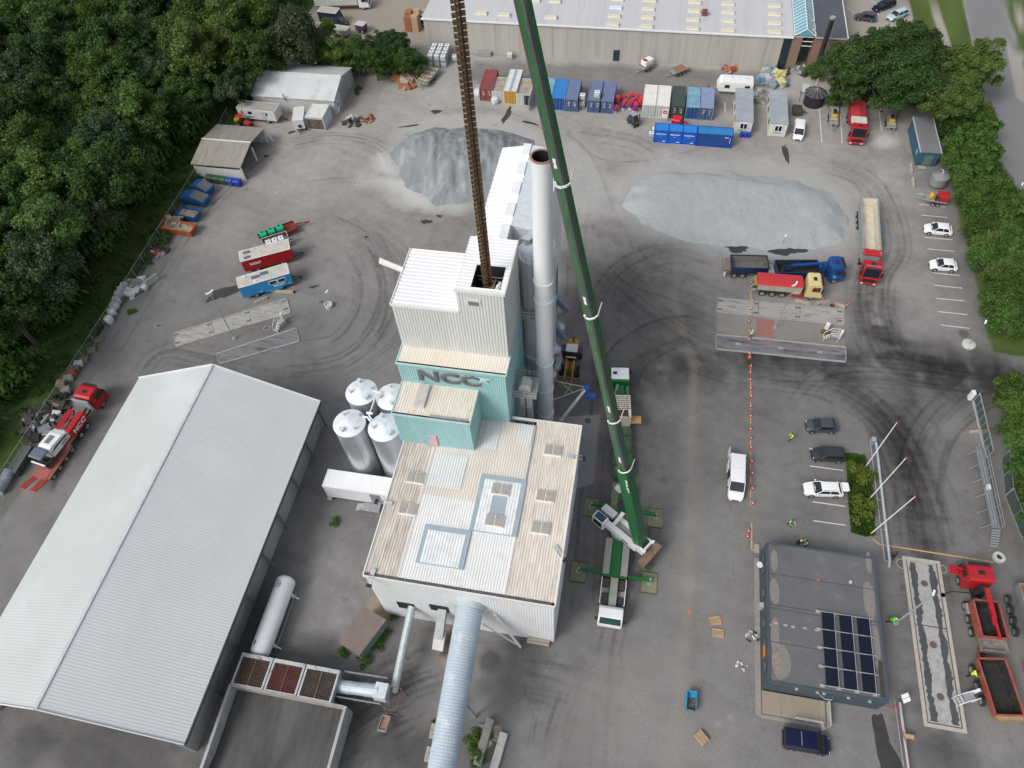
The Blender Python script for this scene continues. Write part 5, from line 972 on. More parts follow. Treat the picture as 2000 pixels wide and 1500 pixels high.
def car(label, rear, front, paint, style='hatch', W=1.78, H=1.46, z=.5, L=None, cat='car', group=None, door=None):
    c, a, l = ph(rear, front, z); L = L or l; T = thing({'van': 'parked_van'}.get(style, 'parked_car'), label, cat, c, a, group); h = W/2; X0, X1 = -L/2, L/2
    van = style == 'van'; belt = .92 if not van else 1.05
    wb = X1-L*(.29 if not van else .20); hood = .98 if van else .88     # windscreen base
    S_ = [(X0, h*.86, .42, belt-.1, belt-.06), (X0+.06, h*.95, .3, belt, belt+.02), (X0+.4, h, .25, belt, belt+.03), (wb, h, .22, belt, belt+.06), (wb+(X1-wb)*.45, h*.98, .22, hood-.04, hood+.06), (X1-.25, h*.9, .25, hood-.17, hood-.06), (X1-.06, h*.78, .3, hood-.3, hood-.24), (X1, h*.62, .36, .52, .5)]
    b = MB(); b.loft([sec(*s) for s in S_]); b.build('body', paint, T, True, w=0)
    rb = X0+{'hatch': .22, 'suv': .14, 'wagon': .2, 'van': .05}[style]; rt = X0+{'hatch': .75, 'suv': .5, 'wagon': .7, 'van': .1}[style]; ft = wb-(.62 if not van else .7)
    g0, g1 = h*.93, h*(.74 if not van else .86); zt = H-.05
    b = MB(); b.hexa([(rb, -g0, belt), (wb+.12, -g0*.97, belt), (wb+.12, g0*.97, belt), (rb, g0, belt)], [(rt, -g1, zt), (ft, -g1, zt), (ft, g1, zt), (rt, g1, zt)]); b.build('windows', glass, T, bevel=.04, w=0)
    b = MB(); K = 5; secs = []
    for x, k in ((rt-.1, .0), (rt+.15, .8), ((rt+ft)/2, 1), (ft-.15, .85), (ft+.06, .2)): secs.append([(x, g1*1.03*cos(t_), zt-.02+.07*k*abs(sin(t_))**.6+.02) for t_ in [pi*j/10 for j in range(11)]]+[(x, -g1*1.03, zt-.02), (x, g1*1.03, zt-.02)])
    b.loft(secs); b.build('roof', paint, T, True, w=0)
    for s in (-1, 1):
        b = MB()
        pts = ((rb+.02, rt-.02, .16), (wb+.04, ft+.02, .07))+((((rb+wb)/2-.05, (rt+ft)/2, .08),) if not van else ())
        for x_b, x_t, w_ in pts: b.bar((x_b, s*g0*.99, belt), (x_t, s*g1*1.02, zt), w_, .05, (1, 0, 0))
        if style in ('hatch', 'suv', 'wagon'): b.hexa([(rb-.02, s*(g0-.04), belt-.02), (rb+.3, s*(g0-.04), belt-.02), (rb+.3, s*(g0+.012), belt-.02), (rb-.02, s*(g0+.012), belt-.02)], [(rt-.04, s*(g1-.04), zt), (rt+.1, s*(g1-.04), zt), (rt+.1, s*(g1+.015), zt), (rt-.04, s*(g1+.015), zt)])
        if van: b.hexa([(rb-.02, s*(g0-.05), belt-.05), (wb-.85, s*(g0-.05), belt-.05), (wb-.85, s*(g0+.015), belt-.05), (rb-.02, s*(g0+.015), belt-.05)], [(rt-.04, s*(g1-.05), zt), (ft-.35, s*(g1-.05), zt), (ft-.35, s*(g1+.015), zt), (rt-.04, s*(g1+.015), zt)])
        b.build('pillar', paint, T, w=0)
        bx(T, 'mirror', paint if not van else trim_b, wb-.22, wb-.05, s*(h+.12)-.09, s*(h+.12)+.09, belt, belt+.14, bevel=.03)
        bx(T, 'headlight', light_w, X1-.42, X1-.12, s*h*.66-.13, s*h*.66+.13, hood-.32, hood-.19, bevel=.03)
        bx(T, 'taillight', light_red, X0-.01, X0+.1, s*h*.84-.07, s*h*.84+.06, belt-.3, belt-.02, bevel=.02)
        for x in (X0+L*.19, X1-L*.19):
            wheel(T, x, s*(h-.1), .32); b = MB(); b.cyl((x, s*(h-.2), .33), (x, s*(h+.006), .33), .37, n=18); b.build('wheel_arch', trim_b, T, w=0)
    bx(T, 'windscreen_cowl', trim_b, wb+.08, wb+.2, -h*.75, h*.75, belt-.02, belt+.05)
    bx(T, 'grille', trim_b, X1-.03, X1+.02, -.38, .38, .38, .56)
    if style in ('wagon', 'suv'):
        for s in (-1, 1): b = MB(); b.tube([(rt, s*g1*.92, zt+.06), (ft-.1, s*g1*.92, zt+.08)], .02, 5); b.build('roof_rail', trim_b, T, w=0)
    if van and H > 1.7: bx(T, 'roof_seam', mat('seam_grey', (.4, .42, .43), .5), (rt+ft)/2-.02, (rt+ft)/2+.02, -g1*.8, g1*.8, zt+.058, zt+.072)
    return T
wh = mat('car_white', (.78, .8, .82), .22, 0, .02); grey_c = mat('car_grey', (.1, .115, .135), .25, .5, .03); grey_d = mat('car_dark_grey', (.055, .06, .068), .25, .4, .03); navy = mat('car_navy', (.006, .01, .045), .2, .2, .03)
G1 = 'cars parked by the flagpoles'; G2 = 'white cars in the bays along the hedge'
car('grey hatchback nearest the walking man in yellow, above the parking lines', (1633, 833), (1573, 832), grey_c, 'hatch', group=G1)
car('dark grey estate car parked above the first painted line, tail to the bushes', (1649, 890), (1584, 887), grey_d, 'suv', H=1.5, group=G1)
Tc = car('white estate car with its tailgate raised by the flowerbed', (1644, 958), (1569, 955), wh, 'wagon', group=G1)
b = MB(); L_ = ph((1644, 958), (1569, 955), .5)[2]; b.hexa([(-L_/2-.1, -.6, 1.35), (-L_/2+.25, -.62, 1.42), (-L_/2+.25, .62, 1.42), (-L_/2-.1, .6, 1.35)], [(-L_/2-.55, -.58, 1.5), (-L_/2+.2, -.6, 1.5), (-L_/2+.2, .6, 1.5), (-L_/2-.55, .58, 1.56)]); b.build('tailgate', wh, Tc, bevel=.04, w=0)
car('white hatchback in the bay nearer the red trailer along the right hedge', (1858, 452), (1804, 446), wh, 'hatch', group=G2); car('white hatchback in the lower of the two occupied hedge bays', (1867, 521), (1815, 517), wh, 'hatch', group=G2)
Tv = car('white panel van with its side and rear doors open beside the cone line', (1440, 893), (1438, 974), wh, 'van', W=1.92, H=1.92, z=1.0, cat='van')
l_ = ph((1440, 893), (1438, 974), 1.)[2]
for nm, a in (('sliding_door', (-l_/2+.9, -l_/2+2.1, -1.14, -1.06, .4, 1.75)), ('rear_door', (-l_/2-.9, -l_/2-.02, -1.05, -.98, .4, 1.8))):
    bx(Tv, nm, wh, *a, bevel=.03)
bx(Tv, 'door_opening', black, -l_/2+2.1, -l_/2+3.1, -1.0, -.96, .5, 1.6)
car('small white delivery van facing the yard beside the second site cabin', (1562, 240), (1559, 269), wh, 'van', W=1.75, H=1.75, z=.9, cat='van')
car('dark navy people carrier parked below the office deck', (1530, 1440), (1624, 1456), navy, 'van', W=1.85, H=1.85, z=1., cat='van')
for rr, ff, p, lab in (((1745, 4), (1707, 18), navy, 'dark blue car in the top right car park'), ((1770, 22), (1735, 36), mat('car_ice', (.45, .55, .62), .25), 'pale blue car half under the big tree'), ((1712, 36), (1670, 30), grey_c, 'dark grey car beside the white bay line at the top right')): car(lab, rr, ff, p, 'suv', z=.6)
# ------------------------------------------------ lorries
def cab(T, x0, x1, paint, W=2.45, H=3.15, hatch=True, zf=.55, low=False, mirrors=True):
    L_ = x1-x0; pr = [(x0, zf), (x0, H-.25), (x0+.25, H), (x1-.75, H+.02), (x1-.42, H-.15), (x1-.08, 1.75), (x1, 1.5), (x1, zf)]
    b = MB(); b.poly([(x, -W/2, z) for x, z in pr], (0, W, 0)); C_ = b.build('cab', paint, T, bevel=.09, w=0, seg=2)
    b = MB(); b.hexa([(x1-.085, -W/2+.12, 1.75), (x1-.03, -W/2+.12, 1.75), (x1-.03, W/2-.12, 1.75), (x1-.085, W/2-.12, 1.75)], [(x1-.42, -W/2+.17, H-.25), (x1-.37, -W/2+.17, H-.25), (x1-.37, W/2-.17, H-.25), (x1-.42, W/2-.17, H-.25)]); b.build('windscreen', glass, C_, w=0)
    for s in (-1, 1): bx(C_, 'side_window', glass, x0+.75, x1-.5, s*(W/2+.012)-.012, s*(W/2+.012)+.012, 1.75, H-.5)
    if hatch: bx(C_, 'roof_hatch', trim_b, x0+.7, x0+1.2, -.35, .35, H-.02, H+.06, bevel=.02)
    bx(C_, 'sun_visor', trim_b, x1-.5, x1-.18, -W/2+.15, W/2-.15, H-.14, H-.04)
    bx(C_, 'grille', trim_b, x1, x1+.03, -W/2+.35, W/2-.35, .85, 1.4); bx(C_, 'bumper', paint, x1-.15, x1+.12, -W/2+.05, W/2-.05, .45, .8, bevel=.05)
    for s in (-1, 1):
        bx(C_, 'headlight', light_w, x1+.05, x1+.14, s*(W/2-.35)-.17, s*(W/2-.35)+.17, .55, .75)
        if mirrors: bx(C_, 'mirror', trim_b, x1-.35, x1-.2, s*(W/2+.22)-.13, s*(W/2+.22)+.13, 1.75, 2.5)
    return C_
def chassis(T, x0, x1, axles, m=None, W=2.4, r=.5):
    b = MB(); b.box(x0, x1, -.42, -.3, .72, .95); b.box(x0, x1, .3, .42, .72, .95)
    n = int((x1-x0)/1.5)
    for k in range(n+1): x = x0+.1+(x1-x0-.2)*k/n; b.box(x-.05, x+.05, -.3, .3, .74, .93)
    b.build('chassis', m or trim_b, T, w=0)
    for x in axles:
        for s in (-1, 1): wheel(T, x, s*(W/2-.17), r, .32)
def fender(T, x0, x1, m, z=1.08):
    for s in (-1, 1): bx(T, 'mudguard', m, x0, x1, s*1.03-.2, s*1.03+.2, z, z+.05)
def tipper(T, x0, x1, m, mi, z0=1.1, z1=2.5, w0=1.15, w1=1.22, load=None, rim=None, fx=.0, hmin=None):
    b = MB(); b.tub(x0, x1, w0, w1, z0, z1, .09, fx); D = b.build('dump_body', m, T, w=0)
    b = MB(); t = .1; b.add([(x0+t, -w0+t, z0+.14), (x1-t, -w0+t, z0+.14), (x1-t, w0-t, z0+.14), (x0+t, w0-t, z0+.14), (x0-fx+t, -w1+t+.004, z1-.05), (x1+fx-t, -w1+t+.004, z1-.05), (x1+fx-t, w1-t-.004, z1-.05), (x0-fx+t, w1-t-.004, z1-.05)], [(0, 1, 2, 3), (1, 0, 4, 5), (2, 1, 5, 6), (3, 2, 6, 7), (0, 3, 7, 4)]); b.build('lining', mi, D, w=0)
    b = MB(); q = [(x0-fx, -w1), (x1+fx, -w1), (x1+fx, w1), (x0-fx, w1), (x0-fx, -w1)]
    for (a1, a2), (b1, b2) in zip(q[:-1], q[1:]): b.bar((a1, a2, z1+.02), (b1, b2, z1+.02), .16, .1)
    b.build('rim', rim or m, D, w=0)
    for k in range(1, 5):
        x = x0+(x1-x0)*k/5
        for s in (-1, 1): b = MB(); b.bar((x, s*(w0+.02), z0), (x, s*(w1+.03), z1-.03), .1, .07, (1, 0, 0)); b.build('rib', m, D, w=0)
    return D
dark_in = mat('tarry_lining', (.02, .019, .018), .7, 0, .4, 2., dirt=(.05, .045, .04), amt=.35, dscale=1.5); steel_in = mat('worn_steel_lining', (.2, .19, .17), .6, .2, .35, .8, dirt=(.05, .045, .04), amt=.4, dscale=.8)
cream_in = mat('cream_lining', (.6, .55, .44), .6, 0, .1, .8, dirt=(.66, .63, .56), amt=.4)
red_w = mat('worn_red', (.34, .05, .035), .55, 0, .2, 2., dirt=(.16, .12, .1), amt=.3, dscale=2.5); red_b = mat('lorry_red', (.4, .014, .02), .35, 0, .1, 2., dirt=(.3, .05, .045), amt=.25); blue_l = mat('lorry_blue', (.008, .06, .24), .3, 0, .05); blue_dk = mat('lorry_body_blue', (.012, .03, .1), .4, 0, .1)
yel_c = mat('lorry_cream', (.66, .55, .26), .3, 0, .03); greyp = mat('tarp_grey', (.38, .39, .38), .7, 0, .12, 2.)
# blue crane tipper + trailer
c, a, l = ph((1515, 524), (1648, 524), 1.9)
T = thing('tipper_lorry', 'blue crane tipper lorry behind the red and cream one, grab folded in its body', 'lorry', c, a, 'tipper lorries in the yard'); X0, X1 = -l/2, l/2
chassis(T, X0, X1-.5, (X0+1.0, X0+2.3, X1-1.2)); C_ = cab(T, X1-2.2, X1, blue_l); tipper(T, X0, X1-3.6, blue_dk, dark_in, z1=2.3); fender(T, X0+.4, X0+2.9, trim_b)
b = MB(); x = X1-2.9; b.box(x-.25, x+.25, -.35, .35, .9, 3.0); b.build('crane_column', blue_l, T, bevel=.04, w=0)
b = MB(); b.bar((x, 0, 2.95), (X0+2.2, .1, 2.35), .34, .3); b.bar((x, .25, 2.7), (X0+2.6, .35, 2.2), .22, .22); b.build('crane_boom', blue_l, T, w=0)
b = MB(); b.tub(X0+1.2, X0+2.2, .3, .5, 1.6, 2.1, .05); b.build('grab', blue_dk, T, w=0)
text('lettering', 'fg', .7, frame((X1-1.4, -1.24, 1.45), (1, 0, 0), (0, 0, 1)), mat('decal_cyan', (.05, .45, .7), .4), T, .01, .03, False)
b = MB(); b.loft([[(X0-.1-.9*k, y, 1.3+.1*k) for y in (-1.1, 1.1)]+[(X0-.1-.9*k, y, 1.5+.35*k) for y in (1.1, -1.1)] for k in (0, 1)]); b.build('tail_chute', mat('chute_grey', (.42, .41, .38), .6, 0, .25, 2), T, w=0)
c, a, l = ph((1421, 514), (1499, 516), 1.9); T = thing('tipper_trailer', 'dark blue tipper trailer with pale dusty inside, left of the blue lorry', 'trailer', c, a); X0, X1 = -l/2, l/2
chassis(T, X0, X1+1.6, (X0+1.1, X0+2.3, X1-.6), red_w); tipper(T, X0+.5, X1, blue_dk, steel_in, z1=2.3, w1=1.3)
b = MB(); b.loft([[(X0+.5-1.1*k, y, 1.3) for y in (-1.2, 1.2)]+[(X0+.5-1.1*k, y, 1.9) for y in (1.2, -1.2)] for k in (0, 1)]); b.build('tailboard', mat('tail_rust', (.2, .17, .15), .7, 0, .4, 2), T, bevel=.1, w=0)
bx(T, 'rear_bumper', wpnt, X0-.4, X0-.2, -1.2, -.8, .4, 1.2)
# red-covered tipper with cream cab
c, a, l = ph((1470, 550), (1606, 561), 1.6); T = thing('tipper_lorry', 'tipper lorry with cream cab and smooth red cover, hydraulic gear hanging at its tail', 'lorry', c, a, 'tipper lorries in the yard'); X0, X1 = -l/2+.4, l/2
chassis(T, X0, X1-.5, (X0+1.1, X0+2.5, X0+3.9, X1-1.35), trim_b); C_ = cab(T, X1-2.3, X1, yel_c); fender(T, X0+.5, X0+4.5, trim_b, 1.1)
bb = MB(); bb.tub(X0+.3, X1-2.9, 1.1, 1.2, 1.15, 2.3, .06); D = bb.build('dump_body', mat('body_stripe', (.42, .4, .33), .5), T, w=0)
bb = MB(); secs = [[(x, 1.24*cos(t_), 2.3+(.28+k)*sin(t_)**.7) for t_ in [pi*j/8 for j in range(9)]] for x, k in ((X0+.15, -.1), (X0+.4, 0), (X1-3.2, 0), (X1-2.85, -.1))]; bb.loft(secs); bb.build('cover', mat('red_cover', (.5, .035, .045), .45, 0, .04), D, True, w=0)
bx(T, 'red_side_box', red_b, X1-4.3, X1-2.5, -1.2, -.9, .5, .95, bevel=.03); bx(T, 'toolbox', greyp, X1-4.1, X1-3.1, -1.2, -.95, 1.0, 1.25)
for s in (-1, 1):
    bb = MB(); cx_, cz_ = X1-1.25, 2.2
    for rr in (.36, .48): 
        n = 18
        for i in range(n):
            t0, t1 = 2*pi*i/n, 2*pi*(i+1)/n; bb.quad(*[(cx_+q*cos(t_)*1.1, s*1.256, cz_+q*sin(t_)) for q, t_ in ((rr, t0), (rr, t1), (rr-.05, t1), (rr-.05, t0))])
    bb.build('emblem', mat('emblem_red', (.5, .06, .05), .4), C_, w=0)
bb = MB(); r_ = random.Random(4)
for k in range(9): y = -1.1+k*.27; bb.tube([(X0+.2, y, r_.uniform(1.0, 2.0)), (X0-.3, y+.1, r_.uniform(.8, 1.8)), (X0-.55, y, r_.uniform(.4, 1.2))], .06, 6)
bb.build('hydraulic_gear', mat('gear_pale', (.35, .34, .27), .5, .2, .4, 4), T, w=0)
bx(T, 'beacon_bar', mat('beacon', (.4, .3, .02), .4), X0-.2, X0+.1, -.9, .9, 1.9, 2.05)
# long red tipper artic
c, a, l = ph((1692, 400), (1699, 545), 1.5); T = thing('tipper_lorry', 'red articulated tipper with long cream-lined grey trailer beside the pale heap', 'lorry', c, a, 'tipper lorries in the yard'); X0, X1 = -l/2, l/2
chassis(T, X0, X1-.5, (X0+1.3, X0+2.6, X0+3.9, X1-4.4, X1-1.4)); C_ = cab(T, X1-2.3, X1, red_b, H=3.2)
D = tipper(T, X0, X1-3.6, mat('trailer_grey', (.32, .35, .36), .5, .2), cream_in, z1=2.9, w0=1.1, w1=1.22)
bb = MB(); r_ = random.Random(2)
secs = [[(X1-4.6+.24*k, y, 2.95+.16*sin(k*1.9)*.5+.05*sin(y*6+k)) for y in [-1.3+.26*j for j in range(11)]]+[(X1-4.6+.24*k, y, 2.78) for y in (1.3, -1.3)] for k in range(6)]; bb.loft(secs); bb.build('rolled_tarpaulin', mat('tarp_red', (.45, .015, .02), .5, 0, .15, 4), T, True, w=0)
bx(C_, 'light_bar', steel, X1-.85, X1-.75, -1.0, 1.0, 3.3, 3.36)
# red lorry top right (covered body, tail to the bushes)
c, a, l = ph((1672, 206), (1676, 268), 1.8); T = thing('lorry', 'short red lorry with red pitched cover in the bays beneath the big tree', 'lorry', c, a); X0, X1 = -l/2, l/2
chassis(T, X0, X1-.5, (X0+1.2, X0+2.6, X1-1.4)); C_ = cab(T, X1-2.2, X1, red_b); bx(T, 'body', red_b, X0, X1-4.2, -1.2, 1.2, 1.1, 2.7, bevel=.03)
bb = MB(); bb.poly([(X0, -1.25, 2.7), (X0, 1.25, 2.7), (X0, 0, 3.05)], (X1-4.2-X0, 0, 0)); bb.build('pitched_cover', mat('cover_red', (.42, .04, .05), .5, 0, .05), T, w=0)
bx(T, 'flat_box', mat('dirty_white', (.55, .54, .5), .6, 0, .15, 2), X1-4.1, X1-2.5, -1.25, 1.2, 2.5, 3.0, bevel=.03)
# crane tipper (red) by the long weighbridge: body, folded crane
c, a, l = ph((1938, 1262), (1898, 1105), 1.6); T = thing('tipper_lorry', 'red crane tipper with empty tar-black body and red boom folded over it, lower right', 'lorry', c, a, 'tipper lorries in the yard'); X0, X1 = -l/2, l/2
chassis(T, X0, X1-.5, (X0+1.6, X0+3.0, X0+4.4, X1-1.4), W=2.6); C_ = cab(T, X1-2.3, X1, red_b); D = tipper(T, X0+.6, X1-4.2, mat('tipper_red', (.32, .07, .05), .5, 0, .2, 2., dirt=(.2, .15, .12), amt=.35), dark_in, z1=2.55, w1=1.25)
bx(T, 'crane_column', trim_b, X1-3.3, X1-2.7, -.5, .3, .9, 2.9)
bb = MB(); bb.bar((X1-3.0, -.1, 3.1), (X1-6.2, -.15, 3.0), .42, .36); bb.build('crane_boom', red_b, T, bevel=.03, w=0); bb = MB(); bb.bar((X1-6.2, -.15, 3.05), (X1-8.2, -.35, 2.75), .22, .2); bb.bar((X1-6.1, .1, 3.1), (X1-6.9, .0, 2.9), .14, .2); bb.build('crane_tip', red_b, T, w=0)
bb = MB(); bb.tube([(X1-3.0, .6, 1.3), (X1-3.0, 2.6, 1.2), (X1-3.05, 3.0, .4)], .06, 6); bb.cyl((X1-3.05, 3.0, 0), (X1-3.05, 3.0, .1), .25); bb.build('stabiliser', trim_b, T, w=0)
bb = MB(); bb.tub(X0-.6, X0+.6, 1.15, 1.3, 1.2, 2.0, .07); bb.build('tail_box', mat('scuffed_steel', (.3, .28, .25), .5, .3, .35, 2), T, w=0)
bx(T, 'fuel_tank', mat('tank_alu', (.4, .4, .4), .4, .6), X1-5.2, X1-4.0, .95, 1.3, .5, 1.1, bevel=.1); bx(T, 'open_door', red_b, X1-.9, X1+.1, 1.25, 2.2, 1.0, 1.1, bevel=.03)
bb = MB(); bb.tube([(X1-1.0, 1.3, 2.6), (X1-.6, 2.1, 2.4), (X1-.2, 2.2, 2.2)], .04, 5); bb.build('mirror_arm', red_b, T, w=0)
c, a, l = ph((1966, 1400), (1930, 1290), 1.5); T = thing('tipper_trailer', 'red tipper trailer with deep black interior behind the crane tipper', 'trailer', c, a); X0, X1 = -l/2, l/2
chassis(T, X0+.5, X1+1.2, (X0+1.6, X0+3.0, X0+4.6), red_w, W=3.0); tipper(T, X0, X1, mat('tipper_red', (.32, .07, .05), .5), dark_in, z0=1.0, z1=2.2, w0=1.15, w1=1.35)
bb = MB(); bb.hexa([(X0-.45, -1.15, 1.2), (X0, -1.2, 1.2), (X0, 1.2, 1.2), (X0-.45, 1.15, 1.2)], [(X0-.35, -1.25, 1.9), (X0, -1.3, 2.1), (X0, 1.3, 2.1), (X0-.35, 1.25, 1.9)]); bb.build('tailgate', mat('tail_ochre', (.3, .19, .1), .7, 0, .3, 3), T, w=0)
bb = MB(); bb.bar((X1, .1, .9), (X1+1.7, 0, .7), .2, .15); bb.bar((X1, .5, .9), (X1+1.7, 0, .7), .1); bb.bar((X1, -.5, .9), (X1+1.7, 0, .7), .1); bb.build('drawbar', trim_b, T, w=0)
c, a, l = ph((2010, 1290), (1976, 1150), 1.2); T = thing('tipper_trailer', 'trailer with rusty ochre interior and black wheels cut by the right picture edge', 'trailer', c, a); X0, X1 = -l/2, l/2
off = -1.35; bb = MB(); bb.box(X0, X1, off+.55, off+.7, .8, 1.0); bb.box(X0, X1, off-.7, off-.55, .8, 1.0); bb.build('chassis', red_w, T, w=0)
for k in range(4): wheel(T, X1-1.0-k*1.15, .28, .5, .34); wheel(T, X1-1.0-k*1.15, -2.5, .5, .34)
bb = MB(); bb.tub(X0+.5, X1+.2, 1.1, 1.25, 1.2, 2.6, .08); bb.v = [(x, y+off, z) for x, y, z in bb.v]; bb.build('dump_body', mat('grey_steel_body', (.3, .32, .33), .4, .3, .2, 1), T, w=0)
bb = MB(); bb.add([(X0+.6, off-1.0, 1.35), (X1+.1, off-1.0, 1.35), (X1+.1, off+1.0, 1.35), (X0+.6, off+1.0, 1.35), (X0+.6, off-1.15, 2.5), (X1+.1, off-1.15, 2.5), (X1+.1, off+1.15, 2.5), (X0+.6, off+1.15, 2.5)], [(0, 1, 2, 3), (1, 0, 4, 5), (2, 1, 5, 6), (3, 2, 6, 7), (0, 3, 7, 4)]); bb.build('lining', mat('ochre_lining', (.38, .2, .07), .7, 0, .25, 1.5), T, w=0)
bb = MB(); bb.box(X0-1.4, X0, -.3, -.2, .6, .75); bb.box(X0-1.4, X0, .35, .45, .6, .75); bb.box(X0-1.4, X0-1.3, -.2, .35, .6, .75); bb.build('underrun_frame', red_w, T, w=0)
# ------------------------------------------------ low loader with milling machine
c, a, l = ph((70, 948), (196, 767), .8); T = thing('low_loader', 'red low-loader lorry with NCC side bins and raised red tail ramps along the left fence', 'lorry', c, a); X0, X1 = -l/2, l/2
chassis(T, X1-8.2, X1-.5, (X1-1.4, X1-5.1, X1-6.5)); C_ = cab(T, X1-2.5, X1, red_b, H=3.3); bx(T, 'wind_deflector', mat('deflector', (.26, .29, .31), .5), X1-3.0, X1-2.75, -1.25, 1.25, 1.4, 3.1, bevel=.04)
rd2 = mat('loader_bed', (.3, .1, .075), .7, 0, .25, 1.5, dirt=(.16, .12, .1), amt=.4)
bb = MB(); bb.box(X0+1.0, X1-8.4, -1.3, 1.3, .75, .9); bb.box(X1-8.4, X1-6.9, -1.2, 1.2, 1.2, 1.4); bb.hexa([(X1-9.3, -1.3, .9), (X1-8.4, -1.3, .9), (X1-8.4, 1.3, .9), (X1-9.3, 1.3, .9)], [(X1-8.6, -1.3, 1.35), (X1-8.4, -1.3, 1.35), (X1-8.4, 1.3, 1.35), (X1-8.6, 1.3, 1.35)]); bb.build('flatbed', rd2, T, w=0)
for k in range(4):
    for s in (-1, 1): wheel(T, X0+1.7+k*1.35, s*1.15, .42, .3)
for s in (-1, 1):
    D = bx(T, 'side_bin', red_b, X1-7.4, X1-4.1, s*.75-.42, s*.75+.42, 1.15, 2.6, bevel=.04)
    if s < 0: text('lettering', 'NCC', .95, frame((X1-5.75, -1.2, 1.85), (1, 0, 0), (0, 0, 1)), wpnt, T, .01, .03, False, 1.15); star((X1-4.65, -1.2, 2.1), .22, (1, 0, 0), (0, 0, 1), wpnt, T, False, .02)
bb = MB(); bb.bar((X1-4.0, 0, 2.2), (X1-8.6, 0, 2.1), .5, .4); bb.tube([(X1-4.5, .2, 2.5), (X1-6.2, -.2, 2.6), (X1-8.2, .2, 2.4)], .12); bb.tube([(X1-5.0, -.2, 2.5), (X1-7.2, .25, 2.6)], .1); bb.build('folded_conveyor', mat('conv_grey', (.14, .15, .16), .6, 0, .4, 3), T, bevel=.0, w=0)
for s in (-1, 1):
    bb = MB(); bb.hexa([(X0+.9, s*.75-.4, .9), (X0+1.1, s*.75-.4, .9), (X0+1.1, s*.75+.4, .9), (X0+.9, s*.75+.4, .9)], [(X0-1.1, s*.8-.4, 1.5), (X0-1.0, s*.8-.4, 1.65), (X0-1.0, s*.8+.4, 1.65), (X0-1.1, s*.8+.4, 1.5)]); bb.build('tail_ramp', mat('ramp_red', (.4, .05, .035), .6, 0, .25, 4), T, w=0)
bx(T, 'deck_plate', mat('deck_red', (.36, .1, .09), .6, 0, .2, 2), X0+.9, X0+2.6, -.85, .85, .9, .96)
c2_, a2, l2 = ph((74, 905), (128, 838), 2.); T = thing('milling_machine', 'white and navy road milling machine strapped on the red low-loader', 'construction machine', c2_, a2); X0, X1 = -l2/2, l2/2
bb = MB(); prf = [(X0+1.3, 1.4), (X0+1.3, 2.7), (X0+2.2, 3.0), (X1-1.3, 2.9), (X1-.1, 2.4), (X1, 1.6), (X1-1.2, 1.3)]; bb.poly([(x, -.95, z) for x, z in prf], (0, 1.9, 0)); bb.build('engine_hood', wpnt, T, bevel=.12, w=0, seg=2)
for s in (-1, 1):
    bb = MB(); bb.poly([(x, s*.96, z) for x, z in ((X0+1.6, 2.15), (X0+2.6, 2.55), (X1-.9, 2.45), (X1-.5, 2.15), (X1-1.2, 2.25), (X0+2.6, 2.25))], (0, s*.02, 0)); bb.build('side_stripe', mat('stripe_navy', (.015, .02, .06), .4), T, w=0)
text('lettering', 'NCC', .45, frame((X1-1.5, -.98, 1.85), (1, 0, 0), (0, 0, 1)), trim_b, T, .008, .01, False)
bb = MB()
for k in range(7): bb.box(X0+2.5+k*.18, X0+2.6+k*.18, -.3, .45, 2.99-k*.012, 3.03-k*.012)
bb.build('grille_slots', trim_b, T, w=0)
bb = MB(); bb.hexa([(X0+.1, -1.15, 3.0), (X0+1.7, -1.15, 3.0), (X0+1.7, 1.0, 3.0), (X0+.1, 1.0, 3.0)], [(X0+.2, -1.05, 3.2), (X0+1.55, -1.0, 3.2), (X0+1.55, .9, 3.2), (X0+.2, .9, 3.2)]); bb.build('canopy', mat('canopy_slate', (.11, .14, .19), .5), T, bevel=.06, w=0)
bx(T, 'operator_platform', trim_b, X0, X0+1.5, -1.2, 1.1, 1.5, 1.7); bx(T, 'seat', trim_b, X0+.5, X0+.9, -.6, -.2, 1.7, 2.4, bevel=.08)
for px_, py_ in ((X0+.25, -1.0), (X0+.25, .9), (X0+1.5, -1.0), (X0+1.5, .9)): bb = MB(); bb.bar((px_, py_, 1.6), (px_, py_, 3.0), .06); bb.build('canopy_post', trim_b, T, w=0)
for x in (X0+.9, X1-1.3):
    for s in (-1, 1):
        bb = MB(); bb.poly([(x-.8, s*.95-.15, .95), (x+.8, s*.95-.15, .95), (x+.95, s*.95-.15, 1.25), (x+.6, s*.95-.15, 1.5), (x-.6, s*.95-.15, 1.5), (x-.95, s*.95-.15, 1.25)], (0, .3, 0)); bb.build('crawler_track', mat('track', (.12, .05, .04), .7, 0, .3, 4), T, w=0)
bx(T, 'silver_rail', wpnt, X0-.1, X0+.1, -1.1, 1.1, 1.8, 2.0, bevel=.04)
bx(T, 'orange_box', mat('box_orange', (.6, .25, .03), .5), X1+.1, X1+.9, -.6, .0, 1.4, 1.9, bevel=.05)
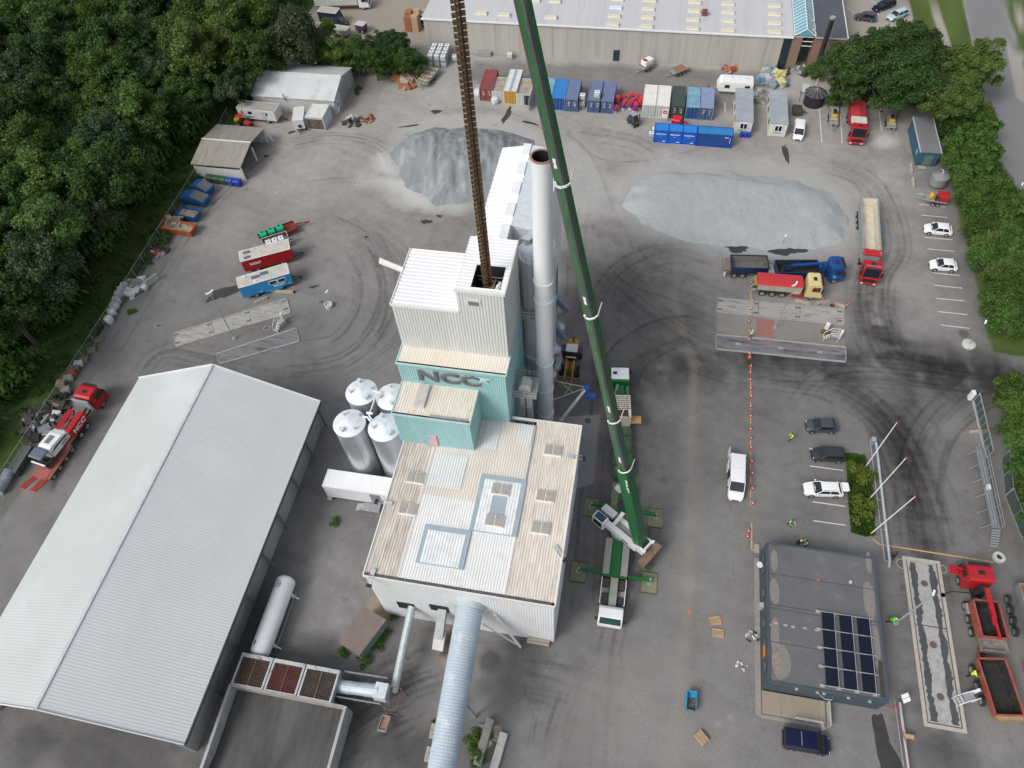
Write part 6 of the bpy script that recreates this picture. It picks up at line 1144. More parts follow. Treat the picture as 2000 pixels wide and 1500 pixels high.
# ------------------------------------------------ wheel loader
org = mat('loader_orange', (.62, .27, .03), .4, 0, .08); c, a, l = ph((1121, 668), (1108, 752), 1.); T = thing('wheel_loader', 'orange wheel loader with white cab roof parked behind the chimney foot', 'loader', c, a); X0, X1 = -l/2, l/2
bb = MB(); bb.loft([[(X0+.05, y*.7, z) for y, z in ((-.6, 1.0), (.6, 1.0), (.55, 1.8), (-.55, 1.8))], [(X0+.5, y, z) for y, z in ((-.8, .9), (.8, .9), (.72, 2.1), (-.72, 2.1))], [(X0+2.2, y, z) for y, z in ((-.7, .9), (.7, .9), (.6, 2.2), (-.6, 2.2))]]); bb.build('engine_hood', org, T, bevel=.08, w=0)
bb = MB(); bb.cyl((X0+.5, 0, 2.1), (X0+.5, 0, 2.7), .09); bb.box(X0+.2, X0+.9, -.1, .1, 2.1, 2.2); bb.build('exhaust', trim_b, T, w=0)
bb = MB(); bb.hexa([(X0+2.2, -.75, 1.5), (X0+3.7, -.75, 1.5), (X0+3.7, .75, 1.5), (X0+2.2, .75, 1.5)], [(X0+2.3, -.68, 3.1), (X0+3.5, -.68, 3.1), (X0+3.5, .68, 3.1), (X0+2.3, .68, 3.1)]); bb.build('cab', glass, T, bevel=.05, w=0)
bx(T, 'cab_roof', wpnt, X0+2.1, X0+3.4, -.78, .78, 3.1, 3.28, bevel=.06); bx(T, 'roof_lip', wpnt, X0+3.62, X0+3.8, -.7, .7, 2.3, 2.4, bevel=.03)
for s in (-1, 1):
    for x in (X0+1.75, X0+4.75): wheel(T, x, s*1.1, .78, .55, .42, rm=org)
    for x in (X0+1.75,): bx(T, 'fender', mat('fender', (.06, .07, .08), .5), x-.6, x+.6, s*1.1-.3, s*1.1+.3, 1.6, 1.68)
    bb = MB(); bb.bar((X0+3.9, s*.5, 2.0), (X0+5.3, s*.5, 1.9), .14, .34); bb.bar((X0+5.3, s*.5, 1.9), (X0+6.4, s*.5, .8), .14, .34); bb.build('lift_arm', org, T, w=0)
bx(T, 'front_frame', org, X0+3.9, X0+5.1, -.4, .4, .9, 1.6, bevel=.05); bb = MB(); bb.bar((X0+4.3, 0, 2.0), (X0+6.0, 0, 1.4), .2); bb.build('tilt_cylinder', trim_b, T, w=0)
bb = MB(); bb.poly([(x, -1.45, z) for x, z in ((X0+6.2, 1.2), (X0+6.0, .5), (X0+6.2, .12), (X0+7.4, .05), (X0+7.4, .1), (X0+6.4, .25), (X0+6.2, .55), (X0+6.32, 1.2))], (0, 2.9, 0)); bb.build('bucket', mat('bucket_tan', (.22, .17, .1), .7, 0, .3, 3), T, w=0)
for s in (-1, 1): bb = MB(); bb.poly([(x, s*1.43-.02, z) for x, z in ((X0+6.2, 1.2), (X0+6.0, .5), (X0+6.2, .12), (X0+7.4, .05))], (0, .04, 0)); bb.build('bucket_side', mat('bucket_tan', (.22, .17, .1)), T, w=0)
# ------------------------------------------------ mobile crane
grn = mat('crane_green', (.015, .13, .03), .35, 0, .06); grn_d = mat('crane_green_dark', (.02, .1, .04), .4, 0, .12, .6); bgrey = mat('boom_grease', (.085, .088, .09), .5, .2, .3, .5, dirt=(.27, .28, .29), amt=.2, dscale=.35, stretch=(1, 1, .25)); brt = mat('boom_green', (.012, .14, .025), .45, 0, .25, 1.5); matw = mat('mat_timber', (.2, .22, .13), .85, 0, .15, 1.5, dirt=(.26, .21, .13), amt=.35)
xc = 2.5; T = thing('mobile_crane', 'large green and white mobile crane on outriggers with its boom raised over the chimney', 'crane', (xc, 33, 0))
bb = MB(); bb.box(xc-.5, xc+.5, 26.2, 40.9, .75, 1.55); bb.box(xc-1.35, xc-.5, 29.4, 34.2, 1.0, 1.52); bb.box(xc+.5, xc+1.35, 29.4, 34.2, 1.0, 1.52); bb.build('carrier_frame', grn, T, bevel=.03)
for s in (-1, 1): bb = MB(); bb.box(xc+s*1.0-.38, xc+s*1.0+.38, 29.7, 34.0, 1.52, 1.57); bb.build('side_deck', mat('deck_grey', (.33, .32, .3), .7, 0, .1, 1), T, bevel=.04)
bb = MB(); bb.box(xc-1.35, xc+1.35, 36.5, 41.2, 1.0, 1.5); bb.build('rear_deck', mat('deck_mossy', (.16, .2, .12), .8, 0, .25, 1.5, dirt=(.2, .14, .08), amt=.3), T)
bb = MB(); bb.box(xc-1.3, xc+1.3, 25.5, 29.3, .7, 1.0); bb.box(xc-.35, xc+.45, 26.0, 29.3, 1.3, 1.75); bb.build('engine_deck', mat('deck_grey', (.33, .32, .3)), T)
bb = MB(); bb.box(xc-1.25, xc-.45, 28.3, 29.2, 1.0, 1.7); bb.box(xc+.6, xc+1.2, 28.1, 29.1, 1.0, 1.9); bb.box(xc+.5, xc+1.2, 26.4, 27.4, 1.0, 1.3); bb.box(xc-1.2, xc-.5, 26.1, 27.6, 1.0, 1.4); bb.build('machinery', mat('machinery_dark', (.06, .05, .045), .6, .2, .5, 3), T, bevel=.05)
bb = MB(); bb.box(xc+.55, xc+.9, 25.95, 26.3, 1.0, 1.45); bb.build('blue_case', mat('case_blue', (.01, .06, .35), .5), T); bb = MB(); bb.box(xc+.92, xc+1.2, 25.95, 26.3, 1.0, 1.4); bb.build('green_case', mat('case_green', (.02, .3, .12), .5), T)
for s in (-1, 1): bb = MB(); bb.tube([(xc+s*1.32, 29.2, 1.0), (xc+s*1.32, 29.1, 2.0), (xc+s*1.32, 26.2, 2.0)], .05, 6); bb.build('guard_rail', wpnt, T)
bb = MB(); bb.poly([(xc-1.3, y, z) for y, z in ((25.9, .6), (25.9, 2.3), (25.6, 2.5), (24.6, 2.5), (24.2, 1.7), (24.1, 1.4), (24.1, .6))], (2.6, 0, 0)); Cc = bb.build('cab', wpnt, T, bevel=.1, seg=2)
bb = MB(); bb.hexa([(xc-1.15, 24.12, 1.65), (xc+1.15, 24.12, 1.65), (xc+1.15, 24.18, 1.65), (xc-1.15, 24.18, 1.65)], [(xc-1.1, 24.5, 2.42), (xc+1.1, 24.5, 2.42), (xc+1.1, 24.58, 2.42), (xc-1.1, 24.58, 2.42)]); bb.build('windscreen', mat('wind_green', (.02, .07, .06), .1), Cc)
for s in (-1, 1): bb = MB(); bb.box(xc+s*1.55-.12, xc+s*1.55+.12, 24.5, 24.7, 1.4, 2.0); bb.build('mirror', trim_b, Cc)
for y in (25.3, 27.0, 28.6, 36.8, 38.3, 39.8):
    for s in (-1, 1): bb = MB(); bb.cyl((xc+s*1.1, y, .55), (xc+s*1.38, y, .55), .55, n=18); w_ = bb.build('wheel', rubber, T); bb = MB(); bb.cyl((xc+s*1.37, y, .55), (xc+s*1.4, y, .55), .3, n=14); bb.build('rim', rim_m, w_)
for (px_, py_, yy, lab) in ((1155, 988, 38.3, 'back left'), (1281, 1009, 37.9, 'back right'), (1130, 1114, 30.0, 'front left'), (1269, 1136, 29.8, 'front right')):
    p = g(px_, py_, .5); s = -1 if p.x < xc else 1; bb = MB(); bb.bar((xc, yy, 1.1), (p.x, p.y, 1.0), .32, .38); bb.build('outrigger', grn, T)
    bb = MB(); bb.cyl((p.x, p.y, .14), (p.x, p.y, .26), .34, n=18); bb.cyl((p.x, p.y, .2), (p.x, p.y, 1.3), .13); bb.build('jack', sdull, T)
    M_ = thing('outrigger_mat', 'green-brown timber mat under the crane\'s %s outrigger foot' % lab, 'mat', (p.x, p.y, 0), 0, 'mats under the crane feet')
    bb = MB(); bb.box(-.85, .85, -1.2, 1.2, 0, .14); bb.build('boards', matw, M_, w=0, bevel=.02)
    bb = MB(); bb.box(-.87, .87, -1.22, -1.15, .0, .16); bb.build('edge_beam', grn_d, M_, w=0); bb = MB(); bb.box(-.87, .87, 1.15, 1.22, .0, .16); bb.build('edge_beam', grn_d, M_, w=0)
# turntable, cabin, counterweight (slewed about -35 degrees)
B0 = Vector((4.85, 33.55, 3.0)); TIP = Vector((-13.6, 45.7, 82.)); bd = (TIP-B0).normalized(); hd_ = Vector((TIP.x-B0.x, TIP.y-B0.y, 0)).normalized(); sd_ = Vector((hd_.y, -hd_.x, 0))
O_ = Vector((2.7, 35.0, 0)); hd2 = Vector((-.83, .56, 0)).normalized(); sd2 = Vector((hd2.y, -hd2.x, 0))
def up(u, v, z): return O_+hd2*u+sd2*v+Vector((0, 0, z))
def ubox(name, m, u0, u1, v0, v1, z0, z1, bevel=.03):
    b = MB(); b.hexa([up(u0, v0, z0), up(u1, v0, z0), up(u1, v1, z0), up(u0, v1, z0)], [up(u0, v0, z1), up(u1, v0, z1), up(u1, v1, z1), up(u0, v1, z1)]); return b.build(name, m, T, bevel=bevel)
bb = MB(); bb.cyl(up(0, 0, 1.5), up(0, 0, 1.9), 1.2, n=28); bb.build('turntable', sdull, T, True)
ubox('superstructure', wpnt, -2.8, 2.3, -1.0, -.35, 1.9, 2.8); ubox('superstructure', wpnt, -2.8, 1.0, .5, 1.0, 1.9, 2.7); ubox('winch_bay', mat('bay_grey', (.3, .31, .31), .6, .2, .2, 3), -2.2, 1.0, -.35, .5, 1.9, 2.3)
q_ = ubox('operator_cab', wpnt, 1.5, 3.2, -1.5, -.45, 1.9, 3.5, .08)
bb = MB(); bb.hexa([up(1.75, -1.4, 3.5), up(3.0, -1.4, 3.5), up(3.0, -.55, 3.5), up(1.75, -.55, 3.5)], [up(1.8, -1.35, 3.54), up(2.95, -1.35, 3.54), up(2.95, -.6, 3.54), up(1.8, -.6, 3.54)]); bb.build('roof_window', mat('blue_glass', (.03, .07, .11), .1), q_)
bb = MB(); bb.hexa([up(1.7, -1.53, 2.3), up(3.0, -1.53, 2.3), up(3.0, -1.5, 2.3), up(1.7, -1.5, 2.3)], [up(1.8, -1.53, 3.3), up(2.9, -1.53, 3.3), up(2.9, -1.5, 3.3), up(1.8, -1.5, 3.3)]); bb.build('side_window', glass, q_)
ubox('white_cover', wpnt, 1.5, 3.3, .3, 1.2, 1.9, 2.4); ubox('winch_frame', wpnt, -3.7, -2.7, -.8, .9, 1.9, 3.1); ubox('winch', trim_b, -3.5, -2.9, -.55, .65, 3.05, 3.2); ubox('counterweight', mat('rusty_counterweight', (.2, .13, .09), .8, 0, .35, 2.), -4.7, -3.75, -1.7, 1.5, 1.2, 2.3, .06)
for v in (-.75, .8): bb = MB(); bb.cyl(up(-3.8, v, 2.9), up(-3.8, v, 3.5), .13); bb.build('light_post', wpnt, T)
bb = MB(); bb.bar(up(-3.6, -.4, 1.2), up(-5.0, -1.2, 1.1), .5, .3); bb.build('tail_beam', grn_d, T)
text('lettering', 'BMS', .5, frame(up(-1.3, -1.015, 2.35), -hd2*-1 if False else hd2*-1, (0, 0, 1)), trim_b, T, .008, .01)
bb = MB(); bb.cyl(up(.9, -.15, 2.6), B0+bd*7.2-sd_*.15, .25, n=14); bb.build('lift_cylinder', wpnt, T, True); bb = MB(); bb.cyl(B0+bd*5.2+(up(.9, -.15, 2.6)-B0)*.12, B0+bd*8.4, .16, n=12); bb.build('cylinder_rod', sdull, T, True)
# telescopic boom: narrowing sections with a coloured skin
fw = sd_.cross(bd).normalized()       # across the boom, in its plane
if fw.z < 0: fw = -fw
def boomsec(s0, s1, w, h, name='boom_section', plain=False):
    b = MB(); pr = [(-.5, -.3), (-.4, -.5), (.4, -.5), (.5, -.3), (.5, .3), (.42, .5), (-.02, .5), (-.36, .5), (-.5, .3), (-.5, -.02)]
    BM = [2, 2, 2, 1, 1, 1, 2, 2, 0, 2]
    if plain: BM = [1, 1, 1, 1, 1, 1, 1, 1, 3, 1]
    n = len(pr); vs = [B0+bd*s+sd_*(u*w)+fw*(v*h) for s in (s0, s1) for u, v in pr]
    for i in range(n): b.mi = BM[i]; b.add([vs[i], vs[(i+1) % n], vs[(i+1) % n+n], vs[i+n]], [(0, 1, 2, 3)])
    b.mi = 2; b.add(vs[:n], [tuple(range(n))]); b.add(vs[n:], [tuple(range(n))]); return b.build(name, [brt, grn_d, bgrey, grn], T)
LB = (TIP-B0).length
SEC = [(0, 13.2, 1.3, 1.35), (13.2, 20.5, .95, .98), (20.5, 33.2, .87, .9), (33.2, 45.2, .83, .86), (45.2, 57.8, .8, .83), (57.8, LB, .76, .78)]
for i, (s0, s1, w, h) in enumerate(SEC):
    boomsec(s0-.05, s1, w, h, plain=(i == 0))
    if i < 5: text('lettering', 'BMS', .42 if i else 1.15, frame(B0+bd*(s0+(1.8 if i else 11.2))-sd_*(w*(.508 if i else .46))+fw*h*(.16 if i else .2), bd*-1, fw-sd_*.1), wpnt, T, .01, .02)
    if i and i < 5:
        ss = s0+.05; b = MB(); q = B0+bd*ss
        ring = [q-sd_*w*.9+fw*h*.1-bd*-.5, q-sd_*w*.78-fw*h*-.1+bd*.1, q-sd_*w*.62+fw*h*.45, q-sd_*w*.25+fw*h*.72, q+sd_*0+fw*h*.74, q+fw*h*.74+sd_*w*.2]
        for a_, b_ in zip(ring[:-1], ring[1:]): b.bar(a_, b_, .1, .16)
        b.build('section_collar', wpnt, T)
        b = MB(); b.bar(ring[-1], q+sd_*w*1.0+fw*h*.8+bd*.9, .08); b.build('hose_arm', mat('arm_tan', (.4, .36, .3), .6), T)
bb = MB(); bb.cyl(B0+bd*5.9-sd_*.5-fw*1.1, B0+bd*5.9+sd_*.1-fw*1.1, .75, n=22); bb.build('hose_reel', trim_b, T)
bb = MB(); bb.cyl(B0+bd*9.4-sd_*.6-fw*1.0, B0+bd*9.4-sd_*.2-fw*1.0, .45, n=22); bb.build('hose_reel', sdull, T)
bb = MB(); bb.tube([B0+bd*13.4+sd_*.8, B0+bd*LB+sd_*.65], .015, 4); bb.build('hoist_rope', trim_b, T)

# ------------------------------------------------ ballast lorry behind the crane
c, a, l = ph((1217, 930), (1209, 728), 1.5); T = thing('ballast_lorry', 'green crane support lorry with white cab roof and rusty white container, under the boom', 'lorry', c, a); X0, X1 = -l/2, l/2
chassis(T, X0, X1-.5, (X0+1.2, X0+2.6, X1-4.6, X1-1.4), grn_d); C_ = cab(T, X1-2.2, X1, grn, H=2.9, hatch=False); bx(C_, 'roof_cap', wpnt, X1-2.1, X1-.3, -1.15, 1.15, 2.92, 3.1, bevel=.06); bx(C_, 'roof_hatch', trim_b, X1-1.4, X1-1.0, .4, .9, 3.1, 3.16)
bx(T, 'crane_base', grn_d, X1-3.9, X1-2.5, -.6, .6, 1.0, 2.4, bevel=.1); bb = MB(); bb.bar((X1-2.8, -.9, 2.4), (X1-4.3, -1.0, 1.5), .4, .3); bb.bar((X1-2.7, .3, 2.7), (X1-4.6, .9, 1.5), .3, .3); bb.build('crane_arm', grn, T, w=0)
bx(T, 'flatbed', mat('bed_green', (.09, .14, .08), .8, 0, .3, 1.5, dirt=(.2, .16, .1), amt=.35), X0, X1-4.4, -1.25, 1.25, 1.1, 1.25)
for y in (-1.2, 1.2): bx(T, 'side_rail', grn, X0, X1-8.3, y-.05, y+.05, 1.25, 1.5)
for k in range(3): bx(T, 'cross_beam', grn, X0+1.5+k*2.1, X0+1.7+k*2.1, -1.15, 1.15, 1.25, 1.4)
rusty_w = mat('rusty_white', (.6, .56, .5), .6, 0, .08, 1, dirt=(.32, .15, .07), amt=.4, dscale=1.2, stretch=(.6, 3, 1))
D = bx(T, 'container', rusty_w, X1-8.2, X1-4.8, -1.15, 1.15, 1.25, 3.3); bb = MB(); bb.corr((X1-6.9, -1.1, 3.3), (2.05, 0, 0), (0, 2.2, 0), (0, 0, 1), .3, .04); bb.build('container_roof', rusty_w, D, w=0); bx(D, 'opening', mat('dark_mud', (.05, .035, .03), .9), X1-8.05, X1-7.05, -.8, .8, 3.3, 3.32)
bx(D, 'open_door', mat('rust_orange', (.45, .25, .1), .7, 0, .2, 3), X1-8.2, X1-7.1, -2.5, -1.2, 1.9, 2.0)
# ================================================ CONTAINERS
def cmat(n, c, d=None, amt=.3): return mat(n, c, .55, 0, .08, .8, dirt=d or tuple(k*.7+.03 for k in c), amt=amt, dscale=1.)
def container(label, x0, y0, L=5.9, W=2.3, H=2.5, m=None, roofm=None, doorm=None, axis='y', marks=None, doors=True, group='shipping containers in the back row', ridge=False, name='shipping_container'):
    T = thing(name, label, 'container', (x0, y0, 0), 0, group); w_, d_ = (W, L) if axis == 'y' else (L, W)
    b = MB(); wallbox(b, x0+.06, x0+w_-.06, y0+.06, y0+d_-.06, .1, H-.05, .28, .035, 'lrb' if (axis == 'y' and doors) else 'flrb'); b.build('side_wall', m, T)
    b = MB(); b.corr((x0+.05, y0+.05, H-.04), (0, d_-.1, 0), (w_-.1, 0, 0), (0, 0, -1), .3, .015) if axis == 'y' else b.corr((x0+.05, y0+.05, H-.04), (w_-.1, 0, 0), (0, d_-.1, 0), (0, 0, 1), .3, .015)
    b.build('roof', roofm or m, T)
    b = MB()
    for (ax, ay), (bx_, by) in (((x0, y0), (x0+w_, y0)), ((x0+w_, y0), (x0+w_, y0+d_)), ((x0+w_, y0+d_), (x0, y0+d_)), ((x0, y0+d_), (x0, y0))):
        for z in (.07, H-.05): b.bar((ax, ay, z), (bx_, by, z), .12, .12)
    for ax, ay in ((x0, y0), (x0+w_, y0), (x0+w_, y0+d_), (x0, y0+d_)): b.bar((ax, ay, 0), (ax, ay, H), .13, .13)
    b.build('frame', m, T)
    if axis == 'y' and doors:
        for s in (0, 1):
            xa = x0+.08+s*(w_/2-.06); b = MB(); b.corr((xa, y0-.0, .15), (w_/2-.1, 0, 0), (0, 0, H-.3), (0, -1, 0), .3, .03); D = b.build('door', doorm or m, T)
            b = MB()
            for k in (.3, .75): b.cyl((xa+(w_/2-.1)*k, y0-.07, .15), (xa+(w_/2-.1)*k, y0-.07, H-.2), .022, n=5)
            b.build('lock_rod', sdull, D)
            if marks:
                b = MB(); r_ = random.Random(int(x0*10)+s)
                for row in range(3): b.box(xa+.5, xa+.5+r_.uniform(.15, .42), y0-.06, y0-.05, 1.2+row*.35, 1.32+row*.35)
                b.build('marking', marks, D)
    return T
white_d = mat('container_white', (.68, .68, .65), .6, 0, .06, 1., dirt=(.5, .46, .4), amt=.3, dscale=1.5, stretch=(1, 3, 1)); tan_r = mat('debris_roof', (.36, .31, .25), .85, 0, .2, 1., dirt=(.2, .15, .1), amt=.45, dscale=1.2, sharp=.25)
c_red = cmat('container_maroon', (.22, .05, .05), (.3, .1, .1)); c_slate = cmat('container_slate_blue', (.13, .17, .3)); c_slate_d = cmat('container_blue_end', (.05, .09, .2)); c_blue = cmat('container_bright_blue', (.02, .19, .48), (.05, .24, .5)); c_bd = cmat('container_blue_dk', (.012, .06, .25)); c_org = cmat('container_orange', (.55, .27, .02), (.4, .2, .05)); c_gr = cmat('container_moss', (.045, .065, .055)); c_pale = cmat('container_pale', (.5, .54, .52), (.4, .4, .36)); c_lb = cmat('container_worn_blue', (.13, .3, .42), (.28, .4, .46), .5)
wmk = mat('white_marking', (.7, .7, .7), .6)
container('maroon shipping container with white door markings, leftmost of the back row', -31.2, 117.8, 6.2, m=c_red, marks=wmk)
container('low pale container with littered brown roof between maroon and orange-doored ones', -28.85, 117.6, 4.6, 2.2, 2.2, m=c_pale, roofm=tan_r); container('container with orange doors and striped white roof', -26.5, 117.2, 6.9, 2.35, 2.75, m=c_pale, roofm=mat('stripe_roof', (.6, .62, .6), .6, 0, .08, 1, dirt=(.5, .5, .45), amt=.3), doorm=c_org)
b = MB(); b.box(-25.55, -25.1, 117.3, 124.0, 2.73, 2.76); b.build('stripe', mat('stripe_blue', (.3, .36, .45), .6), D_.objects['shipping_container.002'])
T_ = container('pale container with debris roof and its door standing open beside the crane boom', -24.0, 117.1, 4.9, 2.4, 2.35, m=c_pale, roofm=tan_r)
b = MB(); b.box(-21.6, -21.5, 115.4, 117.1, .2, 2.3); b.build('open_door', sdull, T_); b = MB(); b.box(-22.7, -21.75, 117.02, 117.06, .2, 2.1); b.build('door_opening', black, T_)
container('light blue container mostly hidden behind the crane boom', -19.9, 116.7, 5.8, m=c_lb); container('bright blue container just right of the crane boom', -17.5, 116.4, 5.9, m=c_blue, doorm=c_bd)
container('slate blue container next to the bright blue one, tank cube against its right', -15.1, 116.2, 6.2, m=c_slate, doorm=c_slate_d, marks=wmk)
container('slate blue container with a caged tank sitting on its roof', -10.95, 116.35, 6.0, m=c_slate, doorm=c_slate_d, marks=wmk); container('slate blue container left of the red and purple drum stacks', -8.65, 116.35, 6.0, m=c_slate, doorm=c_slate_d, marks=wmk)
container('white container, left one of the ribbed white pair', -1.1, 116.1, 6.1, m=white_d, doorm=c_pale); container('white container, right one of the ribbed white pair', 1.25, 116.1, 6.1, m=white_d, doorm=c_pale)
T_ = container('dark moss green container with white panel leaning by its open front', 3.9, 116.3, 6.0, m=c_gr, marks=wmk)
container('worn pale blue container with a stained roof and small crate on top', 6.55, 116.3, 6.0, m=c_lb, doorm=c_bd); container('lavender blue container at the right end of the back row', 8.9, 116.3, 6.1, m=cmat('container_lavender', (.22, .27, .42)), doorm=c_slate_d, marks=wmk)
c_env = cmat('cabinet_blue', (.01, .1, .5), (.02, .13, .5)); c_envt = cmat('cabinet_top_blue', (.015, .2, .6), (.05, .26, .6))
for i, w_ in enumerate(('left', 'middle', 'right')):
    T_ = container('%s one of three royal blue lettered cabinets standing in a row' % w_, 1.5+i*2.38, 109.05, 2.05, 2.3, 2.45, m=c_env, roofm=c_envt, doors=False, group='royal blue cabinets', name='storage_cabinet')
    text('lettering', 'MILJØSTATION', .26, frame((2.65+i*2.38, 109.0, 1.75), (1, 0, 0), (0, 0, 1)), wpnt, T_, .008, .01); text('lettering', 'NCC', .15, frame((2.65+i*2.38, 109.0, 1.35), (1, 0, 0), (0, 0, 1)), wpnt, T_, .006)
    b = MB(); b.box(3.0+i*2.38, 3.5+i*2.38, 108.98, 109.0, .3, .42); b.build('notice', wpnt, T_)
T_ = container('long bright blue container right of the lettered cabinets', 8.75, 108.9, 2.15, 5.9, 2.5, m=c_bd, roofm=c_blue, doors=False); 

text('lettering', 'NCC', .3, frame((13.7, 108.85, 2.0), (1, 0, 0), (0, 0, 1)), wpnt, T_, .008, .01)
b = MB(); b.box(14.25, 14.32, 108.83, 108.85, .9, 2.0); b.build('marking', wmk, T_)
# loose things on and round the containers
def ibc(label, p, z=0, group='caged white tanks', rz=0):
    T = thing('ibc_tank', label, 'tank', (p[0], p[1], z), rz, group); bx(T, 'bottle', mat('ibc_white', (.68, .71, .73), .45, 0, .04, 2.), -.5, .5, -.5, .5, .16, 1.12, bevel=.09)
    bx(T, 'pallet', sdull, -.56, .56, -.56, .56, 0, .14); b = MB()
    for s in (-1, 1):
        for k in range(5): x = -.55+1.1*k/4; b.bar((x, s*.55, .1), (x, s*.55, 1.14), .03); b.bar((s*.55, x, .1), (s*.55, x, 1.14), .03)
        for z_ in (.5, 1.12): b.bar((-.55, s*.55, z_), (.55, s*.55, z_), .03); b.bar((s*.55, -.55, z_), (s*.55, .55, z_), .03)
    b.build('cage', steel, T, w=0); b = MB(); b.cyl((0, 0, 1.1), (0, 0, 1.17), .12, n=10); b.build('cap', trim_b, T, w=0); return T
ib = ibc('white tank cube sitting on the slate blue container roof', (-9.4, 117.4), 2.5)
def cp(o, lab, x, y, z=0, rz=0, group=None, scale=None): return copy_thing(o, (x, y, z), rz, lab, group, scale)
cp(ib, 'white caged tank on the ground right of the slate blue container', -12.1, 118.0); cp(ib, 'white caged tank stacked on another beside the slate blue container', -12.1, 118.3, 1.17)
for i in range(3):
    for j in range(4):
        for k in range(2):
            p = g(852+i*12, 110+(j-1.5)*-7.5+4, 1.2*k); col_ = ('left', 'middle', 'right')[i]; row_ = ('front', 'second', 'third', 'rearmost')[j]; lev = ('bottom', 'top')[k]
            cp(ib, 'white caged tank, %s level, %s row, %s column of the block by the warehouse wall' % (lev, row_, col_), -43.3+i*1.3, 128.2+j*1.25, k*1.17)
cp(ib, 'single white caged tank right of the tank block behind the bucket chain', -39.0, 130.3); cp(ib, 'white caged tank against the warehouse wall behind the crane boom', -28.2, 132.2)
for i, (x, y) in enumerate(((1278, 258), (1272, 266))): p = g(x, y); cp(ib, 'white bag-like tank cube left of the lettered blue cabinets, %s' % ('rear one' if i == 0 else 'front one'), p.x, p.y, 0, .1, None, (.9, .9, .7))
# drum-like cone stacks
purp = mat('purple_wrap', (.2, .03, .2), .5, 0, .3, 5); conered = mat('cone_stack_red', (.5, .02, .04), .5, 0, .2, 5, dirt=(.62, .5, .5), amt=.25, dscale=5)
for i, (x, yy, h) in enumerate(((-6.0, 118.6, 2.2), (-4.6, 117.9, 2.0), (-3.3, 118.2, 2.1), (-2.5, 117.4, 1.9), (-1.75, 118.4, 2.3), (-6.1, 116.9, 1.4), (-4.8, 120.1, 1.6), (-3.4, 120.4, 1.8), (-2.2, 120.2, 1.8))):
    r_ = random.Random(i); T = thing('marker_stack', ['stack of red and purple traffic drums touching the slate container', 'red and purple drum stack second from the slate container, front rank', 'middle drum stack in the front rank between slate and white containers', 'short drum stack with white base right of the middle', 'tallest red drum stack hard against the white container', 'lowest purple drum stack at the foot of the slate container', 'rear rank drum stack on the left of the bay', 'rear rank drum stack in the middle of the bay', 'rear rank drum stack on the right beside the white container'][i], 'traffic drums', (x, yy, 0), 0, 'red and purple traffic drums')
    for k in range(3):
        b = MB(); z0_ = .45+k*(h-.45)/3; pr = [(.42, z0_), (.5, z0_+.1), (.44, z0_+(h-.45)/3-.02)]; b.lathe((0, 0, 0), pr, 9)
        b.v = [(p[0]*(1+r_.uniform(-.12, .12))+.12*k, p[1]*(1+r_.uniform(-.12, .12)), p[2]) for p in b.v]; b.build('drum', purp if k < 1+i % 2 else conered, T, w=0)
    b = MB(); b.lathe((0, 0, 0), [(.4, .02), (.42, .45)], 9); b.build('base_drum', mat('drum_white', (.6, .58, .58), .6, 0, .15, 5), T, w=0)
# site cabins
cabw = mat('cabin_wall', (.6, .6, .54), .6, 0, .05, 1); cabr = mat('cabin_roof', (.3, .34, .38), .6, 0, .08, .4, dirt=(.38, .4, .42), amt=.4, dscale=.5); txg = mat('green_lettering', (.03, .35, .2), .5)
for x0, lab in ((14.95, 'site cabin with blue barrels at its foot, left one of the grey-roofed pair'), (20.75, 'site cabin beside the small white van, right one of the grey-roofed pair')):
    T = thing('site_cabin', lab, 'cabin', (x0+1.5, 117.5, 0), 0, 'cream site cabins'); x1 = x0+3.0
    b = MB(); b.box(x0+.05, x1-.05, 112.9, 122.5, .15, 2.6); b.build('wall', cabw, T); b = MB(); b.box(x0-.02, x1+.02, 112.82, 122.58, 2.6, 2.72); b.build('roof', cabr, T)
    for k in range(1, 6): b = MB(); b.box(x0, x1, 112.9+k*1.6-.02, 112.9+k*1.6+.02, 2.72, 2.735); b.build('roof_seam', sdull, T)
    f = MB(); f.box(x0+.9, x0+2.2, 112.84, 112.9, 1.15, 2.3); f = f.build('window_frame', wpnt, T)
    for k in (0, 1): b = MB(); b.box(x0+1.0+k*.6, x0+1.5+k*.6, 112.82, 112.84, 1.25, 2.2); b.build('pane', mat('dark_pane', (.02, .015, .035), .15), f)
    b = MB()
    for xx in (x0+.75, x0+2.3): b.box(xx-.015, xx+.015, 112.88, 112.9, .2, 2.6)
    b.box(x0, x1, 112.85, 112.9, 0, .15); b.build('joint', sdull, T)
    text('lettering', 'NCC', .42, frame((x0+1.5, 112.88, .82), (1, 0, 0), (0, 0, 1)), txg, T, .006, .02, sx=1.3)
    for y in (115.0, 118.2, 121): b = MB(); b.box(x0+.0, x0+.05, y-.5, y+.5, 1.2, 2.1); b.build('side_window', glass, T)
bl = mat('barrel_blue', (.01, .06, .42), .4, 0, .05)
def barrel(label, x, y, m, h=.9, r=.3, group=None, name='barrel'):
    T = thing(name, label, 'barrel', (x, y, 0), 0, group); b = MB(); b.lathe((0, 0, 0), [(r*.9, 0), (r, .08), (r, h*.33), (r*1.03, h*.35), (r, h*.37), (r, h*.63), (r*1.03, h*.65), (r, h*.67), (r, h-.05), (r*.9, h)], 16); b.build('drum', m, T, True, w=0)
    b = MB(); b.cyl((.1, .05, h), (.1, .05, h+.03), .05, n=8); b.build('bung', trim_b, T, w=0); return T
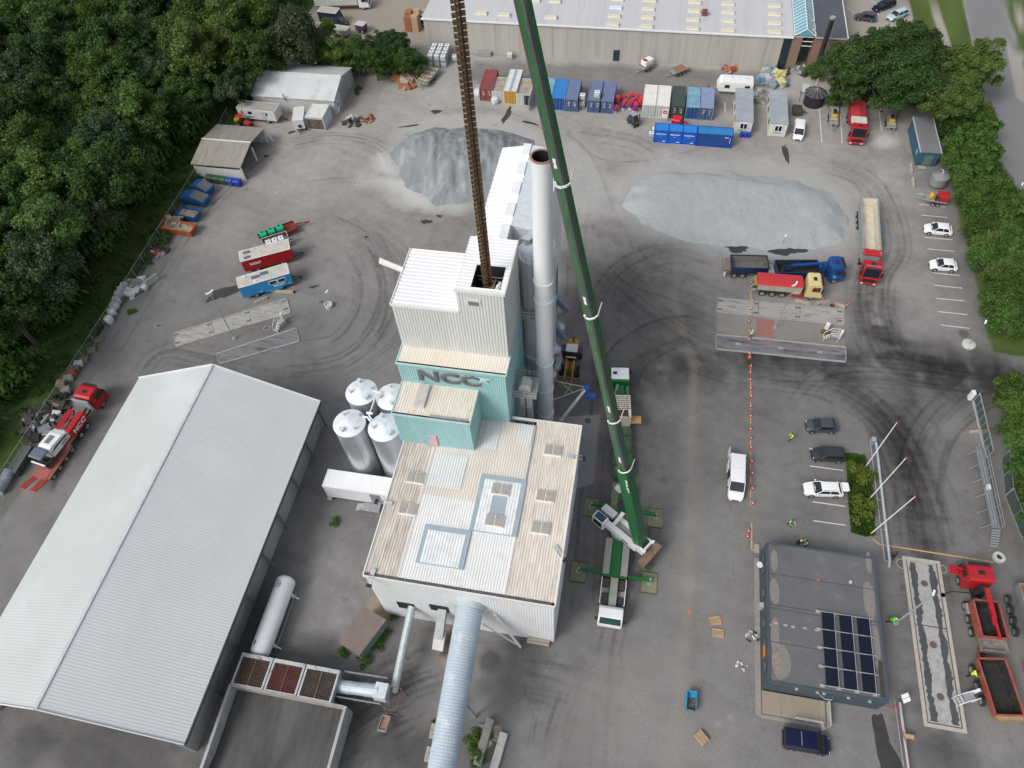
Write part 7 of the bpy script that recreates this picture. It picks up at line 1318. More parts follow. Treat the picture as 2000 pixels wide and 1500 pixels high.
b0 = barrel('blue barrel, left of three at the foot of the site cabin', 16.4, 112.3, bl, group='blue barrels by the cabin'); cp(b0, 'blue barrel, middle of three at the foot of the site cabin', 17.1, 112.3); cp(b0, 'blue barrel, right of three at the foot of the site cabin', 17.7, 112.35)
# pallets
def pallet_stack(label, x, y, n, rz=0, z=0, m=None, group='wooden pallets'):
    T = thing('pallet_stack' if n > 1 else 'pallet', label, 'pallet', (x, y, z), rz, group); m = m or wood
    for k in range(n):
        b = MB(); z0_ = k*.145
        for i in range(7): yy = -.4+i*.135; b.box(-.6, .6, yy-.05, yy+.05, z0_+.122, z0_+.142)
        b.build('top_boards', m, T, w=0); b = MB()
        for yy in (-.37, 0, .37): b.box(-.6, .6, yy-.05, yy+.05, z0_+.0, z0_+.12)
        b.build('bearer', m, T, w=0)
    return T
wg = mat('grey_pallet_wood', (.2, .18, .15), .85, 0, .25, 4)
p = g(1402, 1237); pl = pallet_stack('loose pallet lying square just below the orange paint spill', p.x, p.y, 1, .03)
for q, a, n, m, lab in (((1397, 1213), .3, 1, None, 'tilted pallet lying on the orange paint spill'), ((1369, 1442), -.75, 3, None, 'tall pale pallet stack standing alone in the lower yard'), ((195, 664), .5, 2, wg, 'grey pallets by the fence below the big bags'), ((181, 686), .4, 3, wg, 'grey pallet pile with stakes along the fence'), ((166, 706), .35, 4, wg, 'weathered pallet stack above the white-wrapped one by the fence'), ((150, 722), .35, 5, wg, 'brown-grey pallet stack between white-wrapped slabs and red bricks'), ((123, 752), .3, 5, None, 'pale pallet stack left of the red lorry cab'), ((112, 793), .2, 4, None, 'single fresh pallet stack beside the black scrap heap'), ((1441, 205), .1, 7, None, 'high orange-brown pallet stack left of the site cabin'), ((1440, 221), .1, 5, None, 'lower orange-brown pallet stack by the long blue container')):
    p = g(*q); pallet_stack(lab, p.x, p.y, n, a, 0, m)
def slabs(label, x, y, rz, m, w_=1.1, d=.8, h=.7, cat='slabs', name='slab_stack'):
    T = thing(name, label, cat, (x, y, 0), rz); bx(T, 'pallet', wg, -w_/2, w_/2, -d/2, d/2, 0, .12)
    for k in range(4): b = MB(); x0_ = -w_/2+k*w_/4; b.box(x0_+.01, x0_+w_/4-.01, -d/2, d/2, .12, .12+h); b.build('slab', m, T, w=0, bevel=.01)
    return T
for q, m, lab in (((157, 714), mat('wrapped_white', (.55, .6, .64), .5), 'white-wrapped slab stack on a pallet by the fence'), ((143, 733), mat('brick_red', (.4, .09, .05), .8, 0, .2, 5), 'stack of orange-red bricks on a grey pallet by the fence'), ((137, 742), mat('kerb_grey', (.38, .4, .39), .8), 'open grey concrete box above the red lorry cab'), ((132, 765), mat('kerb_grey2', (.3, .33, .32), .8), 'low grey kerbstone stack left of the red lorry cab')): p = g(*q); slabs(lab, p.x, p.y, .35, m)
# storage along the warehouse foot
for q, m, wd, lab in (((914, 98), mat('plywood', (.48, .34, .2), .8, 0, .15, 2), 3.2, 'pile of tan boards against the warehouse wall'), ((945, 108), sdull, 3.0, 'long flat stack of dark beams against the warehouse wall'), ((1385, 125), wg, 1.4, 'dark stack with white sack by the warehouse wall'), ((1510, 145), mat('stripe_board', (.55, .4, .38), .7, 0, .3, 6), 4.6, 'layered pile of pink and white barrier boards below the warehouse')):
    p = g(*q); slabs(lab, p.x, p.y, 0, m, wd, 1.0, .6, 'pile', 'material_pile')
# red and white warning board and lifting gear
p = g(985, 105); T = thing('warning_board', 'red and white striped upright warning board at the warehouse wall', 'sign', (p.x, p.y, 0)); bx(T, 'board', wpnt, -.3, .3, -.04, .0, .5, 2.5)
for k in range(5): b = MB(); b.poly([(-.3, -.05, .55+k*.4), (.3, -.05, .75+k*.4), (.3, -.05, .95+k*.4), (-.3, -.05, .75+k*.4)], (0, -.01, 0)); b.build('red_stripe', light_red, T, w=0)
b = MB(); b.bar((0, 0, 0), (0, 0, .5), .1); b.build('post', steel, T, w=0)
def heap_of(name, label, cat, q, n, rad, size, mats, hgt=1.0, seed=0, part='piece', parts=12):
    p = g(*q); T = thing(name, label, cat, (p.x, p.y, 0)); r_ = random.Random(seed)
    for k in range(parts):
        b = MB()
        a, d = r_.uniform(0, 6.3), rad*math.sqrt(r_.random()); h = hgt*(1-d/rad*.8); s_ = size*r_.uniform(.6, 1.3); w_, t_ = s_*r_.uniform(.15, .45), s_*r_.uniform(.05, .22)
        M_ = Matrix.Translation((d*cos(a), d*sin(a), h*r_.uniform(0, 1)*.7+t_))@Euler((r_.uniform(-.5, .5), r_.uniform(-.5, .5), r_.uniform(0, 6.3))).to_matrix().to_4x4()
        b.box(-s_*.6, s_*.6, -w_, w_, -t_, t_, s_*.04, s_*.02, M=M_); b.build(part, r_.choice(mats), T, w=0)
    return T
rustm = mat('rust_sheet', (.3, .12, .06), .85, 0, .3, 3); darkj = mat('dark_scrap', (.05, .045, .045), .8, 0, .5, 4); tan_m = mat('scrap_tan', (.3, .26, .2), .8, 0, .3, 3); whm = mat('scrap_white', (.6, .62, .63), .6, 0, .1, 3); redj = mat('scrap_red', (.3, .07, .05), .6, 0, .3, 3)
heap_of('scrap_heap', 'black heap of hoses and scrap behind the low-loader at the wood edge', 'scrap heap', (88, 822), 1, 3.2, 1.1, [darkj, darkj, darkj, sdull], 1.4, 1, parts=70)
heap_of('scrap_heap', 'black drums and hoses at the fence beside the red lorry cab', 'scrap heap', (120, 778), 1, 1.4, .7, [darkj, black], 1.0, 2, parts=16)
heap_of('rust_pile', 'spread rusty red sheets and plates below the hedge', 'scrap heap', (795, 162), 1, 2.6, 1.6, [rustm, rustm, tan_m], .35, 3, parts=34); heap_of('tyre_pile', 'low pile of black tyres and rolls right of the grey shed', 'tyres', (690, 239), 1, 1.5, 1.1, [darkj, darkj, sdull], .8, 4, parts=16)
heap_of('brick_pile', 'small pile of red bricks and rubble beside the black tyres', 'bricks', (719, 233), 1, 1.2, .8, [redj, tan_m, rustm], .6, 5, parts=14); heap_of('drum_pile', 'dark red and black drums crowded at the fence above the big bags', 'drums', (300, 505), 1, 1.3, .8, [darkj, redj, sdull], 1.0, 6, parts=12); heap_of('drum_pile', 'second cluster of red and black drums nearer the orange skip', 'drums', (317, 492), 1, 1.1, .8, [redj, darkj, steel], .9, 16, parts=10)
heap_of('rubble_heap', 'grey broken concrete slabs tipped beside the big bags', 'rubble', (262, 562), 1, 1.9, 1.3, [concrete, whm, tan_m], .8, 7, parts=22); heap_of('material_pile', 'jumble of timber and boxes along the hedge above the rusty sheets', 'pile', (748, 142), 1, 1.8, .9, [tan_m, rustm, whm], .7, 8, parts=14); heap_of('material_pile', 'timber and pipes piled under the hedge left of the trailer of steel frames', 'pile', (783, 147), 1, 1.4, .9, [wg, rustm, sdull], .7, 9, parts=12)
heap_of('equipment_pile', 'orange-red road signs and stands stacked at the warehouse wall', 'signs', (1425, 132), 1, 1.8, .9, [mat('sign_orange', (.6, .1, .02), .5), tan_m, redj], 1.0, 10, parts=16); heap_of('equipment_pile', 'grey and blue steel barriers piled between caravan and fence', 'barriers', (1508, 158), 1, 2.3, 1.6, [steel, sdull, mat('bar_blue', (.08, .25, .38), .5), mat('stain_y', (.6, .5, .15), .6)], 1.0, 11, parts=44)
heap_of('equipment_pile', 'rows of dark wire cages and frames between the two site cabins', 'barriers', (1487, 190), 1, 2.0, 1.2, [sdull, wg, steel], 1.0, 12, parts=44); heap_of('equipment_pile', 'machinery and pipes heaped in front of the glazed entrance', 'machinery', (1552, 138), 1, 2.2, 1.1, [sdull, darkj, steel], 1.0, 13, parts=20); heap_of('rubble_heap', 'concrete blocks and beams lying beside the foot of the big conveyor', 'rubble', (955, 1440), 1, 1.2, 1.0, [concrete, tan_m], .4, 14, parts=9)
heap_of('equipment_pile', 'small workshop clutter and tools at the office wall below the window', 'tools', (1470, 1245), 1, .7, .35, [darkj, whm, sdull], .35, 15, parts=12); heap_of('twig_scatter', 'pale thin offcuts scattered on the asphalt left of the office', 'offcuts', (1449, 1300), 1, .6, .22, [whm], .05, 17, parts=9)
for k, (q, lab) in enumerate((((972, 1478), 'upper white concrete beam standing near the conveyor foot'), ((946, 1450), 'grey precast beam between weeds and the white beam'))):
    p = g(*q); T = thing('concrete_beam', lab, 'beam', (p.x, p.y, 0), -.12); b = MB(); b.box(-.4, .4, -2.2, 2.2, 0, .7); b.build('beam', concrete if k else mat('pale_beam', (.55, .55, .53), .8, 0, .1, 1, dirt=(.3, .3, .28), amt=.2), T, bevel=.05, w=0); bx(T, 'lifting_eye', sdull, -.1, .1, -2.0, -1.8, .7, .8)
for k, (q, lab) in enumerate((((852, 1430), 'grey block at the left side of the big conveyor, upper'), ((843, 1475), 'grey block at the left side of the big conveyor, lower'))): p = g(*q); T = thing('concrete_block', lab, 'block', (p.x-.2, p.y, 0)); bx(T, 'block', concrete, -.35, .35, -.7, .7, 0, .6, bevel=.05); bx(T, 'lifting_eye', sdull, -.36, .36, -.05, .05, .6, .65)
# big bags
def bag(label, q, s=1., group='white big bags along the fence', seed=0):
    p = g(*q); T = thing('big_bag', label, 'bag', (p.x, p.y, 0), seed*.7, group); r_ = random.Random(seed); b = MB(); secs = []
    for z, k in ((0, .8), (.25, 1.), (.7, 1.04), (.95, .88), (1.0, .55)): secs.append([(k*.5*s*(1+r_.uniform(-.08, .08))*math.copysign(abs(cos(a))**.6, cos(a)), k*.5*s*(1+r_.uniform(-.08, .08))*math.copysign(abs(sin(a))**.6, sin(a)), z*s*.95) for a in [2*pi*i/12 for i in range(12)]])
    b.loft(secs); b.build('sack', mat('bag_cloth', (.6, .63, .67), .8, 0, .1, 3, bump=.3, bscale=3), T, True, w=0)
    for sx in (-1, 1): b = MB(); b.tube([(sx*.3*s, -.2*s, .9*s), (sx*.34*s, -.1*s, 1.1*s), (sx*.34*s, .1*s, 1.1*s), (sx*.3*s, .2*s, .9*s)], .025, 5); b.build('loop', mat('strap', (.55, .58, .6), .8), T, w=0)
    return T
for i, (q, w_) in enumerate((((216, 629), 'lowest, slumped'), ((222, 614), 'second from the bottom, leaning'), ((227, 602), 'third from the bottom'), ((231, 591), 'middle'), ((236, 580), 'third from the top'), ((241, 571), 'second from the top'), ((247, 563), 'topmost, next to the broken slabs'))): bag('white big bag in the fence row, %s' % w_, q, 1.15, seed=i)
bag('white bag dropped between tilted panel and broken slabs', (285, 564), .9, seed=9); bag('white bag slumped in front of the pale container doors', (967, 202), 1.2, seed=10); bag('white bag standing at the left side of the maroon container', (934, 186), 1.3, seed=11); bag('white bag on dark stack at the warehouse wall', (1391, 122), 1.0, seed=12)
p = g(299, 553); T = thing('leaning_panel', 'tilted pale rectangular panel leaning by the rubble', 'panel', (p.x, p.y, 0), -.5); bx(T, 'panel', mat('pale_panel', (.42, .44, .4), .8), -.15, .1, -1.2, 1.2, 0, 1.1, bevel=.03); bx(T, 'rim', concrete, -.2, .15, -1.2, 1.2, 1.1, 1.16)
# skips
def skip(label, rear, front, m, load=None, covered=False, z=1.0, W=2.0, group='skips along the fence', loadm=None):
    c, a, l = ph(rear, front, z); T = thing('skip', label, 'skip', c, a, group); b = MB(); b.tub(-l/2+.35, l/2-.35, W*.42, W/2, .15, 1.35, .07, .35); b.build('body', m, T, w=0); b = MB()
    q = [(-l/2, -W/2), (l/2, -W/2), (l/2, W/2), (-l/2, W/2), (-l/2, -W/2)]
    for (a1, a2), (b1, b2) in zip(q[:-1], q[1:]): b.bar((a1, a2, 1.36), (b1, b2, 1.36), .12, .1)
    b.build('rim', m, T, w=0)
    for x in (-l/4, l/4):
        for s in (-1, 1): b = MB(); b.bar((x, s*W*.43, .2), (x, s*(W/2+.03), 1.3), .12, .08, (1, 0, 0)); b.build('rib', m, T, w=0)
    if covered:
        b = MB(); b.poly([(-l/2, -W/2, 1.42), (-l/2+l*.45, -W/2, 2.0), (l/2, -W/2, 1.42)], (0, W, 0)); b.build('lid', m, T, w=0)
        b = MB(); b.hexa([(-l/2+l*.47, -W/2+.05, 1.99), (l/2-.1, -W/2+.05, 1.47), (l/2-.1, W/2-.05, 1.47), (-l/2+l*.47, W/2-.05, 1.99)], [(-l/2+l*.47, -W/2+.05, 2.03), (l/2-.1, -W/2+.05, 1.5), (l/2-.1, W/2-.05, 1.5), (-l/2+l*.47, W/2-.05, 2.03)]); b.build('faded_lid', mat('lid_grey', (.13, .14, .14), .7), T, w=0)
    else:
        r_ = random.Random(int(rear[0])); b = MB()
        nx_, ny_ = 9, 6; vs = [(-l/2+.25+(l-.5)*i/(nx_-1), -W/2+.15+(W-.3)*j/(ny_-1), .8+r_.uniform(0, .4)) for j in range(ny_) for i in range(nx_)]; b.add(vs, [(j*nx_+i, j*nx_+i+1, (j+1)*nx_+i+1, (j+1)*nx_+i) for j in range(ny_-1) for i in range(nx_-1)]); b.build('load', loadm or tan_m, T, w=0)
    return T
skb = mat('skip_blue', (.02, .1, .28), .5, 0, .12, 2)
skip('blue lidded skip topmost by the shelter', (380, 360), (412, 372), skb, covered=True); skip('larger blue lidded skip second from the shelter', (358, 382), (405, 392), skb, covered=True); skip('open blue skip filled with brown rubble above the orange skip', (350, 413), (387, 421), skb); skip('orange-red skip heaped with timber and planks', (316, 437), (378, 447), mat('skip_orange', (.42, .1, .035), .6, 0, .2, 2), z=1.2, loadm=mat('timber_load', (.32, .27, .2), .8, 0, .4, 3))
heap_of('timber_load', 'loose tan boards sticking up out of the orange-red skip', 'boards', (345, 443), 1, 1.5, .9, [mat('board_tan', (.5, .4, .26), .8), tan_m, wg], 1.2, 21, parts=14)
for o in D_.objects:
    if o.name.startswith('timber_load') and o.parent is None: o.location.z = .9
gbin = mat('bin_green', (.03, .1, .04), .5, 0, .1, 3); bbin = mat('bin_blue', (.01, .05, .4), .4)
def wbin(label, q, m): p = g(*q, .6); T = thing('waste_bin', label, 'bin', (p.x, p.y, 0), -.1, 'bins below the shelter wall'); bx(T, 'body', m, -.55, .55, -.5, .5, .12, 1.1, -.06, -.05, bevel=.04); b = MB(); b.loft([[(x, .56*cos(t_), 1.1+.22*sin(t_)) for t_ in [pi*j/8 for j in range(9)]] for x in (-.6, .6)]); b.build('lid', m, T, True, w=0); return T
for i, q in enumerate(((411, 349), (424, 351), (437, 353))): wbin('dark green wheeled bin, %s of three below the shelter' % ('left', 'middle', 'right')[i], q, gbin)
wbin('dull blue wheeled bin right of the green ones', (450, 355), mat('bin_blue2', (.02, .08, .3), .5)); wbin('bright blue wheeled bin at the end of the row', (464, 357), bbin)
# ================================================ TRAILERS
def btrailer(label, rear, front, z, H, W, side, roofm, name='box_trailer', zf=.7, axles=(-.25, .25), tow=1.6):
    c, a, l = ph(rear, front, z); T = thing(name, label, 'trailer', c, a); h = l/2; bx(T, 'body', side, -h, h, -W/2, W/2, zf, H-.03, bevel=.02)
    bx(T, 'roof', roofm, -h+.02, h-.02, -W/2+.02, W/2-.02, H-.03, H+.03); b = MB(); q = [(-h, -W/2), (h, -W/2), (h, W/2), (-h, W/2), (-h, -W/2)]
    for (a1, a2), (b1, b2) in zip(q[:-1], q[1:]): b.bar((a1, a2, H), (b1, b2, H), .09, .09)
    b.build('roof_edge', trim, T, w=0); bx(T, 'chassis', trim_b, -h+.1, h-.1, -.5, .5, zf-.25, zf)
    for k in axles:
        for s in (-1, 1): wheel(T, k*l, s*(W/2-.16), .4, .25)
    if tow: b = MB(); b.bar((h-.1, .5, zf-.1), (h+tow, 0, zf-.2), .09); b.bar((h-.1, -.5, zf-.1), (h+tow, 0, zf-.2), .09); b.cyl((h+tow*.8, 0, 0), (h+tow*.8, 0, zf-.1), .05); b.build('drawbar', trim_b, T, w=0)
    return T, l
tb, l = btrailer('blue crew trailer with NCC lettering and two framed windows', (467, 559), (565, 530), 2.2, 2.9, 2.3, mat('ncc_blue', (.02, .23, .5), .4, 0, .05), mat('dusty_roof', (.5, .48, .43), .8, 0, .1, 1, dirt=(.35, .34, .32), amt=.4))
for x in (1.05, 2.35): f = MB(); f.box(x-.6, x+.6, -1.2, -1.155, 1.75, 2.45); f = f.build('window_frame', wpnt, tb, w=0); b = MB(); b.box(x-.5, x+.5, -1.215, -1.2, 1.83, 2.37); b.build('pane', mat('dark_pane', (.02, .015, .035)), f, w=0)
text('lettering', 'NCC', .62, frame((1.7, -1.17, 1.3), (1, 0, 0), (0, 0, 1)), wpnt, tb, .01, .02, False, 1.15); star((2.55, -1.17, 1.45), .16, (1, 0, 0), (0, 0, 1), wpnt, tb, False, .02)
for x, y in ((-1.1, .1), (.25, .35)): bx(tb, 'roof_hatch', mat('hatch_slate2', (.1, .13, .2), .4), x-.6, x+.6, y-.3, y+.3, 2.93, 3.0)
for x, y in ((-2.7, .8), (-1.3, -.75)): bx(tb, 'roof_vent', wpnt, x-.15, x+.15, y-.15, y+.15, 2.93, 3.05)
for x in (-1.2, 3.1): bx(tb, 'notice', wpnt, x, x+.35, -1.165, -1.155, 1.0, 1.1)
bx(tb, 'side_step', mat('ncc_blue2', (.03, .28, .52), .4), -.4, 2.2, -1.25, -1.16, .55, .8)
tr, l = btrailer('red box trailer with NCC lettering and dirty cream roof', (471, 508), (567, 483), 2.2, 2.9, 2.3, mat('ncc_red', (.36, .008, .016), .4, 0, .05), mat('stained_roof', (.5, .47, .42), .8, 0, .1, 1, dirt=(.27, .25, .22), amt=.32, dscale=1.6))
text('lettering', 'NCC', .6, frame((-1.9, -1.17, 1.9), (1, 0, 0), (0, 0, 1)), wpnt, tr, .01, .02, False, 1.15); star((-1.1, -1.17, 2.05), .16, (1, 0, 0), (0, 0, 1), wpnt, tr, False, .02)
for y in (-.6, .55): bx(tr, 'roof_hatch', mat('hatch_slate2', (.1, .13, .2)), -3.2, -2.2, y-.25, y+.25, 2.93, 3.0)
def flat_trailer(label, rear, front, z, m, W=2.2, tow=2.4, hb=.35, zf=.8, name='flat_trailer'):
    c, a, l = ph(rear, front, z); T = thing(name, label, 'trailer', c, a); h = l/2; b = MB(); b.tub(-h, h, W/2, W/2, zf, zf+hb, .06); b.build('bed', m, T, w=0); b = MB(); b.bar((h-.1, .5, zf), (h+tow, 0, zf-.2), .1); b.bar((h-.1, -.5, zf), (h+tow, 0, zf-.2), .1); b.build('drawbar', m, T, w=0)
    for k in (-.12, .12):
        for s in (-1, 1): wheel(T, k*l, s*(W/2+.02), .34, .2)
    return T, l, a, c
tg, l, a, c = flat_trailer('red-brown flat trailer carrying three green tanks', (507, 467), (577, 440), .9, mat('maroon_steel', (.2, .03, .025), .6, 0, .2, 2)); gt = mat('tank_green', (.0, .42, .22), .4, 0, .04)
first = None
for i, (x, w_) in enumerate(((-l/2+.75, 'left'), (-l/2+2.15, 'middle'), (-l/2+3.55, 'right'))):
    pos = c+Vector((cos(a)*x, sin(a)*x, 0)); lab = 'bright green tank, %s one of three on the flat trailer' % w_
    if first is None:
        first = thing('green_tank', lab, 'tank', (pos.x, pos.y, .9), a, 'green tanks on the trailer'); b = MB(); b.loft([[(x_, .62*cos(t_), .55+.55*(sin(t_) if sin(t_) < 0 else sin(t_)**.5)) for t_ in [2*pi*j/20 for j in range(20)]] for x_ in (-.5, .5)]); b.build('shell', gt, first, True, w=0, bevel=.0)
        b = MB(); b.cyl((0, 0, 1.08), (0, 0, 1.16), .17, n=14); b.build('cap', trim_b, first, w=0)
    else: cp(first, lab, pos.x, pos.y, .9, a)
ti, l, a, c = flat_trailer('small grey trailer with a cage frame carrying three white tanks', (516, 483), (562, 468), .9, steel, 1.8, 1.6, .2)
b = MB(); b.tube([(-l/2, -.9, .8), (-l/2, -.9, 1.9), (-l/2, .9, 1.9), (-l/2, .9, .8)], .06); b.tube([(l/2+.2, -.9, .8), (l/2+.2, -.9, 1.9), (l/2+.2, .9, 1.9), (l/2+.2, .9, .8)], .06); b.tube([(-l/2, .9, 1.9), (l/2+.2, .9, 1.9)], .06); b.build('cage_frame', alu, ti, w=0)
for i, x in enumerate((-1.0, 0, 1.0)): pos = c+Vector((cos(a)*x, sin(a)*x, 0)); cp(ib, 'white square tank, %s of three on the caged trailer' % ('left', 'middle', 'right')[i], pos.x, pos.y, .95, a, 'white tanks on the trailer', (.85, 1.1, .7))
tw, l = btrailer('white site trailer with small dark windows and weathered flat roof by the shed', (468, 206), (541, 214), 2.4, 2.7, 2.5, mat('trailer_white', (.56, .58, .6), .5, 0, .04), mat('weathered_roof', (.33, .32, .29), .85, 0, .12, 1, dirt=(.45, .42, .36), amt=.3))
for x, w_ in ((-2.9, .35), (-1.3, .8), (2.1, .35)): bx(tw, 'window', glass, x-w_/2, x+w_/2, -1.27, -1.255, 1.7, 2.25)
bx(tw, 'door', mat('door_line', (.42, .44, .46), .5), 1.0, 1.9, -1.265, -1.255, .8, 2.4)
bx(tw, 'stripe', mat('stripe_dark', (.1, .05, .06), .6), -2.2, -.5, -1.262, -1.256, 1.1, 1.25)
tt, l = btrailer('small white box trailer with rust-stained roof and spare wheel, nose to the yard', (585, 212), (582, 238), 2.2, 2.5, 1.9, mat('trailer_white', (.56, .58, .6)), mat('rust_spot_roof', (.62, .61, .58), .6, 0, .05, 1, dirt=(.25, .1, .06), amt=.08, dscale=.6, sharp=.1), tow=.9)
b = MB(); b.cyl((l/2+.01, .1, 1.3), (l/2+.12, .1, 1.3), .33, n=16); b.build('spare_wheel', rubber, tt, w=0)
T = container('white box container with open cluttered front beside the grey shed', g(603, 252).x, g(603, 252).y, 4.0, 3.3, 2.6, m=mat('trailer_white', (.56, .58, .6)), roofm=mat('spotty_white', (.64, .63, .6), .6, 0, .05, 1, dirt=(.3, .27, .25), amt=.25, dscale=1.5), doors=True, group=None); b = MB(); bx0 = g(603, 252)
b.box(bx0.x+.15, bx0.x+3.15, bx0.y-.12, bx0.y-.06, .2, 2.2); b.build('open_front', mat('clutter', (.08, .07, .065), .8, 0, .6, 5, dirt=(.35, .2, .1), amt=.35, dscale=2.5, stretch=(3, 1, .6)), T)
for q, m, lab in (((497, 236), redj, 'red compact tractor with yellow drum behind the shelter'),):
    c, a, l = ph((462, 233), (490, 243), 1.); T = thing('tractor', lab, 'tractor', c, a); bx(T, 'hood', mat('tractor_red', (.5, .04, .02), .4), .2, 1.6, -.4, .4, .7, 1.3, bevel=.08); bx(T, 'canopy', mat('tractor_red', (.5, .04, .02)), -1.2, .1, -.6, .6, 2.1, 2.2, bevel=.03); bx(T, 'chassis', trim_b, -1.2, 1.5, -.3, .3, .4, .75); bx(T, 'seat', trim_b, -.6, -.2, -.25, .25, .9, 1.4, bevel=.05)
    for x, y in ((-1.1, -.5), (-1.1, .5), (0, -.5), (0, .5)): b = MB(); b.bar((x, y, .7), (x, y, 2.1), .05); b.build('post', trim_b, T, w=0)
    for x, r_ in ((-.8, .6), (1.1, .4)):
        for s in (-1, 1): wheel(T, x, s*.7, r_, .3)
    b = MB(); b.cyl((-1.7, 0, .2), (-1.7, 0, 1.2), .5, n=16); b.build('yellow_drum', mat('drum_yellow', (.6, .45, .02), .5), T, w=0); b = MB(); b.tub(1.9, 2.9, .5, .6, .2, .7, .05); b.build('front_bucket', rustm, T, w=0)
# steel-frame trailer under the hedge
ts, l, a, c = flat_trailer('long trailer loaded with yellow-spotted steel beams below the hedge', (850, 135), (824, 164), .8, sdull, 2.3, 1.2, .2); ym = mat('beam_yellow', (.45, .38, .2), .7, 0, .3, 4)
for k in range(5):
    y = -.95+k*.47; bx(ts, 'beam', ym if k in (1, 3) else sdull, -l/2, l/2, y-.12, y+.12, 1.0, 1.25)
    for j in range(4): b = MB(); x = -l/2+.6+j*l/4; b.box(x-.14, x+.14, y-.14, y+.14, 1.25, 1.35); b.build('coupling', mat('pale_yellow', (.62, .56, .36), .6), ts, w=0)
# two open trailers behind the containers, caravan, forklift, small red truck
t1, l, a, c = flat_trailer('tandem trailer loaded with white ribbed tank before the warehouse', (1273, 122), (1252, 133), .9, steel, 1.7, 1.3, .3); bx(t1, 'white_load', wpnt, -l/2+.2, l/2-.5, -.7, .7, 1.1, 2.1, bevel=.08); bx(t1, 'red_patch', light_red, l/2-1.3, l/2-.6, -.5, .5, 2.1, 2.15)
t2, l, a, c = flat_trailer('empty grey tandem trailer with rust-brown bed before the warehouse', (1341, 129), (1312, 141), .9, steel, 1.8, 1.3, .3); bx(t2, 'rusty_floor', rustm, -l/2+.3, l/2-.8, -.6, .7, .92, .95)
T = thing('caravan', 'white caravan with dark windows parked behind the blue containers', 'caravan', (15, 126, 0)); prf = [(12.3, .45), (11.8, 1.2), (12.2, 2.3), (12.7, 2.5), (18.1, 2.5), (18.2, 2.2), (18.2, .45)]; b = MB(); b.poly([(x, 124.6, z) for x, z in prf], (0, 2.4, 0)); b.build('body', wpnt, T, bevel=.1, seg=2)
for x in (13.6, 17.2): b = MB(); b.box(x-.45, x+.45, 124.54, 124.59, 1.3, 1.9); b.build('window', glass, T)
b = MB(); b.quad((11.95, 125, 1.5), (11.95, 126.6, 1.5), (12.2, 126.6, 2.2), (12.2, 125, 2.2)); b.v = [(x-.03, y, z) for x, y, z in b.v]; b.build('front_window', glass, T)
for x, y, s_ in ((14.2, 126.2, .3), (15.7, 126.1, .25), (17., 125.8, .35)): b = MB(); b.box(x-s_, x+s_, y-s_, y+s_, 2.5, 2.58); b.build('roof_light', mat('pale_pane', (.4, .42, .43), .3), T, bevel=.02)
b = MB(); b.box(12.3, 18.2, 124.55, 124.6, .45, .6); b.build('skirt', sdull, T)
for y in (124.7, 126.9): b = MB(); b.cyl((15.6, y-.1, .33), (15.6, y+.1, .33), .33, n=16); b.build('wheel', rubber, T)
b = MB(); b.bar((12.2, 125.8, .5), (10.6, 125.8, .5), .1); b.build('drawbar', steel, T); b = MB(); b.cyl((10.4, 125.8, 0), (10.4, 125.8, .9), .16, n=10); b.build('gas_bottle', light_red, T)
c, a, l = ph((1229, 230), (1246, 244), .7); T = thing('forklift', 'dark green forklift facing the white containers in the yard', 'forklift', c, a); dg = mat('fork_green', (.02, .035, .03), .4); bx(T, 'counterweight', dg, -1.3, .0, -.55, .55, .35, 1.2, bevel=.1); bx(T, 'chassis', dg, 0, 1.0, -.5, .5, .3, .7, bevel=.04); b = MB(); b.hexa([(-.9, -.55, 1.2), (.8, -.55, .8), (.8, .55, .8), (-.9, .55, 1.2)], [(-.7, -.5, 2.1), (.4, -.5, 2.1), (.4, .5, 2.1), (-.7, .5, 2.1)]); b.build('cab', mat('fork_glass', (.03, .06, .06), .15), T, bevel=.04, w=0); bx(T, 'overhead_guard', mat('guard_grey', (.3, .33, .33), .4), -.75, .45, -.52, .52, 2.1, 2.18, bevel=.02)
for x in (-.9, .7):
    for s in (-1, 1): wheel(T, x, s*.5, .3, .22)
for s in (-1, 1): b = MB(); b.bar((1.0, s*.35, .1), (1.05, s*.35, 2.6), .1, .12); b.build('mast', trim_b, T, w=0); b = MB(); b.bar((1.1, s*.3, .1), (2.2, s*.3, .1), .12, .05); b.build('fork', sdull, T, w=0)
b = MB(); b.box(1.05, 1.12, -.45, .45, .9, 1.1); b.box(1.0, 1.1, -.35, .35, 2.5, 2.6); b.build('carriage', rustm, T, w=0)
c, a, l = ph((1313, 238), (1338, 243), .9); T = thing('utility_truck', 'small red pickup behind the royal blue cabinets', 'truck', c, a); bx(T, 'cab', mat('pick_red', (.55, .01, .02), .3), -1.2, .4, -.8, .8, .4, 1.9, bevel=.12); bx(T, 'hood', mat('pick_red', (.55, .01, .02)), .7, 1.5, -.75, .75, .4, 1.1, bevel=.15); bx(T, 'windscreen', glass, .35, .75, -.7, .7, .9, 1.6, bevel=.05)
for x in (-.8, .9):
    for s in (-1, 1): wheel(T, x, s*.7, .3, .2)
p = g(1296, 240); T = thing('road_sign', 'round red-rimmed road sign panel behind the left blue cabinet', 'sign', (p.x, p.y, 0)); bx(T, 'board', wpnt, -.5, .5, -.05, .05, 1.1, 2.7, bevel=.02); b = MB(); b.cyl((0, -.06, 2.2), (0, -.08, 2.2), .38, n=20); b.build('red_ring', light_red, T, w=0); bx(T, 'bar', wpnt, -.2, .2, -.095, -.08, 2.13, 2.27)
b = MB(); b.bar((-.4, 0, 0), (-.4, 0, 1.1), .06); b.bar((.4, 0, 0), (.4, 0, 1.1), .06); b.build('leg', steel, T, w=0)
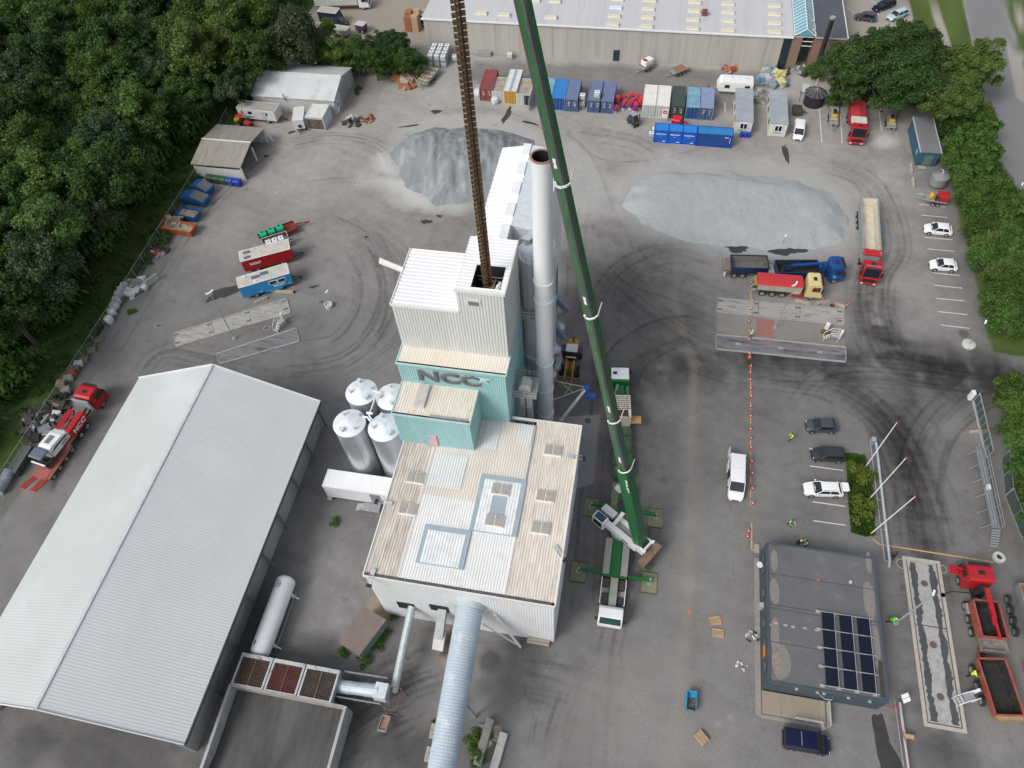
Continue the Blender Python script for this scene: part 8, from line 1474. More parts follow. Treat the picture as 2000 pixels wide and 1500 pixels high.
# kiosk, blue shed, water tank, red machine on trailer, compactor trailers
p = g(1588, 208); T = thing('kiosk', 'black round timber hut with ribbed conical roof below the big tree', 'hut', (p.x, p.y+.9, 0)); b = MB(); b.lathe((0, 0, 0), [(1.75, 0), (1.75, 2.1)], 12); b.build('wall', mat('tarred_wood', (.018, .018, .02), .7, 0, .2, 4), T, w=0); b = MB(); b.lathe((0, 0, 0), [(2.0, 2.1), (2.0, 2.15), (.15, 2.9)], 12); b.build('roof', mat('kiosk_roof', (.045, .045, .05), .7), T, w=0)
for k in range(12): b = MB(); an = 2*pi*k/12; b.bar((2.0*cos(an), 2.0*sin(an), 2.2), (.1*cos(an), .1*sin(an), 2.93), .05, .04); b.build('roof_rib', sdull, T, w=0)
b = MB(); b.cyl((0, 0, 2.88), (0, 0, 3.0), .2, n=12); b.build('finial', steel, T, w=0)
p = g(1567, 192); T = thing('shelter', 'tiny bicycle shelter with pale flat roof left of the black hut', 'shelter', (p.x, p.y, 0), -.15); bx(T, 'roof', mat('pale_roof', (.45, .52, .55), .4), -.6, .6, -1.3, 1.3, 2.0, 2.1)
for x, y in ((-.5, -1.2), (.5, -1.2), (-.5, 1.2), (.5, 1.2)): b = MB(); b.bar((x, y, 0), (x, y, 2), .08); b.build('post', trim_b, T, w=0)
p = g(1555, 222); T = thing('plant_trailer', 'small dark covered trailer behind the white van', 'trailer', (p.x, p.y, 0)); bx(T, 'cover', mat('tarp_dark', (.05, .05, .045), .7), -.8, .8, -1.0, 1.0, .4, 1.2, bevel=.05); b = MB(); b.bar((.8, 0, .5), (1.8, 0, .4), .1); b.build('drawbar', trim_b, T, w=0)
T = thing('steel_shed', 'slate blue steel cabin with grey flat roof at the top of the hedge', 'cabin', (46, 112.5, 0)); bw = mat('slate_cabin', (.035, .09, .14), .5, 0, .08, 1); b = MB(); wallbox(b, 44.35, 47.4, 107.9, 117.2, .1, 2.6, .3, .03); b.build('wall', bw, T); b = MB(); b.box(44.25, 47.5, 107.8, 117.3, 2.6, 2.68); b.build('roof', mat('cabin_roof_dk', (.17, .175, .18), .7, 0, .1, .5), T)
b = MB(); b.box(44.2, 44.32, 107.8, 117.3, 2.55, 2.75); b.box(47.42, 47.55, 107.8, 117.3, 2.55, 2.75); b.build('roof_edge', mat('edge_pale', (.45, .5, .52), .5), T); b = MB(); b.box(45.3, 46.6, 107.82, 107.86, .2, 2.1); b.build('door', mat('door_green_grey', (.1, .16, .15), .5), T); b = MB(); b.box(44.28, 44.31, 109.0, 109.8, 1.2, 1.9); b.build('notice', mat('teal_notice', (.1, .45, .42), .5), T); b = MB(); b.box(44.8, 46.0, 106.9, 107.7, .1, .2); b.build('step', concrete, T)
p = g(1828, 362); T = thing('water_tank', 'round galvanised tank with conical lid beside the hedge', 'tank', (p.x, p.y, 0)); b = MB(); b.lathe((0, 0, 0), [(1.3, .5), (1.3, 1.9), (.1, 2.3)], 28); b.build('shell', mat('tank_steel', (.35, .37, .38), .4, .5, .08, 1), T, True, w=0); b = MB(); b.tube([(0, 0, 2.3), (.1, .1, 2.7), (-.3, .2, 3.0)], .05); b.build('pipe', trim, T, w=0)
for k in range(3): b = MB(); b.bar((1.1*cos(k*2.1), 1.1*sin(k*2.1), 0), (1.1*cos(k*2.1), 1.1*sin(k*2.1), .6), .15); b.build('leg', sdull, T, w=0)
tq, l, a, c = flat_trailer('trailer carrying a red machine with yellow end beside the round tank', (1849, 392), (1808, 386), .8, sdull, 1.6, 1.4, .2); bx(tq, 'machine_body', mat('machine_red', (.36, .02, .02), .5, 0, .2, 3), -1.6, .1, -.7, .7, 1.0, 2.0, bevel=.08); bx(tq, 'yellow_tank', mat('mach_yellow', (.65, .4, .02), .5), .6, 1.1, -.4, .4, 1.0, 1.7, bevel=.1); bx(tq, 'striped_bar', wpnt, -1.6, .1, -.78, -.72, 1.3, 1.5)
b = MB(); b.tube([(.2, .5, 1.0), (.4, .8, 1.9), (.2, 1.2, 2.2)], .12, 8); b.build('hose', trim_b, tq, w=0)
for q0, q1, lab in (((1629, 210), (1628, 243), 'trailer with yellow and black compactor nearest the black hut'), ((1740, 222), (1741, 250), 'trailer with yellow and black compactor right of the red lorry')):
    tc_, l, a, c = flat_trailer(lab, q0, q1, .8, sdull, 1.5, 1.2, .2); bx(tc_, 'roller_body', mat('comp_yellow', (.5, .38, .08), .5, 0, .15, 4), -.9, .8, -.35, .5, .95, 1.4, bevel=.06); bx(tc_, 'engine_cover', trim_b, -.8, .4, -.3, .3, 1.4, 1.7, bevel=.1); bx(tc_, 'front_plate', mat('comp_tan', (.42, .36, .2), .6), 1.0, 1.6, -.6, .6, .95, 1.2, bevel=.04)
# neighbours' yard vehicles
c, a, l = ph((618, 8), (722, 5), 1.); T = thing('lorry', 'white lorry cut by the top edge in the neighbouring yard', 'lorry', c, a); bx(T, 'body', mat('body_pale', (.5, .55, .52), .5), -l/2, l/2-2.4, -1.2, 1.2, 1.0, 3.2, bevel=.02); bx(T, 'side_stripe', rustm, -l/2, l/2-2.4, -1.23, -1.2, 1.0, 1.2); cab(T, l/2-2.2, l/2, wpnt, hatch=False); chassis(T, -l/2, l/2-.4, (-l/2+1.5, l/2-1.3))
vd, l = btrailer('dark blue horsebox trailer with pale roof beyond the hedge', (624, 20), (660, 24), 2.6, 2.9, 2.2, mat('horsebox_blue', (.02, .03, .06), .4), mat('box_roof', (.42, .4, .36), .7), tow=0); b = MB(); b.hexa([(l/2, -1.1, .8), (l/2+.5, -1.1, .8), (l/2+.5, 1.1, .8), (l/2, 1.1, .8)], [(l/2, -1.1, 2.9), (l/2+.1, -1.1, 2.3), (l/2+.1, 1.1, 2.3), (l/2, 1.1, 2.9)]); b.build('nose', mat('horsebox_blue', (.02, .03, .06)), vd, w=0)
car('dark slate van with white lettering and red disc beyond the hedge', (638, 42), (678, 40), mat('van_slate', (.03, .045, .055), .3), 'van', W=1.95, H=1.9, z=1.)
tx, l = btrailer('small grey-roofed trailer at the wood edge beyond the hedge', (617, 52), (640, 53), 1.6, 2.0, 1.8, mat('tr_green', (.1, .16, .15), .5), mat('grey_lid', (.34, .33, .3), .7), tow=0); ty, l = btrailer('small trailer with pale cover half hidden by the hedge', (652, 56), (680, 60), 1.4, 1.8, 1.8, mat('tr_pale', (.35, .34, .32), .6), mat('lid_pale', (.45, .44, .4), .7), tow=0)
ty, l = btrailer('white-lidded trailer at the back of the hedge gap', (697, 48), (713, 51), 1.4, 1.8, 1.6, mat('tr_dark', (.06, .05, .08), .5), mat('lid_white', (.5, .48, .46), .7), tow=0)
tz, l = btrailer('black trailer with large white flower graphic beside the warehouse corner', (832, 27), (806, 27), 2.2, 2.5, 2.0, mat('black_box', (.015, .012, .02), .4), mat('tan_top', (.36, .33, .27), .8), tow=1.2); b = MB()
for k in range(6):
    an = k*pi/3+.2; px_, pz_ = l/2-.9, 1.5; b.poly([(px_+.1*cos(an-.9), 1.015, pz_+.1*sin(an-.9)), (px_+.55*cos(an-.3), 1.015, pz_+.55*sin(an-.3)), (px_+.62*cos(an), 1.015, pz_+.62*sin(an)), (px_+.55*cos(an+.3), 1.015, pz_+.55*sin(an+.3)), (px_+.1*cos(an+.9), 1.015, pz_+.1*sin(an+.9))], (0, .02, 0))
b.build('flower_graphic', wpnt, tz, w=0)
p = g(810, 55); T = thing('timber_crates', 'tall stack of timber and tan crates at the warehouse corner', 'crates', (p.x, p.y, 0)); 
for k in range(6): b = MB(); b.box(-1.6+(k % 2)*1.5, -.2+(k % 2)*1.5, -1.5+(k//2)*1.1, -.5+(k//2)*1.1, 0, 3.0+.2*(k % 3)); b.build('crate', wood if k % 2 else rustm, T, bevel=.03, w=0)
# ================================================ POSTS, POLES, CONES
def lamp(label, base, top, h, heads=1, r=.09, m=None, name='lamp_post'):
    p = g(*base); lo, hi = 0, h; T = thing(name, label, 'lamp post', (p.x, p.y, 0)); m = m or steel; q = g(*top, h); d = Vector((q.x-p.x, q.y-p.y, h))
    b = MB(); b.cyl((0, 0, 0), d, r, r*.6, 10); b.build('pole', m, T, w=0); b = MB(); b.cyl((0, 0, 0), (0, 0, .25), .3, n=14); b.build('base', steel, T, w=0)
    for k in range(heads): an = 1.2+k*2.6; b = MB(); b.bar(d, d+Vector((cos(an)*.6, sin(an)*.6, .05)), .2, .1); b.build('lamp_head', wpnt, T, w=0)
    return T
lamp('tall lamp post standing at the pale left weighbridge', (458, 662), (410, 572), 9.0, 2); lamp('grey mast with floodlight leaning over the long concrete weighbridge', (1748, 1217), (1822, 1163), 8.6, 1, .12, mat('mast_grey', (.3, .35, .37), .5)); lamp('lamp post between the two right-hand weighbridges', (1513, 641), (1554, 556), 8.0, 2)
lamp('small lamp post stuck in the lower rim of the pale heap', (1528, 478), (1533, 463), 2.2, 1, .04)
p = g(1891, 675); T = lamp('white camera pole on a round concrete foot at the hedge corner', (1891, 674), (1924, 632), 6.0, 1, .06); b = MB(); b.lathe((0, 0, 0), [(.85, 0), (.85, .3), (.6, .4)], 24); b.build('concrete_foot', mat('pale_foot', (.5, .5, .48), .8), T, True, w=0)
p = g(643, 599); T = lamp('short camera pole on a round concrete ring left of the plant', (643, 599), (636, 572), 2.6, 1, .04); b = MB(); b.lathe((0, 0, 0), [(.6, 0), (.6, .6), (.45, .6), (.45, .4)], 20); b.build('concrete_ring', mat('pale_foot', (.5, .5, .48)), T, w=0)
lamp('street lamp beside the road beyond the right hedge', (1970, 384), (1996, 362), 6.5, 1, .06)
for i, (bs, tp) in enumerate((((1687, 916.4), (1752, 825)), ((1693.5, 979.4), (1769.5, 894.5)), ((1700, 1043), (1787, 970)))):
    p = g(*bs); q = g(*tp, 10.6); T = thing('flagpole', 'white flagpole, %s of three in the flowerbed' % ('uppermost', 'middle', 'lowest')[i], 'flagpole', (p.x, p.y, 0), 0, 'flagpoles in the flowerbed'); d = Vector((q.x-p.x, q.y-p.y, 10.6)); b = MB(); b.cyl((0, 0, 0), d, .075, .045, 10); b.build('pole', wpnt, T, w=0); b = MB(); b.lathe(d, [(.02, 0), (.11, .08), (.02, .2)], 10); b.build('finial', light_red, T, w=0)
p = g(1626, 664); T = thing('control_post', 'white card-reader gangway with steps beside the dark right weighbridge', 'control post', (p.x, p.y, 0)); 
def ctrl(T):
    bx(T, 'platform', steel, -.5, .5, -.4, .4, .9, 1.0)
    for k in range(3): bx(T, 'step', alu, -.8-.25*k, -.55-.25*k, -.35, .35, .7-.25*k, .75-.25*k)
    b = MB()
    for y in (-.4, .4): b.tube([(-1.3, y, 0), (-1.3, y, .9), (-.5, y, 1.9), (.5, y, 1.9), (.5, y, 0)], .035, 5); b.tube([(-.5, y, 1.4), (.5, y, 1.4)], .03, 5)
    b.build('handrail', wpnt, T, w=0); bx(T, 'card_reader', wpnt, .7, 1.0, .2, .5, .0, 1.8, bevel=.03)
ctrl(T); p = g(551, 637); copy_thing(T, (p.x, p.y, 0), 1.2, 'white card-reader gangway with steps between the left weighbridges'); p = g(1885, 1366); copy_thing(T, (p.x, p.y, 0), .4, 'grey card-reader gangway with white panel beside the long concrete weighbridge')
p = g(1612, 645); T = thing('meter_cabinet', 'small white cabinet with brown drums at the dark right weighbridge', 'cabinet', (p.x, p.y, 0)); bx(T, 'cabinet', wpnt, -.25, .25, -.2, .2, .2, 1.5, bevel=.04)
for x, y in ((-.4, -.5), (.2, -.6)): b = MB(); b.cyl((x, y, 0), (x, y, .5), .28, n=12); b.build('drum', mat('drum_brown', (.12, .08, .04), .7), T, w=0)
cone_m = mat('cone_red', (.55, .045, .03), .6, 0, .1, 8, dirt=(.5, .3, .28), amt=.1, dscale=9)
def cone():
    T = thing('traffic_cone', 'red traffic cone in the long line, at the pale right weighbridge', 'traffic cone', (0, 0, 0), 0, 'red cones along the orange line'); bx(T, 'base', cone_m, -.19, .19, -.19, .19, 0, .04); b = MB(); b.lathe((0, 0, 0), [(.15, .04), (.04, .66), (.025, .7)], 12); b.build('body', cone_m, T, True, w=0); b = MB(); b.lathe((0, 0, 0), [(.112, .27), (.08, .45)], 12, False); b.build('band', wpnt, T, w=0); return T
c0 = cone(); cl = [(1468, 588), (1467, 604), (1466, 616), (1462, 630), (1463, 648), (1462, 665), (1464, 692), (1463, 699), (1466, 716), (1465, 729), (1465, 743), (1466, 760), (1467, 775), (1466, 795), (1466, 814), (1466, 840), (1466, 857), (1467, 876), (1468, 902), (1469, 925), (1469, 955), (1470, 984), (1462, 1038), (1460, 1049)]
near = ['beside the red lorry', 'on the pale deck', 'on the pale deck, lower', 'above the red patch', 'at the red patch', 'at the worker in yellow', 'below the dark deck', 'just below the dark deck']
for i, q in enumerate(cl):
    p = g(*q); lab = 'red traffic cone in the long orange line, ' + (near[i] if i < len(near) else 'number %s counted from the top' % ('nine ten eleven twelve thirteen fourteen fifteen sixteen seventeen eighteen nineteen twenty twenty-one twenty-two twenty-three twenty-four'.split()[i-8]))
    if i == 0: c0.location = p; c0['label'] = lab
    else: copy_thing(c0, p, i*.7, lab)
def beacon(label, q, lean_=(.3, 0)): p = g(*q); T = thing('beacon_post', label, 'beacon', (p.x, p.y, 0), 0, 'red and white marker posts'); bx(T, 'foot', trim_b, -.25, .25, -.2, .2, 0, .1); b = MB(); b.bar((0, 0, .1), (lean_[0], lean_[1], 1.5), .16, .06); b.build('blade', light_red, T, w=0); b = MB(); b.bar((lean_[0]*.35, lean_[1]*.35, .55), (lean_[0]*.55, lean_[1]*.55, .8), .17, .07); b.bar((lean_[0]*.75, lean_[1]*.75, 1.1), (lean_[0]*.9, lean_[1]*.9, 1.3), .17, .07); b.build('white_band', wpnt, T, w=0)
for q, lab in (((1599, 593), 'red and white marker post nearest the cream cab'), ((1649, 600), 'red and white marker post at the far end of the concrete kerbs'), ((1625, 597), 'red and white marker post between the two leaning kerbs'), ((1199, 210), 'red marker post left of the drum stacks'), ((1722, 218), 'orange marker post at the hedge beside the compactor trailer'), ((574, 571), 'orange marker post at the end of the grey kerb below the blue trailer'), ((527, 568), 'small orange marker at the blue trailer side')): beacon(lab, q)
def kerb(label, a_, b_): p, q = g(*a_), g(*b_); c = (p+q)/2; T = thing('concrete_kerb', label, 'kerb', (c.x, c.y, 0), math.atan2((q-p).y, (q-p).x)); l = (q-p).length; bx(T, 'kerb', mat('kerb_tan', (.38, .33, .27), .85, 0, .15, 3), -l/2, l/2, -.2, .2, 0, .45, 0, .08, bevel=.03); bx(T, 'lifting_eye', sdull, -.1, .1, -.05, .05, .45, .5)
for a_, b_, lab in (((1552, 588), (1582, 595), 'tan concrete kerb beneath the cream lorry cab'), ((1594, 594), (1621, 589), 'tan concrete kerb laid aslant between two marker posts'), ((1628, 592), (1650, 602), 'tan concrete kerb at the far right of the marker posts'), ((530, 570), (574, 572), 'mossy flat kerb below the blue crew trailer'), ((498, 594), (523, 583), 'dark narrow beam above the pale left weighbridge'), ((1778, 322), (1780, 338), 'white barrier block below the slate blue cabin'), ((1782, 350), (1784, 366), 'white barrier block beside the round tank'), ((1893, 845), (1927, 843), 'mossy log-like kerb left of the sliding gate')): kerb(lab, a_, b_)
p = g(1949, 1090); T = thing('concrete_ring', 'round pale concrete manhole ring with rubble inside, right of the red cab', 'concrete ring', (p.x, p.y, 0)); b = MB(); b.lathe((0, 0, 0), [(.65, 0), (.65, .35), (.3, .38), (.3, .1)], 28, False); b.build('ring', mat('pale_foot', (.5, .5, .48)), T, w=0); b = MB(); b.cyl((0, 0, .1), (.1, .05, .3), .26, n=9); b.build('debris', darkj, T, w=0)
p = g(1348, 1372); T = thing('tipping_skip', 'small turquoise-blue tipping skip on wheels standing alone', 'skip', (p.x, p.y, 0), .0); b = MB(); b.tub(-.5, .5, .8, .95, .25, 1.0, .05); b.build('bin', mat('cart_blue', (.04, .3, .48), .5, 0, .1, 2), T, w=0); b = MB(); b.quad((-.44, -.7, .5), (.44, -.7, .5), (.44, .3, .5), (-.44, .3, .5)); b.build('load', mat('clutter', (.08, .07, .065)), T, w=0)
for x in (-.4, .4):
    for y in (-.7, .7): b = MB(); b.cyl((x-.06, y, .14), (x+.06, y, .14), .14, n=10); b.build('wheel', rubber, T, w=0)
T = thing('gas_bottles_rack', 'workbench with planks and white can against the office top wall', 'workbench', (21.5, 36.3, 0)); bx(T, 'plank', alu, -1.9, .9, -.1, .1, .75, .85); bx(T, 'plank', wg, -.9, 1.9, .25, .35, .6, .7)
for x in (-1.6, .6): bx(T, 'trestle', wood, x-.05, x+.05, -.3, .4, 0, .75)
T = thing('ladder_frame', 'white folding ladder leaning at the office top wall', 'ladder', (24.6, 36.2, 0)); b = MB()
for x in (-.2, .2): b.tube([(x, .4, 0), (x*.7, 0, 1.6)], .04, 5); b.tube([(x, -.4, 0), (x*.7, 0, 1.6)], .03, 5)
b.build('stile', wpnt, T, w=0); b = MB()
for k in range(5): b.tube([(-.19+k*.01, .34-k*.07, .25+k*.27), (.19-k*.01, .34-k*.07, .25+k*.27)], .02, 5)
b.build('rung', wpnt, T, w=0)
patch('paint_spill', wavy(g(1397, 1211), .75, .5, 4, .2), .009, mat('orange_spill', (.45, .17, .08), .8, 0, .2, 3)); patch('paint_spill', wavy(g(1346, 1196), .2, .35, 5, 0), .009, mat('orange_spill', (.45, .17, .08)))
# gantry near the entrance
T = thing('pipe_gate', 'white tubular barrier frame among shrubs by the brick building', 'barrier', (29.5, 127.5, 0)); a_, b2_, c3 = g(1594, 165), g(1610, 130), g(1640, 130); b = MB(); b.tube([a_, a_+Vector((0, 0, 1.1)), b2_+Vector((0, 0, 1.1)), c3+Vector((0, 0, 1.1)), c3], .06, 6); b.build('pipe', wpnt, T); b = MB(); b.cyl(b2_, b2_+Vector((0, 0, 1.2)), .06); b.build('post', wpnt, T)
# long dark troughs at the lower left fence
T = thing('trough', 'dark long trough with dull lid at the lower left fence', 'trough', (-73.8, 32, 0)); p, q = g(30, 930), g(62, 878); b = MB(); b.bar(p+Vector((0, 0, .5)), q+Vector((0, 0, .5)), 1.5, 1.0); b.build('body', mat('trough_dark', (.05, .06, .06), .6), T); b = MB(); b.bar(p+Vector((0, 0, 1.05)), q+Vector((0, 0, 1.05)), 1.4, .06); b.build('lid', mat('trough_lid', (.09, .11, .1), .5), T)
T = thing('trough', 'grey-blue rounded tank lying at the lower left corner', 'tank', (-74, 28, 0)); p, q = g(2, 965), g(26, 925); b = MB(); b.cyl(p+Vector((0, 0, .7)), q+Vector((0, 0, .7)), .7, n=18); b.build('shell', mat('old_tank', (.25, .3, .33), .5, .2, .2, 2, dirt=(.5, .52, .53), amt=.3), T, True); b = MB(); b.box(p.x-.5, p.x+.5, p.y-.2, p.y+.2, 0, .3); b.build('saddle', sdull, T)
# ================================================ BUCKET CHAIN hanging from the crane
T = thing('bucket_chain', 'endless chain of rusty elevator buckets hanging from the crane into the tower', 'bucket chain', (-13.0, 45.5, 28)); bm1 = mat('bucket_tan_steel', (.28, .19, .105), .75, .1, .25, 3., dirt=(.14, .085, .05), amt=.35, dscale=4); bm2 = mat('bucket_rust', (.19, .1, .05), .8, .1, .3, 3., dirt=(.09, .05, .03), amt=.4, dscale=4)
zz = [28.4+k*.47 for k in range(66)]; proto = {}
def bucket(kind):
    b = MB(); s = -1 if kind == 0 else 1
    b.v = []; w_ = .25
    o = [(-w_, 0, 0), (w_, 0, 0), (w_, 0, .32), (-w_, 0, .32)]
    # open mouth up for the rising side, hanging mouth-down on the return side
    if kind == 0: prof = [(0, .0), (.16, .04), (.34, .3), (.0, .34)]
    else: prof = [(0, .36), (.16, .32), (.32, .06), (.0, .0)]
    P0 = [(-w_, y, z) for y, z in prof]; P1 = [(w_, y, z) for y, z in prof]
    b.add(P0+P1, [(0, 1, 2, 3), (7, 6, 5, 4), (0, 4, 5, 1), (1, 5, 6, 2), (0, 3, 7, 4)])
    b.add([(-w_+.03, .02, .1 if kind == 0 else .26), (w_-.03, .02, .1 if kind == 0 else .26), (w_-.03, .18, .14 if kind == 0 else .2), (-w_+.03, .18, .14 if kind == 0 else .2)], [(0, 1, 2, 3)])
    me = D_.meshes.new('bucket'); me.from_pydata(b.v, [], b.f); me.materials.append(bm1 if kind == 0 else bm2); return me
bme = [bucket(0), bucket(1)]; ord_ = []
for kind in (0, 1):
    for i, z in enumerate(zz): ord_.append((kind, i, z))
ord_.sort(key=lambda t_: -min(t_[2], 55.5)); cnt = 0; rest = MB()
for kind, i, z in ord_:
    yaw_ = R(205) if kind == 0 else R(20); off = Vector((-.2, -.1, 0)) if kind == 0 else Vector((.2, .1, 0)); pos = Vector((-13.0, 45.5, z))+off
    if cnt < 100 and z < 58:
        o = D_.objects.new('bucket', bme[kind]); COL.objects.link(o); o.parent = T; o.location = pos-Vector((-13.0, 45.5, 28)); o.rotation_euler = (0, random.uniform(-.04, .04), yaw_+random.uniform(-.05, .05)); cnt += 1
    else:
        M_ = Matrix.Translation(pos)@Matrix.Rotation(yaw_, 4, 'Z'); me_ = bme[kind]; rest.mi = kind; rest.add([M_@v.co for v in me_.vertices], [tuple(p_.vertices) for p_ in me_.polygons])
o = rest.build('buckets', [bm1, bm2], T); o['kind'] = 'stuff'
for s in (-1, 1):
    for kind in (-1, 1): b = MB(); b.bar((-13.0+kind*.12+s*.06, 45.5-s*.1+kind*.05, 28.2), (-13.0+kind*.12+s*.06, 45.5-s*.1+kind*.05, 60), .06, .05); b.build('chain', mat('chain_dark', (.03, .02, .015), .7, .2), T)
b = MB(); b.cyl((-13.1, 45.5, 60), (-13.55, 45.7, 81.5), .02, n=5); b.build('sling', trim_b, T)
# ================================================ TREES AND SHRUBS
def leafmat(name, c, rnd=.13, dark=.55):
    m = mat(name, c, .55, 0, .3, .35, dirt=tuple(k*dark for k in c), amt=.45, dscale=.55, rnd=rnd, spec=.25); t = m.node_tree; b = t.nodes['Principled BSDF']; out = t.nodes['Material Output']
    tr = _n(t, 'ShaderNodeBsdfTranslucent'); mx = _n(t, 'ShaderNodeMixShader', i_0=.3); src = b.inputs['Base Color'].links[0].from_socket; t.links.new(src, tr.inputs[0]); t.links.new(b.outputs[0], mx.inputs[1]); t.links.new(tr.outputs[0], mx.inputs[2]); t.links.new(mx.outputs[0], out.inputs[0]); return m
bark = mat('bark', (.1, .085, .065), .9, 0, .3, 4)
def crown_mesh(name, seed, rx, rz, zc, ncl, nleaf, leaf, m, clr=.36, droop=0, wind=0):
    r = np.random.default_rng(seed); d = r.normal(size=(ncl, 3)); d /= np.linalg.norm(d, axis=1)[:, None]; d[:, 2] = np.abs(d[:, 2])*1.3-.5; rad = r.uniform(.35, .98, ncl)[:, None]
    C_ = d*rad*np.array([rx, rx*r.uniform(.8, 1.1), rz]); cr = r.uniform(.65, 1.25, ncl)*clr*rx
    w = cr**2; k = r.choice(ncl, nleaf, p=w/w.sum()); n = r.normal(size=(nleaf, 3)); n /= np.linalg.norm(n, axis=1)[:, None]; n[:, 2] = np.where(n[:, 2] < -.35, -n[:, 2], n[:, 2])
    P_ = C_[k]+n*(cr[k]*(r.uniform(.25, 1.12, nleaf)**.5+.22*np.abs(r.normal(size=nleaf))*(r.random(nleaf) < .3)))[:, None]*np.array([1, 1, .8+droop]); P_[:, 2] += zc
    no = n+r.normal(size=(nleaf, 3))*.65+np.array([wind*.5, wind*.3, .25]); no /= np.linalg.norm(no, axis=1)[:, None]
    a = np.cross(no, r.normal(size=(nleaf, 3))); a /= np.linalg.norm(a, axis=1)[:, None]; b = np.cross(no, a)
    if wind: a = a*.4+np.array([.9, .6, .35]); a /= np.linalg.norm(a, axis=1)[:, None]
    s = (leaf*r.uniform(.55, 1.3, nleaf))[:, None]; V_ = np.stack([P_-a*s*1.2, P_-b*s*.6, P_+a*s*1.2, P_+b*s*.6], 1).reshape(-1, 3)
    me = D_.meshes.new(name); nf = nleaf; me.vertices.add(nf*4); me.vertices.foreach_set('co', V_.astype('f').ravel()); me.loops.add(nf*4); me.loops.foreach_set('vertex_index', np.arange(nf*4, dtype='i')); me.polygons.add(nf); me.polygons.foreach_set('loop_start', np.arange(0, nf*4, 4, dtype='i')); me.update(calc_edges=True); me.materials.append(m)
    b_ = MB(); R_ = random.Random(seed); b_.cyl((0, 0, -.2), (0, 0, zc-rz*.2), .055*rx+.05, .035*rx+.03, 8)
    for c in C_[:min(10, ncl)]: b_.cyl((0, 0, zc*R_.uniform(.35, .75)), (c[0]*.9, c[1]*.9, c[2]*.8+zc), .03*rx, .012, 5)
    tm = D_.meshes.new('trunk'); tm.from_pydata([tuple(p) for p in b_.v], [], b_.f); tm.materials.append(bark); return me, tm
lf = [leafmat('leaf_deep', (.055, .115, .026)), leafmat('leaf_mid', (.078, .145, .028)), leafmat('leaf_blue', (.07, .12, .05)), leafmat('leaf_light', (.115, .19, .045)), leafmat('leaf_hedge', (.088, .17, .034)), leafmat('leaf_yellow', (.13, .17, .025))]
V = [crown_mesh('crown', 11+i, *a) for i, a in enumerate(((4.7, 5.4, 7.0, 60, 12000, .2, lf[0], .24), (4.5, 5.8, 7.2, 50, 12000, .19, lf[1], .25), (4.3, 5.0, 6.6, 66, 12000, .19, lf[2], .22), (4.0, 6.2, 7.4, 44, 11000, .18, lf[3], .25), (4.9, 4.8, 6.4, 74, 13000, .19, lf[0], .2)))]
VB = crown_mesh('crown', 21, 7.8, 4.6, 6.6, 150, 34000, .18, leafmat('leaf_big', (.052, .1, .026)), .14); VW = crown_mesh('crown', 22, 4.8, 4.8, 6.2, 70, 16000, .2, lf[3], .19, 0, 1.); VL = crown_mesh('crown', 23, 4.4, 5.6, 6.6, 50, 14000, .2, leafmat('leaf_willow', (.085, .11, .05)), .3, .8)
H_ = [crown_mesh('crown', 31, 2.6, 2.4, 2.2, 36, 5200, .15, lf[4], .27), crown_mesh('crown', 32, 2.4, 2.7, 2.5, 30, 5200, .15, lf[4], .27), crown_mesh('crown', 33, 2.8, 2.2, 2.1, 40, 5200, .16, lf[3], .25, 0, .6)]
WD = [crown_mesh('crown', 41, .8, .5, .35, 9, 500, .12, lf[4], .5), crown_mesh('crown', 42, 1.0, .75, .6, 8, 900, .1, lf[5], .5)]
def tree(name, label, cat, x, y, v, s=1., rz=0, group=None, sz=None, part='crown'):
    T = thing(name, label, cat, (x, y, 0), rz, group); T.scale = (s, s, sz or s)
    for nm, me in ((part, v[0]), ('trunk', v[1])): o = D_.objects.new(nm, me); COL.objects.link(o); o.parent = T
    return T
R_ = random.Random(5); nfor = 0
def vis(x, y, z, mg=60):
    a = pj((x, y, z)); return a[2] > 1 and -mg < a[0] < 2000+mg and -mg < a[1] < 1500+mg
kinds = ('dark broadleaf', 'mid green', 'blue-green', 'pale green tall', 'deep green spreading')
WS = {}
RW = ['edge at the fence']+['%s row from the fence' % n_ for n_ in 'second third fourth fifth sixth seventh eighth'.split()]+['deep inside', 'deep inside']
BD = ((30, 'lower left corner'), (38, 'by the low-loader ramps'), (46, 'by the milling machine'), (54, 'by the red cab'), (62, 'by the pallets'), (70, 'by the big bags'), (78, 'by the black drums'), (86, 'by the orange skip'), (94, 'by the blue skips'), (104, 'behind the open shelter'), (114, 'behind the white site trailer'), (124, 'by the pale grey shed'), (136, 'beyond the pale grey shed'), (150, 'near the top edge'), (999, 'in the far top left'))
yy = 22.
while yy < 178:
    xx = -83.4
    while xx > -158:
        x, y = xx+R_.uniform(-1.6, 1.6), yy+R_.uniform(-2.2, 2.2)
        if vis(x, y, 11, 70) or vis(x, y, 5, 30):
            k = R_.choices(range(5), (4, 3, 3, 2, 4))[0]; s = R_.uniform(.82, 1.3)
            row = int((-83-xx)/5.6+.5); lb = '%s tree, wood %s, %s' % (kinds[k], RW[min(row, 9)], next(n_ for y_, n_ in BD if yy < y_)); WS[lb] = WS.get(lb, 0)+1; tree('woodland_tree', lb+('', ', farther one', ', farthest one')[min(WS[lb]-1, 2)], 'tree', x, y, V[k], s, R_.uniform(0, 6.3), 'woodland trees', s*R_.uniform(.85, 1.2)); nfor += 1
        xx -= 5.6
    yy += 5.6
